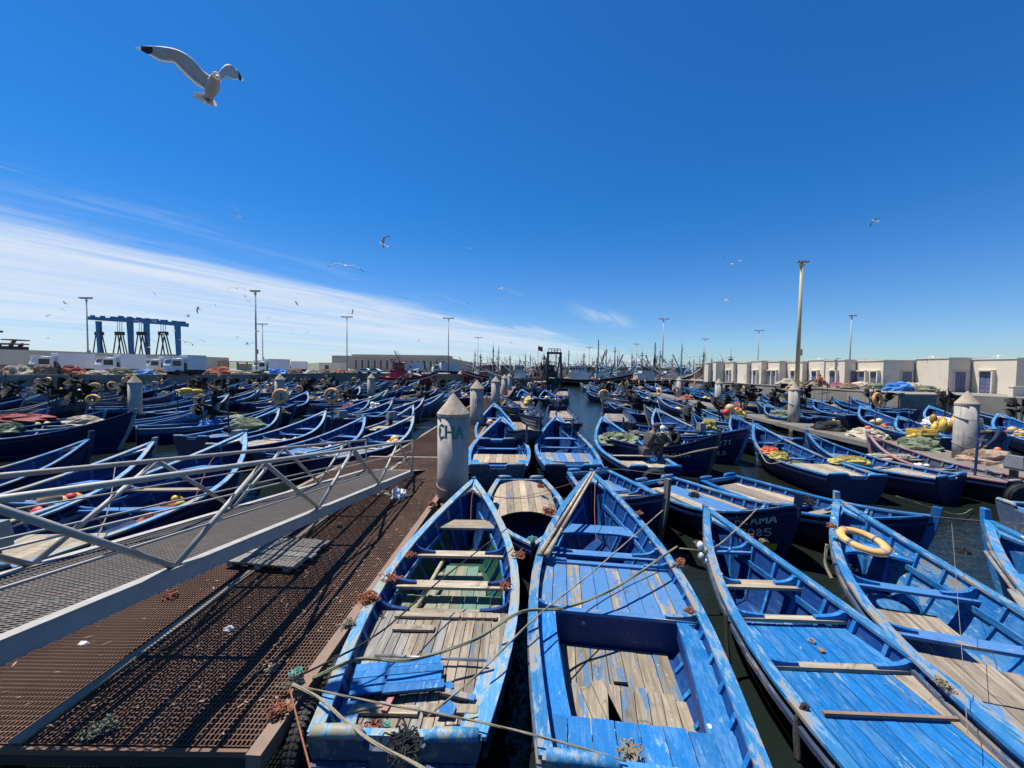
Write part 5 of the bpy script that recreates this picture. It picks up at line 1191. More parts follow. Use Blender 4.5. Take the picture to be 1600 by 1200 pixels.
def tyre(p_, rz, label, Rr=.27, r=.095):
    o = empty('tyre_fender', p_, rz); M = Matrix.Rotation(R(90), 3, 'Y')
    MB().torus((0, 0, 0), Rr, r, 28, 10, M).build('tyre', 'rubber', o, True); tr = MB()
    for k in range(44):
        a = 2 * math.pi * k / 44; c = Vector((0, math.cos(a), math.sin(a))) * (Rr + r - .004)
        for sx in (-.045, 0, .045): tr.box(c + Vector((sx, 0, 0)), (.034, .012, .024), M=Matrix.Rotation(a, 3, 'X'))
    tr.build('tread', 'rubber', o)['kind'] = 'stuff'; tag(o, label, 'tyre', 'tyre fenders along the pontoon'); return o
tyre((-1.95, 3.60, .34), 0, 'black tyre fender nearest at the pontoon corner', .27, .085); tyre((-1.955, 4.22, .36), .05, 'black tyre fender second from the pontoon corner', .25, .07); tyre((-1.965, 4.80, .34), -.05, 'worn tyre fender third from the pontoon corner', .25, .06)
tyre((-.75, 3.05, .12), R(90), 'tyre hanging under the stern notch beside the pontoon'); q = P(1024, 752, .6); tyre(q, R(70), 'tyre behind the tall stem post', .3, .1); q = P(1597, 778, .45); tyre(q, R(80), 'tyre on the dark stern at the right edge', .3, .1)
# loose boards on the grey deck
def in_boat(o, p_): return o.matrix_world @ Vector(p_)
bpy.context.view_layer.update()
bd = empty('blue_boards', P(612, 1062, .56), R(2)); tag(bd, 'two small panels of bright blue boards lying on the grey deck', 'boards')
for k in range(4): MB().box((-.22 + .02 * k, .10 - k * .105 + .05, .03 + .004 * (k % 2)), (.44, .10, .025), .12).build('board', 'bright_blue_paint', bd)
for k in range(4): MB().box((.22 + .02 * k, .17 - k * .115, .062 + .003 * (k % 2)), (.58 + .05 * (k % 2), .108, .025), .1).build('board', 'bright_blue_paint', bd)
for sx in (.05, .42): MB().box((sx, 0, .04), (.06, .40, .02), .1).build('batten', 'blue_paint', bd)
tag(MB().box((0, 0, 0), (.09, .10, .03), .5).build('blue_chip', 'bright_blue_paint'), 'small blue wood chip upright on the grey deck', 'wood chip').location = P(701, 1073, .56)
tag(MB().prism([(-.09, -.06), (.08, -.07), (.1, .02), (.01, .11), (-.06, .06)], 0, .03).build('blue_chip', 'bright_blue_paint'), 'ragged blue board end lying near the stern tangle', 'wood chip').location = P(697, 1111, .56)
tag(MB().prism([(-.2, -.05), (.2, .05), (.1, .09), (-.16, .04)], 0, .02).build('pale_splinter', 'pale_wood'), 'pale split board lying on the grey deck', 'wood chip').location = P(575, 1110, .56)
a, b_ = P(586, 1024, .60), P(760, 1032, .60); tag(MB().tube([a, b_], .017, 10).build('metal_pole', 'alu', None, True), 'shiny metal tube lying across the grey deck', 'pole')
tag(MB().bar(P(690, 1080, .575), P(742, 1092, .575), .07, .03).build('loose_plank', 'deck_wood_blue'), 'short bluish plank lying on the grey deck at right', 'plank')
tag(MB().bar(P(600, 1112, .575), P(612, 1090, .575), .06, .03).build('loose_plank', 'pink_paint'), 'reddish short plank lying on the grey deck', 'plank')
# two poles over the bow of the open hold boat
for k, (dx_, lb) in enumerate(((0, 'left long pole leaning over the bow of the open hold boat'), (7, 'right long pole leaning over the bow of the open hold boat'))):
    a = P(924 + dx_ * .7, 738, 1.48); b_ = P(846 + dx_ * 1.6, 862, .80); o = empty('boat_pole', b_); tag(o, lb, 'pole', 'poles over a bow')
    MB().tube([Vector((0, 0, 0)), (a - b_) * .5, a - b_], [.030, .034, .026], 8).build('shaft', 'pale_wood', o, True)
    MB().tube([(a - b_) * .22, (a - b_) * .36], .036, 8).build('worn_grip', 'edge_rust', o, True); MB().tube([(a - b_) * -.03, (a - b_) * .12], [.055, .04], 8).build('blade_end', 'bench_wood', o, True)
for k, lb in enumerate(('left grey oar in the boat at the right edge', 'right grey oar in the boat at the right edge')):
    a = P(1540 + 9 * k, 862, 1.1); b_ = P(1615 + 10 * k, 965, .75); o = empty('oar', b_); tag(o, lb, 'oar', 'oars'); d = a - b_
    MB().tube([d * .35, d], .026, 8).build('shaft', 'grey_wood', o, True); MB().bar(d * -.1, d * .36, .13, .025).build('blade', 'grey_wood', o)
# lifebuoy on the bow of boat four
c = P(1348, 845, 1.12); lb_ = empty('lifebuoy', c, R(-20)); tag(lb_, 'pale orange lifebuoy with grey bands lying on the blue bow', 'lifebuoy')
M = Matrix.Rotation(R(10), 3, 'X') @ Matrix.Rotation(R(8), 3, 'Y'); MB().torus((0, 0, 0), .30, .068, 40, 12, M, .8).build('ring', 'ring_orange', lb_, True)
for k in range(4):
    a = R(35) + k * math.pi / 2; MB().tube([M @ Vector(((.30 + .072 * math.cos(t_)) * math.cos(a + s_), (.30 + .072 * math.cos(t_)) * math.sin(a + s_), .058 * math.sin(t_))) for t_ in [2 * math.pi * i / 14 for i in range(15)] for s_ in (0,)], .012, 6).build('band', 'ring_band', lb_, True)
    rows = [[M @ Vector(((.30 + .072 * math.cos(t_)) * math.cos(a + s_), (.30 + .072 * math.cos(t_)) * math.sin(a + s_), .058 * math.sin(t_))) for t_ in [2 * math.pi * i / 14 for i in range(14)]] for s_ in (-.09, 0, .09)]
    MB().grid([r[::-1] for r in rows], True).build('band', 'ring_band', lb_, True)
pts = []
for k in range(33):
    a = 2 * math.pi * k / 32; e = .38 + .025 * abs(math.sin(2 * (a - R(35)))); pts.append(M @ Vector((math.cos(a) * e, math.sin(a) * e, -.01)))
MB().tube(pts, .007, 5).build('grab_line', 'rope_tan', lb_)
# pallet of boards on the pontoon, bag, small litter
pl = empty('wood_pallet', P(437, 868, .72), R(-8)); tag(pl, 'broken grey wooden board panel lying on the grating below the gangway', 'pallet')
for k in range(6): MB().box((rnd.uniform(-.03, .05), -.42 + k * .165, .09 + rnd.uniform(-.006, .006)), (1.30 + rnd.uniform(-.1, .08), .15, .028), rnd.uniform(-.02, .02)).build('board', 'grey_wood', pl)
for sx in (-.5, 0, .5): MB().box((sx, 0, .04), (.09, .98, .06)).build('batten', 'grey_wood', pl)
bag = heap_mb(3.3, .17, .15, .25, 16, 8, .5).build('plastic_bag', 'plastic_white'); bag.location = P(622, 776, .71); tag(bag, 'crumpled white plastic bag on the grating at the gangway end', 'bag')
net_heap(P(600, 772, .71), .18, .12, .08, 'net_pale', 'pale scraps beside the white plastic bag', n=12, m=5)
for (x, y, s_, lb) in ((358, 981, .07, 'small crushed plastic bottle on the grating'), (130, 1004, .06, 'white paper scrap on the grating near the gangway beam')):
    o = heap_mb(x, s_, s_ * .6, s_ * .7, 10, 5, .5).build('litter', 'plastic_white'); o.location = P(x, y, .71); tag(o, lb, 'litter')
fk = MB(); rf = random.Random(5)
for k in range(900):
    y = 3.3 + 10.5 * rf.random(); u = rf.random() ** .35 if k % 3 else rf.random(); x = -6.0 + SL * (y - 3.2) + 3.8 * u; s_ = rf.uniform(.006, .022); a = rf.uniform(0, 3.1)
    fk.box((x, y, PZ + .006), (s_ * rf.uniform(1, 4), s_, .006), a)
o = fk.build('debris', 'edge_rust'); tag(o, 'rusty flakes and fibre scraps strewn over the pontoon grating', 'debris', kind='stuff')
# corks on the bow of boat three
ck = empty('cork_floats', P(1096, 862, .95)); tag(ck, 'string of white and brown cork floats on the blue decked boat bow', 'floats')
for k, m_ in enumerate(('float_white', 'float_tan', 'float_white', 'float_white')): MB().ball(((k % 2) * .06 - .02, -.02 * k, -.08 * k + .1), .055, 9, 6, (1, 1, 1.4)).build('float', m_, ck, True)
# ------------------------------------------------------------------ right quay: stepped row of storage units
brk = [1099, 1106, 1112, 1118, 1126, 1131, 1145, 1150, 1166, 1172, 1189, 1198, 1217, 1228, 1253, 1261, 1287, 1319, 1337, 1379, 1428, 1481, 1516, 1587]
kinds = 'BDBDDBDBDBDBDBDBBDBDBDB'      # B: face toward the water, D: face toward the viewer
X, Yc = 52.6, 44.2; corners = []
# walk from near (right) to far (left)
Yn = 600 * X / (1587 - 800); pts = [(X, Yn)]
for i in range(len(kinds) - 1, -1, -1):
    xl = brk[i]
    if kinds[i] == 'B': Yn = 600 * X / (xl - 800)
    else: X = (xl - 800) / 600 * Yn
    pts.append((X, Yn, kinds[i]))
ROOF = 5.75
units = []; cur = None
for (p0, p1) in zip(pts, pts[1:]):
    if p1[2] == 'B': units.append((p0[0], p0[1], p1[1]))
def door(o, x, y, w_, h_, ax, paneled=True):
    """blue steel door with recessed panels; ax 0: in a wall facing -X, 1: in a wall facing -Y"""
    d = MB().box((0, 0, h_ / 2), (.06, w_, h_)); e = d.build('door', 'door_blue', o); e.location = (x, y, 2.02)
    if ax: e.rotation_euler = (0, 0, R(90))
    if paneled:
        for i in range(2):
            for k in range(5): MB().box((-.04, (i - .5) * w_ * .46, h_ * (.11 + k * .195)), (.03, w_ * .36, h_ * .14)).build('panel', 'door_blue', e)
    MB().box((-.03, -w_ / 2 - .05, h_ / 2 + .02), (.12, .08, h_ + .1)).box((-.03, w_ / 2 + .05, h_ / 2 + .02), (.12, .08, h_ + .1)).box((-.03, 0, h_ + .06), (.12, w_ + .18, .08)).build('door_frame', 'stucco', e)
    MB().box((-.05, w_ * .40, h_ * .48), (.05, .04, .12)).build('handle', 'dark_steel', e)
    return e
names = ['nearest at the right edge with blue paneled door', 'second from the right, blank bright wall', 'third from the right with two blue doors', 'fourth from the right with a shaded doorway', 'fifth from the right with one blue door', 'sixth from the right beside the tall lamp post', 'seventh from the right behind the nets', 'eighth from the right', 'ninth from the right', 'tenth from the right', 'eleventh from the right, near the trawlers', 'twelfth from the right, near the trawlers', 'farthest small one beside the trawlers']
for i, (x, y0, y1) in enumerate(units):
    o = empty('storage_unit', (x + 4, (y0 + y1) / 2, 2.0)); lc = lambda a, b_, c: Vector((a, b_, c)) - Vector(o.location)
    tag(o, 'beige stucco storage unit ' + names[min(i, len(names) - 1)], 'building', 'row of storage units on the right quay')
    hz = ROOF + .14 * math.sin(i * 2.1)
    MB().box(lc(x + 5, (y0 + y1) / 2, (2 + hz) / 2), (10, abs(y1 - y0), hz - 2)).build('wall', 'stucco', o)
    MB().box(lc(x + 5, (y0 + y1) / 2, hz + .06), (10.14, abs(y1 - y0) + .06, .12)).build('coping', 'stucco', o)
    MB().box(lc(x + .02, y1 - .1, (2 + hz) / 2 - .05), (.16, .16, hz - 2.1)).build('rain_pipe', 'spar_grey', o)
    def dr(yy, w_, h_):
        e = door(o, 0, 0, w_, h_, 0, abs(yy) < 60 or i < 4); e.location = lc(x - .03, yy, 2.02)
        MB().box(lc(x - .12, yy - w_ / 2 - .12, 2 + h_ / 2 + .1), (.5, .14, h_ + .2)).box(lc(x - .12, yy, 2 + h_ + .18), (.5, w_ + .4, .14)).build('porch', 'stucco', o)
    ym = (y0 + y1) / 2; ln = abs(y1 - y0)
    if i == 0: dr(y0 + ln * .62, 1.15, 2.35)
    elif i == 2: dr(y0 + ln * .28, 1.0, 2.2); dr(y0 + ln * .72, 1.0, 2.2)
    elif i in (3, 4, 5, 7, 9): dr(ym, min(1.1, ln * .4), 2.2)
    elif i == 6: dr(y0 + ln * .3, .9, 2.2); dr(y0 + ln * .7, .9, 2.2)
    # doorway in the shaded end wall that faces the viewer
    if i in (1, 2, 3):
        e = door(o, 0, 0, 1.2, 2.3, 1); e.location = lc(x + (1.3 if i != 2 else 2.9), y0 - .03, 2.02)
    # roof gulls stand on it
for k, (x, y) in enumerate(((1303, 565), (1340, 564), (1383, 562.5), (1510, 561), (1418, 563))): pass
tag(MB().box((0, 0, .45), (5.0, .35, .9)).box((0, 0, .93), (5.1, .45, .08)).build('parapet', 'stucco'), 'low beige parapet in front of the nearest storage unit', 'wall').location = (50.6, 37.0, 2.0)
# nets and goods along the right quay
RQ = 'net heaps on the right quay'
for i, (x, y, w_, m_, l) in enumerate(((1275, 604, 1.6, 'net_brown', 'brown net heap under the tall lamp post'), (1290, 604, 1.0, 'net_pink', 'magenta net bundle on the right quay, left one'), (1308, 606, .9, 'net_pink', 'magenta net bundle on the right quay, right one'), (1322, 607, 1.8, 'net_brown', 'low brown net heap on the right quay'), (1337, 606, 1.6, 'net_red', 'pinkish net heap on the right quay'),
                                  (1354, 607, 1.9, 'net_pale', 'pale striped net heap on the right quay'), (1374, 608, 1.5, 'net_green', 'greenish net heap on the right quay'), (1390, 607, 2.2, 'net_brown', 'tallest net heap on the right quay'), (1404, 610, 1.6, 'tarp_blue', 'net heap with blue sheet at the quay corner'), (1420, 609, 1.6, 'net_pale', 'pale yellow net heap behind the quay corner'), (1444, 611, 1.5, 'net_green', 'flat net heap before the blank storage wall'), (1150, 594, 2.5, 'net_brown', 'far net heap left on the right quay'), (1180, 595, 2.6, 'net_pale', 'far pale net heap on the right quay'), (1205, 598, 2.4, 'net_brown', 'dark net heap between storage units and pile'), (1235, 602, 2.0, 'net_pale', 'grey net heap beside the tall lamp post base'))):
    q = P(x, y + 1, 2.0); q.x = max(q.x, 40.6); q.y = min(q.y, 70); net_heap((q.x, q.y, 2.0), w_ * .9, w_ * .8, rnd.uniform(.7, 1.1) * (1.5 if 'tallest' in l else 1), m_, l, RQ, floats=2 if i % 3 == 0 else 0)
for i, (u, m_, l) in enumerate(((.34, 'net_brown', 'brown net heap on the right pontoon between the two thick piles'), (.50, 'net_green', 'green net heap on the right pontoon midway'), (.66, 'net_pale', 'pale net heap on the right pontoon before the middle pile'), (.82, 'black_cloth', 'black plastic heap on the right pontoon'), (1.25, 'net_brown', 'brown net heap on the far part of the right pontoon'), (1.6, 'net_red', 'red net heap on the far part of the right pontoon'))):
    q = Vector((17.7, 9)).lerp(Vector((19.0, 26)), u) if u < 1 else Vector((19.0, 26.2)).lerp(Vector((22.4, 60)), u - 1); net_heap((q.x + .3, q.y, .62), .75, .9, .5, m_, l, 'net heaps on the right pontoon', floats=2, fm=('float_orange', 'float_yellow')[i % 2])
# left quay: nets heaped along the edge
ORD = 'first second third fourth fifth sixth seventh eighth ninth tenth eleventh twelfth thirteenth fourteenth fifteenth sixteenth seventeenth eighteenth nineteenth twentieth twenty-first twenty-second twenty-third twenty-fourth twenty-fifth last'.split()
for i in range(26):
    f_ = i / 25; e = f_ * 3
    if f_ < .3: a, b_, u = Vector((-84, 40)), Vector((-68, 51)), f_ / .3
    elif f_ < .75: a, b_, u = Vector((-68, 51)), Vector((-49.4, 73)), (f_ - .3) / .45
    else: a, b_, u = Vector((-49.4, 73)), Vector((-48.4, 118)), (f_ - .75) / .25
    q = a.lerp(b_, u) + Vector((-2.0, 1.6)) * rnd.uniform(.8, 1.3); m_ = ('net_brown', 'net_pale', 'net_brown', 'net_red', 'net_pale', 'net_green', 'tarp_blue')[i % 7]
    net_heap((q.x, q.y, QZ), rnd.uniform(1.3, 2.6), rnd.uniform(1.2, 1.8), rnd.uniform(.7, 1.5), m_, f"{m_.split('_')[1]} net heap, {ORD[i]} from the left along the left quay edge", 'net heaps along the left quay edge', floats=3 if i % 4 == 1 else 0)

# ------------------------------------------------------------------ lamp posts
def lamp(px_, top, Y, base, label, mat='lamp_steel', r=.16, head=1.6):
    t_ = PD(px_, top, Y); o = empty('lamp_post', (t_.x, t_.y, base)); h_ = t_.z - base; tag(o, label, 'lamp post', 'tall harbour lamp posts')
    MB().tube([(0, 0, 0), (0, 0, h_)], [r, r * .62], 10).build('mast', mat, o, True); MB().tube([(0, 0, h_ - .5), (0, 0, h_ - .2)], r * 1.2, 10).build('collar', mat, o)
    MB().bar((-head, 0, h_ + .05), (head, 0, h_ + .05), .18, .12).build('crossarm', mat, o)
    for sx in (-1, -.35, .35, 1): MB().box((sx * head * .85, -.1, h_ + .2), (head * .42, .55, .22), M=Matrix.Rotation(R(15), 3, 'X')).build('floodlight', 'spar_grey', o)
    MB().box((r, 0, h_ * .28), (.35, .35, .9)).build('junction_box', mat, o)
lamp(1253, 411, 55, 2.0, 'tallest lamp post, yellowish, on the right quay', 'lamp_yellow', .30, .75); lamp(1331, 494, 92, 2.0, 'grey lamp post behind the storage units', head=.9)
lamp(399, 456, 78, QZ, 'tall lamp post left of centre on the left quay', r=.2, head=.9); lamp(135, 467, 70, QZ, 'lamp post left of the blue travel lift', r=.14, head=1.0); lamp(410, 507, 125, QZ, 'small far lamp post just right of the tall left one')
lamp(542, 496, 112, QZ, 'lamp post in front of the arched building'); lamp(701, 498, 118, QZ, 'lamp post at the right end of the arched building'); lamp(747, 528, 170, QZ, 'distant lamp post right of the arched building'); lamp(1037, 499, 120, 1.9, 'tall lamp post rising over the trawlers', r=.2); lamp(1102, 530, 172, 1.9, 'distant lamp post over the trawlers, right'); lamp(1186, 517, 140, 2.0, 'thin lamp post behind the far storage units')
lamp(921, 543, 180, 1.9, 'distant lamp post over the channel'); lamp(995, 538, 190, 1.9, 'distant lamp post between trawler masts'); lamp(868, 548, 190, 1.9, 'smallest distant lamp post right of the gallows ship')

# ------------------------------------------------------------------ left quay: lorries, cars, travel lift, wall, arched building
def lorry(px_, Y, rz, label, L=9.4, flip=1):
    q = PD(px_, 575, Y); o = empty('lorry', (q.x, Y, QZ), rz, (flip, 1, 1)); tag(o, label, 'lorry', 'white box lorries on the left quay')
    MB().box((1.15, 0, 2.25), (L - 2.6, 2.4, 2.5)).build('cargo_box', 'truck_white', o)
    MB().add([(-L / 2, -1.1, .7), (-L / 2, 1.1, .7), (-L / 2, 1.1, 1.7), (-L / 2, -1.1, 1.7), (-L / 2 + .35, -1.1, 2.7), (-L / 2 + .35, 1.1, 2.7), (-L / 2 + 1.95, -1.1, .7), (-L / 2 + 1.95, 1.1, .7), (-L / 2 + 1.95, -1.1, 2.9), (-L / 2 + 1.95, 1.1, 2.9)],
             [(0, 3, 2, 1), (3, 4, 5, 2), (4, 8, 9, 5), (0, 6, 8, 4, 3), (1, 2, 5, 9, 7), (6, 7, 9, 8), (0, 1, 7, 6)]).build('cab', 'truck_white', o)
    MB().slab([(-L / 2 + .10, -.95, 1.85), (-L / 2 + .10, .95, 1.85), (-L / 2 + .33, .95, 2.55), (-L / 2 + .33, -.95, 2.55)], .04, (-1, 0, .2)).build('windscreen', 'glass_dark', o)
    for sy in (-1, 1): MB().box((-L / 2 + .95, sy * 1.11, 2.05), (1.15, .03, .85)).build('side_window', 'glass_dark', o)
    for sy in (-1.0, 1.0):
        for xx in (-L / 2 + 1.0, L / 2 - 2.4, L / 2 - 1.2): MB().tube([(xx, sy - .13, .48), (xx, sy + .13, .48)], .48, 14).build('wheel', 'rubber', o)
    MB().box((.4, 0, .78), (L - 1.4, 2.2, .36)).box((-L / 2 + 2.1, 0, 1.5), (.3, 2.0, 1.2)).build('chassis', 'dark_steel', o); MB().box((-L / 2 + .6, 0, 2.95), (1.0, 1.8, .25)).build('air_deflector', 'truck_white', o)
lorry(100, 63, R(68), 'long white box lorry farthest left on the quay', 6.9); lorry(190, 66, R(66), 'white box lorry left of the travel lift middle', 6.0); lorry(262, 78, R(66), 'white lorry half hidden behind two others', 7.0); lorry(290, 66, R(66), 'shorter white box lorry right of the travel lift', 5.4); lorry(425, 92, R(60), 'white box lorry beside the tall left lamp post', 7.6)
lorry(640, 118, R(40), 'white lorry behind the red boat', 8.6); lorry(697, 120, R(25), 'white box lorry right of the red boat', 8.6); lorry(462, 128, .1, 'distant pale lorry left of the arched building', 7.0)
def car(px_, Y, mat, label, rz=0.0):
    q = PD(px_, 578, Y); o = empty('parked_car', (q.x, Y, QZ), rz); tag(o, label, 'car', 'cars on the left quay')
    prof = [(-2.1, .35), (-2.15, .75), (-1.3, .95), (-.75, 1.45), (.75, 1.48), (1.5, 1.0), (2.05, .9), (2.1, .35)]
    MB().slab([(x, -.82, z) for x, z in prof], 1.64, (0, 1, 0)).build('body', mat, o)
    for sy in (-.83, .83): MB().slab([(-1.1, sy - .01, .98), (1.25, sy - .01, 1.0), (.7, sy - .01, 1.38), (-.7, sy - .01, 1.36)], .02, (0, 1, 0)).build('side_window', 'glass_dark', o)
    for sy in (-.75, .75):
        for xx in (-1.35, 1.3): MB().tube([(xx, sy - .1, .32), (xx, sy + .1, .32)], .32, 12).build('wheel', 'rubber', o)
car(14, 60, 'car_dark', 'dark parked car at the left edge of the quay'); car(42, 59, 'car_dark', 'dark parked car beside the long lorry'); car(570, 112, 'truck_white', 'white pickup left of the red boat'); car(585, 110, 'truck_white', 'white van nearest the red boat')
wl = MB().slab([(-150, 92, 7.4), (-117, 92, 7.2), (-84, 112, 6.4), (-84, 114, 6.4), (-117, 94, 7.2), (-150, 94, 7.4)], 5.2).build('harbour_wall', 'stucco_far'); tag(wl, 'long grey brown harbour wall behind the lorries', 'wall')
hut = empty('quay_shelter', (-80, 112, QZ)); tag(hut, 'low brown shelter with posts at the end of the harbour wall', 'shelter')
MB().box((0, 0, 2.9), (9, 4, .3)).build('roof', 'ship_wood', hut)
for x in (-4, -1.4, 1.4, 4):
    for y in (-1.8, 1.8): MB().box((x, y, 1.4), (.25, .25, 2.8)).build('post', 'ship_wood', hut)
MB().box((1.5, 1.2, 1.2), (4, 1, 2.4)).build('back_wall', 'stucco_far', hut)
# blue travel lift
tl = empty('travel_lift', PD(215, 570, 122)); tl.location.z = QZ; tag(tl, 'big blue steel travel lift with four legs over the quay', 'crane'); bx = tl.location.x
def TX(px_, py, Y): q = PD(px_, py, Y); return q - Vector(tl.location)
for (x0, y0, x1, y1, Y, lx) in ((137, 497, 262, 505, 132, (154, 229)), (182, 498, 293, 508, 118, (203, 277))):
    MB().bar(TX(x0, y0, Y), TX(x1, y1, Y), 1.0, 1.1).build('top_beam', 'crane_blue', tl)
    for k in range(8): MB().box(TX(x0 + (x1 - x0) * (k + .5) / 8, y0 + (y1 - y0) * (k + .5) / 8 - 3.5, Y), (1.0, .8, .6)).build('winch', 'crane_blue', tl)
    for l_ in lx:
        a = TX(l_, 502, Y); MB().add([(a.x - .62, a.y - .5, a.z), (a.x + .62, a.y - .5, a.z), (a.x + .62, a.y + .5, a.z), (a.x - .62, a.y + .5, a.z), (a.x - .4 + .3, a.y - .4, .8), (a.x + .4 + .3, a.y - .4, .8), (a.x + .4 + .3, a.y + .4, .8), (a.x - .4 + .3, a.y + .4, .8)],
             [(0, 1, 2, 3), (4, 7, 6, 5), (0, 4, 5, 1), (1, 5, 6, 2), (2, 6, 7, 3), (3, 7, 4, 0)]).build('leg', 'crane_blue', tl)
        for sx in (-.9, 1.3): MB().tube([(a.x + sx, a.y - .5, .8), (a.x + sx, a.y + .5, .8)], .8, 14).build('wheel', 'rubber', tl)
    MB().bar(TX(lx[0], 556, Y), TX(lx[1], 556, Y), .8, .8).build('sill_beam', 'crane_blue', tl)
for px_, Y in ((155, 132), (187, 125), (221, 125), (255, 118)):
    t_ = TX(px_, 521, Y); MB().box(t_, (2.6, .8, 1.1)).build('spreader', 'dark_steel', tl); tp = TX(px_, 503, Y); c_ = MB()
    for k in (-.7, 0, .7): c_.tube([(tp.x + k, tp.y, tp.z), (t_.x + k, t_.y, t_.z)], .07, 5)
    c_.build('hoist_cable', 'dark_steel', tl); f_ = MB(); zb = TX(px_, 556, Y).z
    for a_, b_ in ((-1.1, -2.4), (-.6, .3), (.4, -.9), (.9, 2.4), (.2, 1.5)): f_.tube([(t_.x + a_, t_.y, t_.z), (t_.x + b_, t_.y, zb)], .17, 6)
    f_.build('sling', 'dark_steel', tl)
# grounded ship at the far left
sh = empty('moored_ship', PD(8, 575, 98)); sh.location.z = QZ - .3; tag(sh, 'dark brown ship upperworks at the far left edge', 'ship')
MB().box((0, 0, 2.6), (13, 5, 4.6)).build('deckhouse', 'ship_wood', sh); MB().box((-1, 0, 5.6), (9, 4.4, 1.4)).build('bridge', 'ship_dark', sh); MB().bar((1.5, 0, 7.9), (4.4, 0, 7.9), 3.6, .3).bar((-4, 0, 6.9), (3.8, 0, 6.9), 4.2, .3).build('bridge_wing', 'ship_wood', sh); m_ = MB()
for a_, b_ in (((-3, 0, 6), (-5.5, 0, 11)), ((-1, 0, 6), (-3.5, 0, 10.5)), ((-5.5, 0, 10), (-.5, 0, 10)), ((3.5, 1, 7), (1, 1, 5)), ((4, -1, 7.8), (2, -1, 5))): m_.bar(a_, b_, .5, .5)
m_.build('gallows', 'ship_dark', sh)
# arched building
ab = empty('arched_building', PD(610, 576, 152)); ab.location.z = QZ; tag(ab, 'long beige building with a row of tall arched windows', 'building'); W0 = PD(550, 560, 152).x - ab.location.x; W1 = PD(700, 560, 152).x - ab.location.x; HB = 6.6
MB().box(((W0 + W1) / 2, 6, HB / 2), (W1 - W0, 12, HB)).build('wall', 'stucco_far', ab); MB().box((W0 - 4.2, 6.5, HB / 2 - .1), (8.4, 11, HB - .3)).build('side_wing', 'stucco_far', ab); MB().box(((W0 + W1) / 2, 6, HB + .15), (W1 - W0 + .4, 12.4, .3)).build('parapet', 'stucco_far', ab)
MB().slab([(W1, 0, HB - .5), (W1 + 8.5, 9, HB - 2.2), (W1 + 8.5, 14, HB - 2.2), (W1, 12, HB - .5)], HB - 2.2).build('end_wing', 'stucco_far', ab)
arc = MB(); wnd = None
for k in range(15):
    x = W0 + 1.6 + k * (W1 - W0 - 3) / 14.2
    poly = [(x - .38, -.04, 1.2), (x + .38, -.04, 1.2), (x + .38, -.04, 4.3), (x + .27, -.04, 4.62), (x, -.04, 4.75), (x - .27, -.04, 4.62), (x - .38, -.04, 4.3)]
    MB().slab(poly, .06, (0, 1, 0)).build('window', 'glass_dark', ab)
    pts = [(x - 1.05, -.12, .6), (x - 1.05, -.12, 4.4)] + [(x - 1.05 * math.cos(a), -.12, 4.4 + 1.05 * math.sin(a)) for a in [math.pi * i / 8 for i in range(1, 8)]] + [(x + 1.05, -.12, 4.4), (x + 1.05, -.12, .6)]
    m_ = MB()
    for p_, q_ in zip(pts, pts[1:]): m_.bar(p_, q_, .26, .22, (0, 1, 0))
    m_.build('arch', 'stucco_far', ab)
kb = empty('kiosk', PD(520, 582, 126)); kb.location.z = QZ; tag(kb, 'small pale block house left of the arched building', 'building'); MB().box((0, 0, 1.5), (7, 4, 3.0)).build('wall', 'stucco', kb); MB().box((-1, -2.03, 1.6), (1.2, .06, 1.4)).build('window', 'glass_dark', kb); MB().box((0, 0, 3.06), (7.3, 4.3, .14)).build('roof', 'stucco', kb)

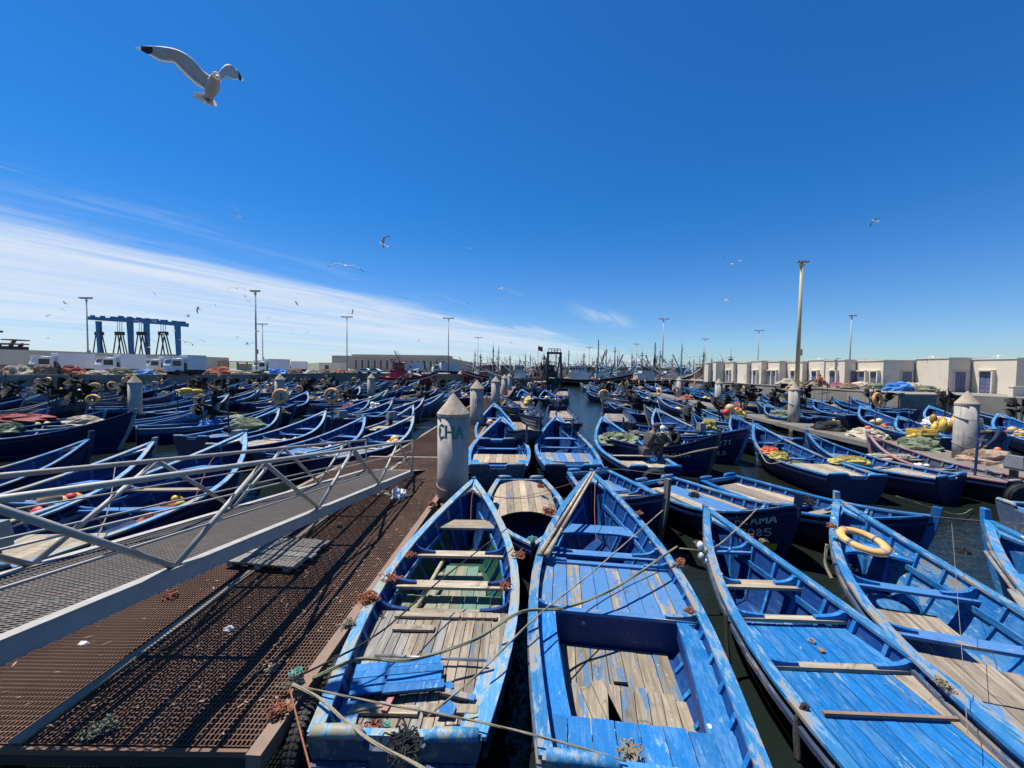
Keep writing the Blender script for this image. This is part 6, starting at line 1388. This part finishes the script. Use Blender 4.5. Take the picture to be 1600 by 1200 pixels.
# ------------------------------------------------------------------ trawlers and other vessels
def trawler(px_, Y, rz, label, L=17, hull='ship_dark', house='ship_white', spar='spar_grey', seed=1, gallows=False, tall=1.0, cat='trawler', group='trawlers moored at the head of the harbour'):
    r_ = random.Random(seed); x = (px_ - 800) / 600 * Y; o = empty('trawler', (x, Y, 0), rz + r_.uniform(-.5, .5) * (0 if gallows or cat == 'boat' else 1)); tag(o, label, cat, group)
    h = Hull(L, L * .30, 1.9, 1.6, 3.4, ws=.8, k=-.6); y0 = -L / 2; mv = lambda mb: (setattr(mb, 'v', [(a, b_ + y0, c) for a, b_, c in mb.v]), mb)[1]
    mb = MB()
    for sd in (1, -1): strake_mb(h, 0, 1, sd, TS[::2], 0, .1, mb)
    mv(transom_mb(h, 0, .1, mb=mb)); mb.build('hull', hull, o); mv(floor_mb(h, 1.1)).build('deck', 'ship_wood', o)
    mb = MB()
    for sd in (1, -1): sheer_mb(h, sd, .15, .08, 0, .12, TS[::2], mb)
    mv(mb).build('gunwale', house, o); mb = MB()
    for sd in (1, -1): sheer_mb(h, sd, -.02, .07, -.75, -.5, TS[::2], mb)
    mv(mb).build('rub_rail', r_.choice(['ship_white', 'ship_red', 'ship_blue', 'ship_wood']), o)
    hy = y0 + L * .30; W = L * .17; wh = empty('wheelhouse'); 
    bpy.data.objects.remove(wh)
    hs = MB().box((0, hy, 2.3), (W, L * .24, 2.4)).box((0, hy + .3, 4.2), (W * .85, L * .15, 1.6)).build('wheelhouse', house, o)
    MB().box((0, hy + .3, 5.1), (W, L * .19, .16)).build('roof', house, hs)
    for k in range(3):
        for sd in (1, -1): MB().box((sd * (W * .425 + .01), hy - .6 + k * .8, 4.4), (.04, .55, .6)).build('window', 'glass_dark', hs)
        MB().box(((k - 1) * W * .28, hy + .3 + L * .075 + .01, 4.4), (W * .22, .04, .6)).build('window', 'glass_dark', hs); MB().box(((k - 1) * W * .28, hy + .3 - L * .075 - .01, 4.4), (W * .22, .04, .6)).build('window', 'glass_dark', hs)
    my = y0 + L * .52; mh = r_.uniform(6.5, 12) * tall; MB().tube([(0, my, 1), (0, my, mh)], [.26, .14], 8).build('mast', spar, o)
    lad = MB()
    for sd in (1, -1): lad.tube([(sd * .8, my, 1.2), (sd * .12, my, mh * .7)], .11, 5)
    for k in range(7): z = 1.5 + k * mh * .1; lad.tube([(-.85 + k * .09, my, z), (.85 - k * .09, my, z)], .05, 4)
    lad.build('mast_frame', spar, o)
    MB().box((0, my, mh * .88), (.9, .5, .3)).tube([(-.9, my, mh * .94), (.9, my, mh * .94)], .05, 5).tube([(0, my, mh), (0, my, mh + 1.6)], .03, 4).build('mast_head', house, o)
    for k in range(5):
        a = L * r_.choice((.26, -.3, .2, -.16, .33)) * r_.uniform(.6, 1.1); MB().tube([(0, my + r_.uniform(-1, 1), r_.uniform(1.5, 3.5)), (r_.uniform(-2.5, 2.5), my + a, mh * r_.uniform(.3, .8))], r_.uniform(.11, .2), 6).build('boom', spar, o)
    for k in range(7):
        a = Vector((r_.uniform(-W, W) * .5, y0 + L * r_.uniform(.08, .85), r_.uniform(1.6, 4))); b_ = a + Vector((r_.uniform(-2.5, 2.5), r_.uniform(-4, 4), r_.uniform(1.0, 4.5))); MB().tube([a, b_], r_.uniform(.06, .14), 5).build('derrick', r_.choice((spar, 'dark_steel', 'spar_grey', 'ship_red')), o)
    for k in range(3): MB().box((r_.uniform(-1.2, 1.2), y0 + L * r_.uniform(.1, .8), 1.7), (r_.uniform(.8, 1.8), r_.uniform(.8, 1.8), r_.uniform(.8, 1.6)), r_.random()).build('deck_gear', r_.choice(('ship_wood', 'float_orange', 'ship_dark', 'ship_blue', 'net_green')), o)
    sm = y0 + L * r_.choice((.14, .82)); sh_ = mh * r_.uniform(.45, .8); MB().tube([(0, sm, 1), (0, sm, sh_)], [.13, .07], 6).tube([(-1.2, sm, sh_ * .8), (1.2, sm, sh_ * .8)], .06, 5).build('small_mast', spar, o)
    for k in range(3): MB().tube([(r_.uniform(-1.5, 1.5), hy + r_.uniform(-1, 1), 5), (r_.uniform(-1.6, 1.6), hy + r_.uniform(-1, 1), r_.uniform(6.5, 9))], .035, 4).build('aerial', house, o)
    MB().bar((-1.4, hy - 1.2, 5.9), (1.4, hy - 1.2, 5.9), .25, .18).bar((-1.2, hy - 1.2, 5), (-1.2, hy - 1.2, 6), .1, .1).bar((1.2, hy - 1.2, 5), (1.2, hy - 1.2, 6), .1, .1).build('radar_frame', house, o)
    rg = MB()
    for tgt in r_.sample([(0, y0 + L * .97, 3.3), (0, y0 + .3, 2), (W * .8, y0 + L * .4, 1.8), (-W * .8, y0 + L * .4, 1.8), (0, sm, sh_), (.5, my + L * .26, mh * .5), (-.5, my - L * .3, mh * .56)], 4): rg.tube([(0, my, mh * r_.uniform(.6, .93)), tgt], .016, 4)
    rg.build('rigging', 'dark_steel', o)
    if gallows:
        g = MB(); gy = y0 + .8
        for sd in (1, -1): g.bar((sd * W * .62, gy, 1.4), (sd * W * .5, gy, 8), .45, .45).bar((sd * W * .62, gy + 4, 1.4), (sd * W * .5, gy + .3, 7.4), .3, .3)
        g.bar((-W * .6, gy, 8), (W * .6, gy, 8), .5, .5).bar((-W * .5, gy, 9), (W * .5, gy, 9), .15, .15)
        for k in range(5): g.bar((-W * .5 + k * W * .25, gy, 8), (-W * .5 + k * W * .25, gy, 9), .12, .12)
        g.build('gallows', 'ship_dark', o)
    nt = heap_mb(seed, W * .55, L * .10, 1.0, 12, 5).build('net_pile', r_.choice(['net_brown', 'net_green', 'net_red', 'black_cloth']), o); nt.location = (0, y0 + L * .12, 1.1)
    return o
for i, (x, Y, rz, hl, hs, sp, lb, kw) in enumerate((
    (752, 118, 70, 'ship_red', 'ship_red', 'spar_grey', 'dark red trawler with busy masts right of the lorries', {}), (772, 112, 110, 'ship_red', 'ship_wood', 'spar_grey', 'maroon trawler beside the dark red one', {}), (798, 104, 75, 'ship_white', 'ship_white', 'spar_grey', 'white motor vessel left of the gallows ship', dict(L=13, tall=.7)),
    (850, 100, 12, 'ship_dark', 'ship_dark', 'ship_dark', 'dark ship with square stern gallows and flags', dict(gallows=True, L=18, tall=.85)), (884, 110, 100, 'ship_dark', 'ship_white', 'spar_grey', 'small grey vessel right of the gallows ship', dict(L=12, tall=.7)),
    (930, 98, -100, 'ship_dark', 'ship_white', 'spar_blue', 'dark hulled trawler with sharp raised bow over the channel', dict(L=19)), (962, 104, -95, 'ship_blue', 'ship_white', 'spar_blue', 'blue trawler with white wheelhouse in front of the masts', {}), (985, 118, -80, 'ship_dark', 'ship_white', 'spar_blue', 'trawler with pale blue lattice mast', {}),
    (1028, 96, -85, 'ship_dark', 'ship_white', 'spar_grey', 'nearest white housed trawler left of the lamp post', dict(L=18)), (1012, 122, 80, 'ship_blue', 'ship_wood', 'spar_grey', 'brownish trawler behind the nearest white housed one', {}), (1062, 108, -75, 'ship_blue', 'ship_white', 'spar_blue', 'blue masted trawler right of the nearest white housed one', dict(tall=1.15)),
    (1085, 126, 85, 'ship_dark', 'ship_white', 'spar_grey', 'trawler before the far storage units', {}), (1098, 104, -60, 'ship_dark', 'ship_wood', 'spar_grey', 'rusty trawler close to the quay corner', dict(L=15)), (910, 138, 90, 'ship_blue', 'ship_white', 'spar_grey', 'distant trawler left in the back line', {}), (948, 140, 90, 'ship_dark', 'ship_white', 'spar_grey', 'distant trawler middle in the back line', {}), (1040, 142, 90, 'ship_red', 'ship_white', 'spar_grey', 'distant red trawler in the back line', {}), (822, 136, 90, 'ship_dark', 'ship_white', 'spar_grey', 'distant trawler behind the gallows ship', {}), (1140, 92, -70, 'ship_dark', 'ship_dark', 'spar_grey', 'dark trawler with single mast before the storage units', dict(L=14)), (870, 142, 90, 'ship_red', 'ship_wood', 'spar_grey', 'distant brown trawler in the back line', {}), (990, 140, 90, 'ship_blue', 'ship_wood', 'spar_blue', 'distant blue trawler in the back line', {}), (780, 138, 90, 'ship_blue', 'ship_white', 'spar_grey', 'distant trawler behind the maroon one', {}))):
    trawler(x, Y, R(rz), lb, hull=hl, house='stucco_far' if i in (7, 13, 18) else hs, spar=sp, seed=i + 3, **kw)
rt = random.Random(21); HL = (('ship_dark', 'dark'), ('ship_blue', 'blue'), ('ship_red', 'red'), ('ship_white', 'white'), ('ship_wood', 'brown')); HS = (('ship_white', 'white'), ('ship_wood', 'brown'), ('stucco_far', 'beige'), ('ship_blue', 'blue'))
for i in range(14):
    x = 748 + 27.5 * i + rt.uniform(-8, 8); hl, hs = HL[i % 5], HS[(i * 3 + i // 4) % 4]
    trawler(x, rt.uniform(112, 146), R(rt.uniform(-180, 180)), f'{hl[1]} hulled trawler with {hs[1]} wheelhouse, {ORD[i]} from left in the crowded line', L=rt.uniform(15, 21), hull=hl[0], house=hs[0], spar=rt.choice(('spar_grey', 'spar_blue', 'ship_dark')), seed=60 + i, tall=rt.uniform(.8, 1.25))
rb = trawler(640, 88, R(-92), 'bright red pilot boat with red wheelhouse in front of the arched building', L=13, hull='red_paint', house='red_paint', spar='ship_white', seed=40, tall=.62, cat='boat', group=None)
fl = empty('flag', PD(841, 544, 93)); tag(fl, 'small red flag on the gallows ship', 'flag'); MB().tube([(0, 0, -3), (0, 0, .6)], .05, 5).build('staff', 'dark_steel', fl); MB().grid([[(x * .22, .12 * math.sin(x * 1.3), .5 - .05 * x), (x * .22, .12 * math.sin(x * 1.3 + .6), -.5 - .08 * x)] for x in range(6)]).build('cloth', 'cloth_red', fl)

# ------------------------------------------------------------------ people
def skin_obj(name, pts, edges, radii, mat, parent, lv=1):
    me = bpy.data.meshes.new(name); me.from_pydata([tuple(p) for p in pts], edges, []); me.materials.append(MATS[mat]); o = link(name, me, parent)
    o.modifiers.new('skin', 'SKIN'); sv = me.skin_vertices[0].data
    for i, r_ in enumerate(radii): sv[i].radius = (r_, r_) if not isinstance(r_, tuple) else r_
    sv[0].use_root = True; s_ = o.modifiers.new('sub', 'SUBSURF'); s_.levels = s_.render_levels = lv
    return o
POSES = {
 'stand': dict(pel=(0, 0, .95), che=(0, .02, 1.32), nec=(0, .02, 1.50), hed=(0, .04, 1.66), sh=.19, el=(.26, .05, 1.12), ha=(.24, .20, .92), hip=.10, kn=(.11, .03, .50), an=(.11, -.02, .08)),
 'sit': dict(pel=(0, 0, .12), che=(0, .16, .48), nec=(0, .24, .64), hed=(0, .33, .77), sh=.18, el=(.25, .36, .36), ha=(.12, .58, .30), hip=.10, kn=(.15, .42, .30), an=(.13, .46, -.15)),
 'bend': dict(pel=(0, 0, .85), che=(0, .36, 1.02), nec=(0, .52, 1.02), hed=(0, .66, .98), sh=.19, el=(.22, .52, .72), ha=(.12, .66, .48), hip=.10, kn=(.13, .10, .46), an=(.13, -.02, .08))}
def person(loc, rz, pose, jacket, trousers, cap, label, capmat=None, sc=1.0):
    o = empty('person', loc, rz, (sc, sc, sc)); tag(o, label, 'person', 'people'); d = POSES[pose]; V_ = Vector
    pel, che, nec, hed = (V_(d[k]) for k in ('pel', 'che', 'nec', 'hed')); P_, E_, R_ = [pel, che, nec, nec.lerp(hed, .5), hed, hed + (hed - nec) * .45], [(0, 1), (1, 2), (2, 3), (3, 4), (4, 5)], [(.15, .11), (.17, .11), .06, .058, (.085, .10), .06]
    def lim(sd):
        i = len(P_); s_ = V_((sd * d['sh'], che.y, che.z + (nec.z - che.z) * .6)); e = V_((sd * d['el'][0], *d['el'][1:])); a = V_((sd * d['ha'][0], *d['ha'][1:]))
        P_.extend([s_, e, a, a + (a - e).normalized() * .14]); E_.extend([(1, i), (i, i + 1), (i + 1, i + 2), (i + 2, i + 3)]); R_.extend([.065, .045, .035, (.045, .02)])
        i = len(P_); h_ = V_((sd * d['hip'], pel.y, pel.z - .06)); k = V_((sd * d['kn'][0], *d['kn'][1:])); n_ = V_((sd * d['an'][0], *d['an'][1:]))
        P_.extend([h_, k, n_, n_ + V_((0, .18, -.05))]); E_.extend([(0, i), (i, i + 1), (i + 1, i + 2), (i + 2, i + 3)]); R_.extend([.085, .062, .045, .035])
    lim(1); lim(-1); skin_obj('body', P_, E_, R_, 'skin_tone', o)
    jp = [pel + V_((0, 0, .02)), che, nec - V_((0, 0, .03))]; je = [(0, 1), (1, 2)]; jr = [(.17, .13), (.20, .14), .09]
    tp = [pel]; te = []; tr = [(.165, .125)]
    for sd in (1, -1):
        i = len(jp); jp += [V_((sd * d['sh'], che.y, che.z + (nec.z - che.z) * .6)), V_((sd * d['el'][0], *d['el'][1:])), V_((sd * d['ha'][0], *d['ha'][1:]))]; je += [(1, i), (i, i + 1), (i + 1, i + 2)]; jr += [.085, .065, .05]
        i = len(tp); tp += [V_((sd * d['hip'], pel.y, pel.z - .06)), V_((sd * d['kn'][0], *d['kn'][1:])), V_((sd * d['an'][0], *d['an'][1:]))]; te += [(0, i), (i, i + 1), (i + 1, i + 2)]; tr += [.105, .08, .07]
    skin_obj('jacket', jp, je, jr, jacket, o); skin_obj('trousers', tp, te, tr, trousers, o)
    up = (hed - nec).normalized(); f_ = V_((0, 1, 0)) - up * up.y; f_.normalize()
    c = hed + up * .04; MB().ball(c + up * .02, .112, 12, 8, (.95, 1.08, .9)).add([c + f_ * .08 + V_((-.07, 0, .02)), c + f_ * .08 + V_((.07, 0, .02)), c + f_ * .19 + V_((.05, 0, .0)), c + f_ * .19 + V_((-.05, 0, .0))], [(0, 1, 2, 3), (3, 2, 1, 0)]).build('cap', capmat or 'cloth_black', o, True)
    MB().ball(hed + f_ * .10 - up * .02, .02, 6, 5).build('nose', 'skin_tone', o, True)
person(P(1009, 707, 1.0), R(-75), 'sit', 'cloth_grey', 'cloth_grey', 1, 'man in dark grey hooded jacket sitting on the boat edge', 'cloth_grey', 1.18)
person(P(1034, 704, .72), R(160), 'sit', 'cloth_green', 'cloth_green', 1, 'man in green grey jacket with white cap seated in the navy boat', 'cloth_white', 1.2)
person(P(1058, 704, .72), R(120), 'sit', 'cloth_black', 'cloth_red', 1, 'person with black cap and red vest seated in the navy boat', 'cloth_black', 1.2)
person(P(1568, 716, .66), R(80), 'bend', 'cloth_navy', 'cloth_blue', 1, 'man in navy jacket bending over beside the thick pile', 'cloth_grey', 1.05)
q = P(1281, 606, 2.0); person((q.x, q.y, 2.0), R(150), 'stand', 'cloth_orange', 'cloth_navy', 1, 'person in orange jacket standing on the right quay', 'cloth_black', 1.0)
q = P(1327, 606, 2.0); person((q.x, q.y, 2.0), R(160), 'stand', 'cloth_red', 'cloth_black', 1, 'person in red shirt by the shaded doorway', 'cloth_black', .95); q = P(1320, 606, 2.0); person((q.x, q.y, 2.0), R(180), 'stand', 'cloth_black', 'cloth_black', 1, 'person in black left of the red shirted one', None, .95)
person((51.6, 37.6, 2.0), R(120), 'stand', 'cloth_red', 'cloth_red', 1, 'person in dark red behind the parapet at the right', 'cloth_red', 1.0)
q = PD(66, 583, 53.5); person((q.x, 55.5, QZ), R(180), 'stand', 'cloth_grey', 'cloth_navy', 1, 'person walking on the left quay before the lorries')
for k, (x, c) in enumerate(((722, 'cloth_red'), (730, 'cloth_black'), (738, 'cloth_blue'), (746, 'cloth_black'))):
    q = PD(x, 580, 124); person((q.x, 126.6 + k * .4, QZ), R(170), 'stand', c, 'cloth_black', 1, ('first', 'second', 'third', 'fourth')[k] + ' small figure from the left on the far quay by the lorry')
bk = empty('bucket', P(1540, 702, .9)); tag(bk, 'light blue tub beside the bending man', 'bucket'); MB().lathe([(.32, 0), (.40, .7), (.42, .72), (.38, .72), (.30, .08), (.0, .08)], 16).build('tub', 'tarp_blue', bk, True)

# ------------------------------------------------------------------ gulls
def wing_mb(lead, trail, th=.012, n=10):
    rows = []
    le = spline(lead, 5); tr_ = spline(trail, 5); m = min(len(le), len(tr_))
    for i in range(m):
        a = le[i * (len(le) - 1) // (m - 1)]; b_ = tr_[i * (len(tr_) - 1) // (m - 1)]; d = b_ - a; row = []
        nrm = Vector((0, 1, 0))
        top = [a + d * u - nrm * (th * 2.2 * math.sin(math.pi * min(1, u * 1.6 + .08)) * (1 - .5 * u)) for u in (0, .12, .3, .55, .8, 1)]; bot = [a + d * u + nrm * (th * math.sin(math.pi * u)) for u in (.8, .55, .3, .12)]
        rows.append(top + bot)
    return MB().grid(rows, True)
GY = 5.2; gc = PD(336, 128, GY); S_ = GY / FPX
gull = empty('seagull', gc); tag(gull, 'large seagull gliding overhead with black wing tips, spread wings', 'gull', None)
def G(x, y, dep=0.0): return PD(x, y, GY + dep) - gc
bp = [G(337, 115, -.16), G(336, 120, -.12), G(335, 126, -.04), G(333, 133, .03), G(330, 141, .10), G(327, 148, .17), G(324, 154, .23)]; br = [.028, .040, .058, .076, .072, .050, .02]
bb = MB().tube(spline(bp, 4), [br[min(int(i / 4), 5)] + (br[min(int(i / 4) + 1, 6)] - br[min(int(i / 4), 5)]) * ((i % 4) / 4) for i in range(len(spline(bp, 4)))], 14); bb.build('body', 'feather_grey', gull, True)
MB().ball(G(338, 118, -.17), .043, 12, 8).build('head', 'feather_white', gull, True); MB().tube([G(339, 119, -.2), G(341, 119.5, -.25), G(341.5, 121, -.27)], [.016, .012, .004], 8).build('beak', 'beak', gull, True)
for sx in (335.5, 340.5): MB().ball(G(sx, 117.4, -.205), .006, 6, 5).build('eye', 'feather_black', gull, True)
# tail fan, feather by feather
for k in range(9):
    u = k / 8; t0 = G(325.5 + 3 * u, 147, .16); tip = G(303 + 32 * u, 147.5 + 16.5 * math.sin(u * 1.5) + (0 if k % 2 else .7), .24); d = tip - t0; s_ = d.cross(Vector((0, 1, 0))).normalized()
    MB().slab([t0 - s_ * .014, t0 + s_ * .014, tip + s_ * .042, tip + d * .06, tip - s_ * .042], .004, (0, 1, 0)).build('tail_feather', 'feather_white', gull)
lead = [G(331, 120, -.02), G(318, 111, -.03), G(304, 95, -.05), G(290, 84, -.06), G(275, 77, -.05), G(258, 73.5, -.02), G(243, 72.5, .0)]; trail = [G(321, 138, .05), G(306, 128, .05), G(290, 113, .04), G(274, 97, .03), G(262, 95, .03), G(250, 93, .03), G(236, 85, .02)]
w1 = wing_mb(lead, trail).build('wing', 'feather_grey', gull, True)
lead = [G(243, 72.5, .0), G(232, 72, .01), G(222, 72.5, .02)]; trail = [G(236, 85, .02), G(229, 83.5, .02), G(220, 78.5, .03)]; wing_mb(lead, trail, .008).build('wing_tip', 'feather_black', gull, True)
MB().slab([G(221.5, 72.5, .02), G(220, 79, .03), G(215.5, 77, .035), G(211, 74.6, .035), G(216, 73, .03)], .005, (0, 1, 0)).build('tip_spot', 'feather_white', gull)
tr_in = [G(321, 138, .05), G(306, 128, .05), G(290, 113, .04), G(274, 97, .03), G(262, 95, .03), G(250, 93, .03), G(236, 85, .02)]; tr_out = [G(322, 141.5, .055), G(304, 131.5, .055), G(287, 116, .045), G(271.5, 100, .035), G(261, 98, .035), G(248, 95.5, .035), G(233, 86, .025)]
wing_mb([p.lerp(q, -.6) + Vector((0, -.012, 0)) for p, q in zip(tr_in, tr_out)], tr_out, .004).build('trailing_edge', 'feather_white', gull, True)
lead = [G(341, 117, .02), G(346, 109, .12), G(352, 102, .28), G(359, 101, .45), G(367, 106, .6), G(371, 110, .68)]; trail = [G(343, 127, .05), G(349, 121, .16), G(355, 118, .30), G(361, 121, .46), G(367, 123.5, .60), G(373, 122, .70)]
wing_mb(lead, trail).build('wing', 'feather_grey', gull, True)
lead = [G(371, 110, .68), G(375, 115, .75), G(377.5, 120, .80)]; trail = [G(371.5, 122.5, .70), G(375, 126, .76), G(377, 126, .80)]; wing_mb(lead, trail, .008).build('wing_tip', 'feather_black', gull, True)
MB().slab([G(377, 120, .80), G(380, 124.5, .82), G(378.5, 126, .82), G(376.5, 126, .80)], .005, (0, 1, 0)).build('tip_spot', 'feather_white', gull)
tr_in = [G(343, 127, .05), G(349, 121, .16), G(355, 118, .30), G(361, 121, .46), G(367, 123.5, .60), G(372, 122.5, .69)]; tr_out = [G(344, 130, .055), G(350.5, 123.5, .165), G(355.5, 121, .305), G(361, 123.5, .465), G(367, 126, .605), G(372, 124.5, .70)]
wing_mb([p.lerp(q, -.6) + Vector((0, -.012, 0)) for p, q in zip(tr_in, tr_out)], tr_out, .004).build('trailing_edge', 'feather_white', gull, True)
MB().tube([G(327, 144, .12), G(325.5, 150, .18), G(323.5, 155, .2)], [.008, .008, .012], 6).build('foot', 'engine_dark', gull, True); MB().tube([G(330, 146, .12), G(327, 152, .18), G(325, 156, .2)], [.008, .008, .012], 6).build('foot', 'engine_dark', gull, True)

def mk_gull(wing_up, sweep, seed):
    o = empty('seagull'); b_ = MB().tube([(0, .24, .02), (0, .18, .03), (0, .08, .01), (0, -.05, 0), (0, -.16, 0), (0, -.22, 0)], [.012, .04, .055, .06, .035, .012], 8); b_.build('body', 'feather_white', o, True)
    MB().slab([(-.03, -.18, 0), (.03, -.18, 0), (.075, -.33, 0), (-.075, -.33, 0)], .008).build('tail', 'feather_white', o)
    for sd in (1, -1):
        u1 = wing_up * sd if seed % 2 else wing_up; pts = [(sd * .03, .06, .02), (sd * .30, .10 + sweep * .1, .02 + .30 * math.sin(wing_up)), (sd * .52, .02 - sweep, .02 + .30 * math.sin(wing_up) + .2 * math.sin(wing_up - .7)), (sd * .66, -.08 - sweep, .02 + .30 * math.sin(wing_up) + .3 * math.sin(wing_up - .9))]; ch = [.16, .15, .11, .02]
        rows = [[(x, y + c * .4, z), (x, y, z + .018), (x, y - c * .6, z), (x, y, z - .006)] for (x, y, z), c in zip(pts, ch)]
        MB().grid(rows[:3], True).build('wing', 'feather_grey', o, True); MB().grid(rows[2:], True).build('wing_tip', 'feather_black', o, True)
    return Stock(o)
GS = [mk_gull(.5, .05, 0), mk_gull(.95, .12, 1), mk_gull(.15, .0, 2), mk_gull(-.35, .08, 3)]
gl = [(540, 416, 15, 2, .4, 'gull gliding with wings wide just above the cloud'), (599, 382, 24, 1, 2.2, 'gull banking above the gliding one'), (373, 338, 40, 0, 1.0, 'dark little gull high at left'), (1144, 413, 26, 1, -.6, 'white gull flapping high right of centre'), (1367, 345, 36, 2, 1.4, 'white gull gliding high at the right'), (370, 450, 34, 2, .3, 'gull beside the top of the tall left lamp post'), (400, 440, 60, 2, .2, 'tiny gull above the tall left lamp post'), (783, 452, 48, 0, .8, 'tiny gull low over the centre'), (310, 483, 38, 2, 2.4, 'gull just above the travel lift'), (735, 388, 60, 2, .5, 'faint gull high over the centre'), (1135, 470, 55, 0, .6, 'tiny white gull below the flapping one'), (290, 534, 30, 2, .1, 'pale gull flying in front of the travel lift leg'), (120, 513, 60, 2, .4, 'gull left of the travel lift top')]
for x, y, Y, k, rz, l in gl:
    o = GS[k].get(); place(o, PD(x, y, Y), rz); o.rotation_euler = (R(12), R(rnd.uniform(-25, 25)), rz); tag(o, l, 'gull', 'gulls in the air')
for k in range(38):
    x, y, Y = rnd.uniform(60, 800), rnd.triangular(440, 560, 535), rnd.uniform(45, 110); o = rnd.choice(GS).get(); place(o, PD(x, y, Y), rnd.uniform(0, 6.3)); o.rotation_euler = (0, R(rnd.uniform(-30, 30)), rnd.uniform(0, 6.3)); wh = 'left of the travel lift' if x < 137 else 'above the travel lift' if x < 300 else 'around the tall left lamp post' if x < 480 else 'over the arched building' if x < 700 else 'over the red trawlers'; tag(o, 'tiny distant gull ' + wh + (', high up' if y < 500 else ', low down'), 'gull', 'distant gulls ' + wh + (' high' if y < 500 else ' low'))
def roost(px_, i, lb):
    q = PD(px_, 560, 50); x, y0, y1 = units[i]; o = GS[3].get(); Y = (y0 + y1) / 2; place(o, (x + .4, Y + (px_ % 7) * .15 - .4, ROOF + .35), rnd.uniform(0, 6)); o.rotation_euler = (R(35), 0, rnd.uniform(0, 6)); tag(o, lb, 'gull', 'gulls on the roofs')
for i, w_ in enumerate(('nearest', 'second', 'third', 'fourth', 'fifth')): roost(1500 - i * 40, i, f'gull settling on the roof of the {w_} storage unit')
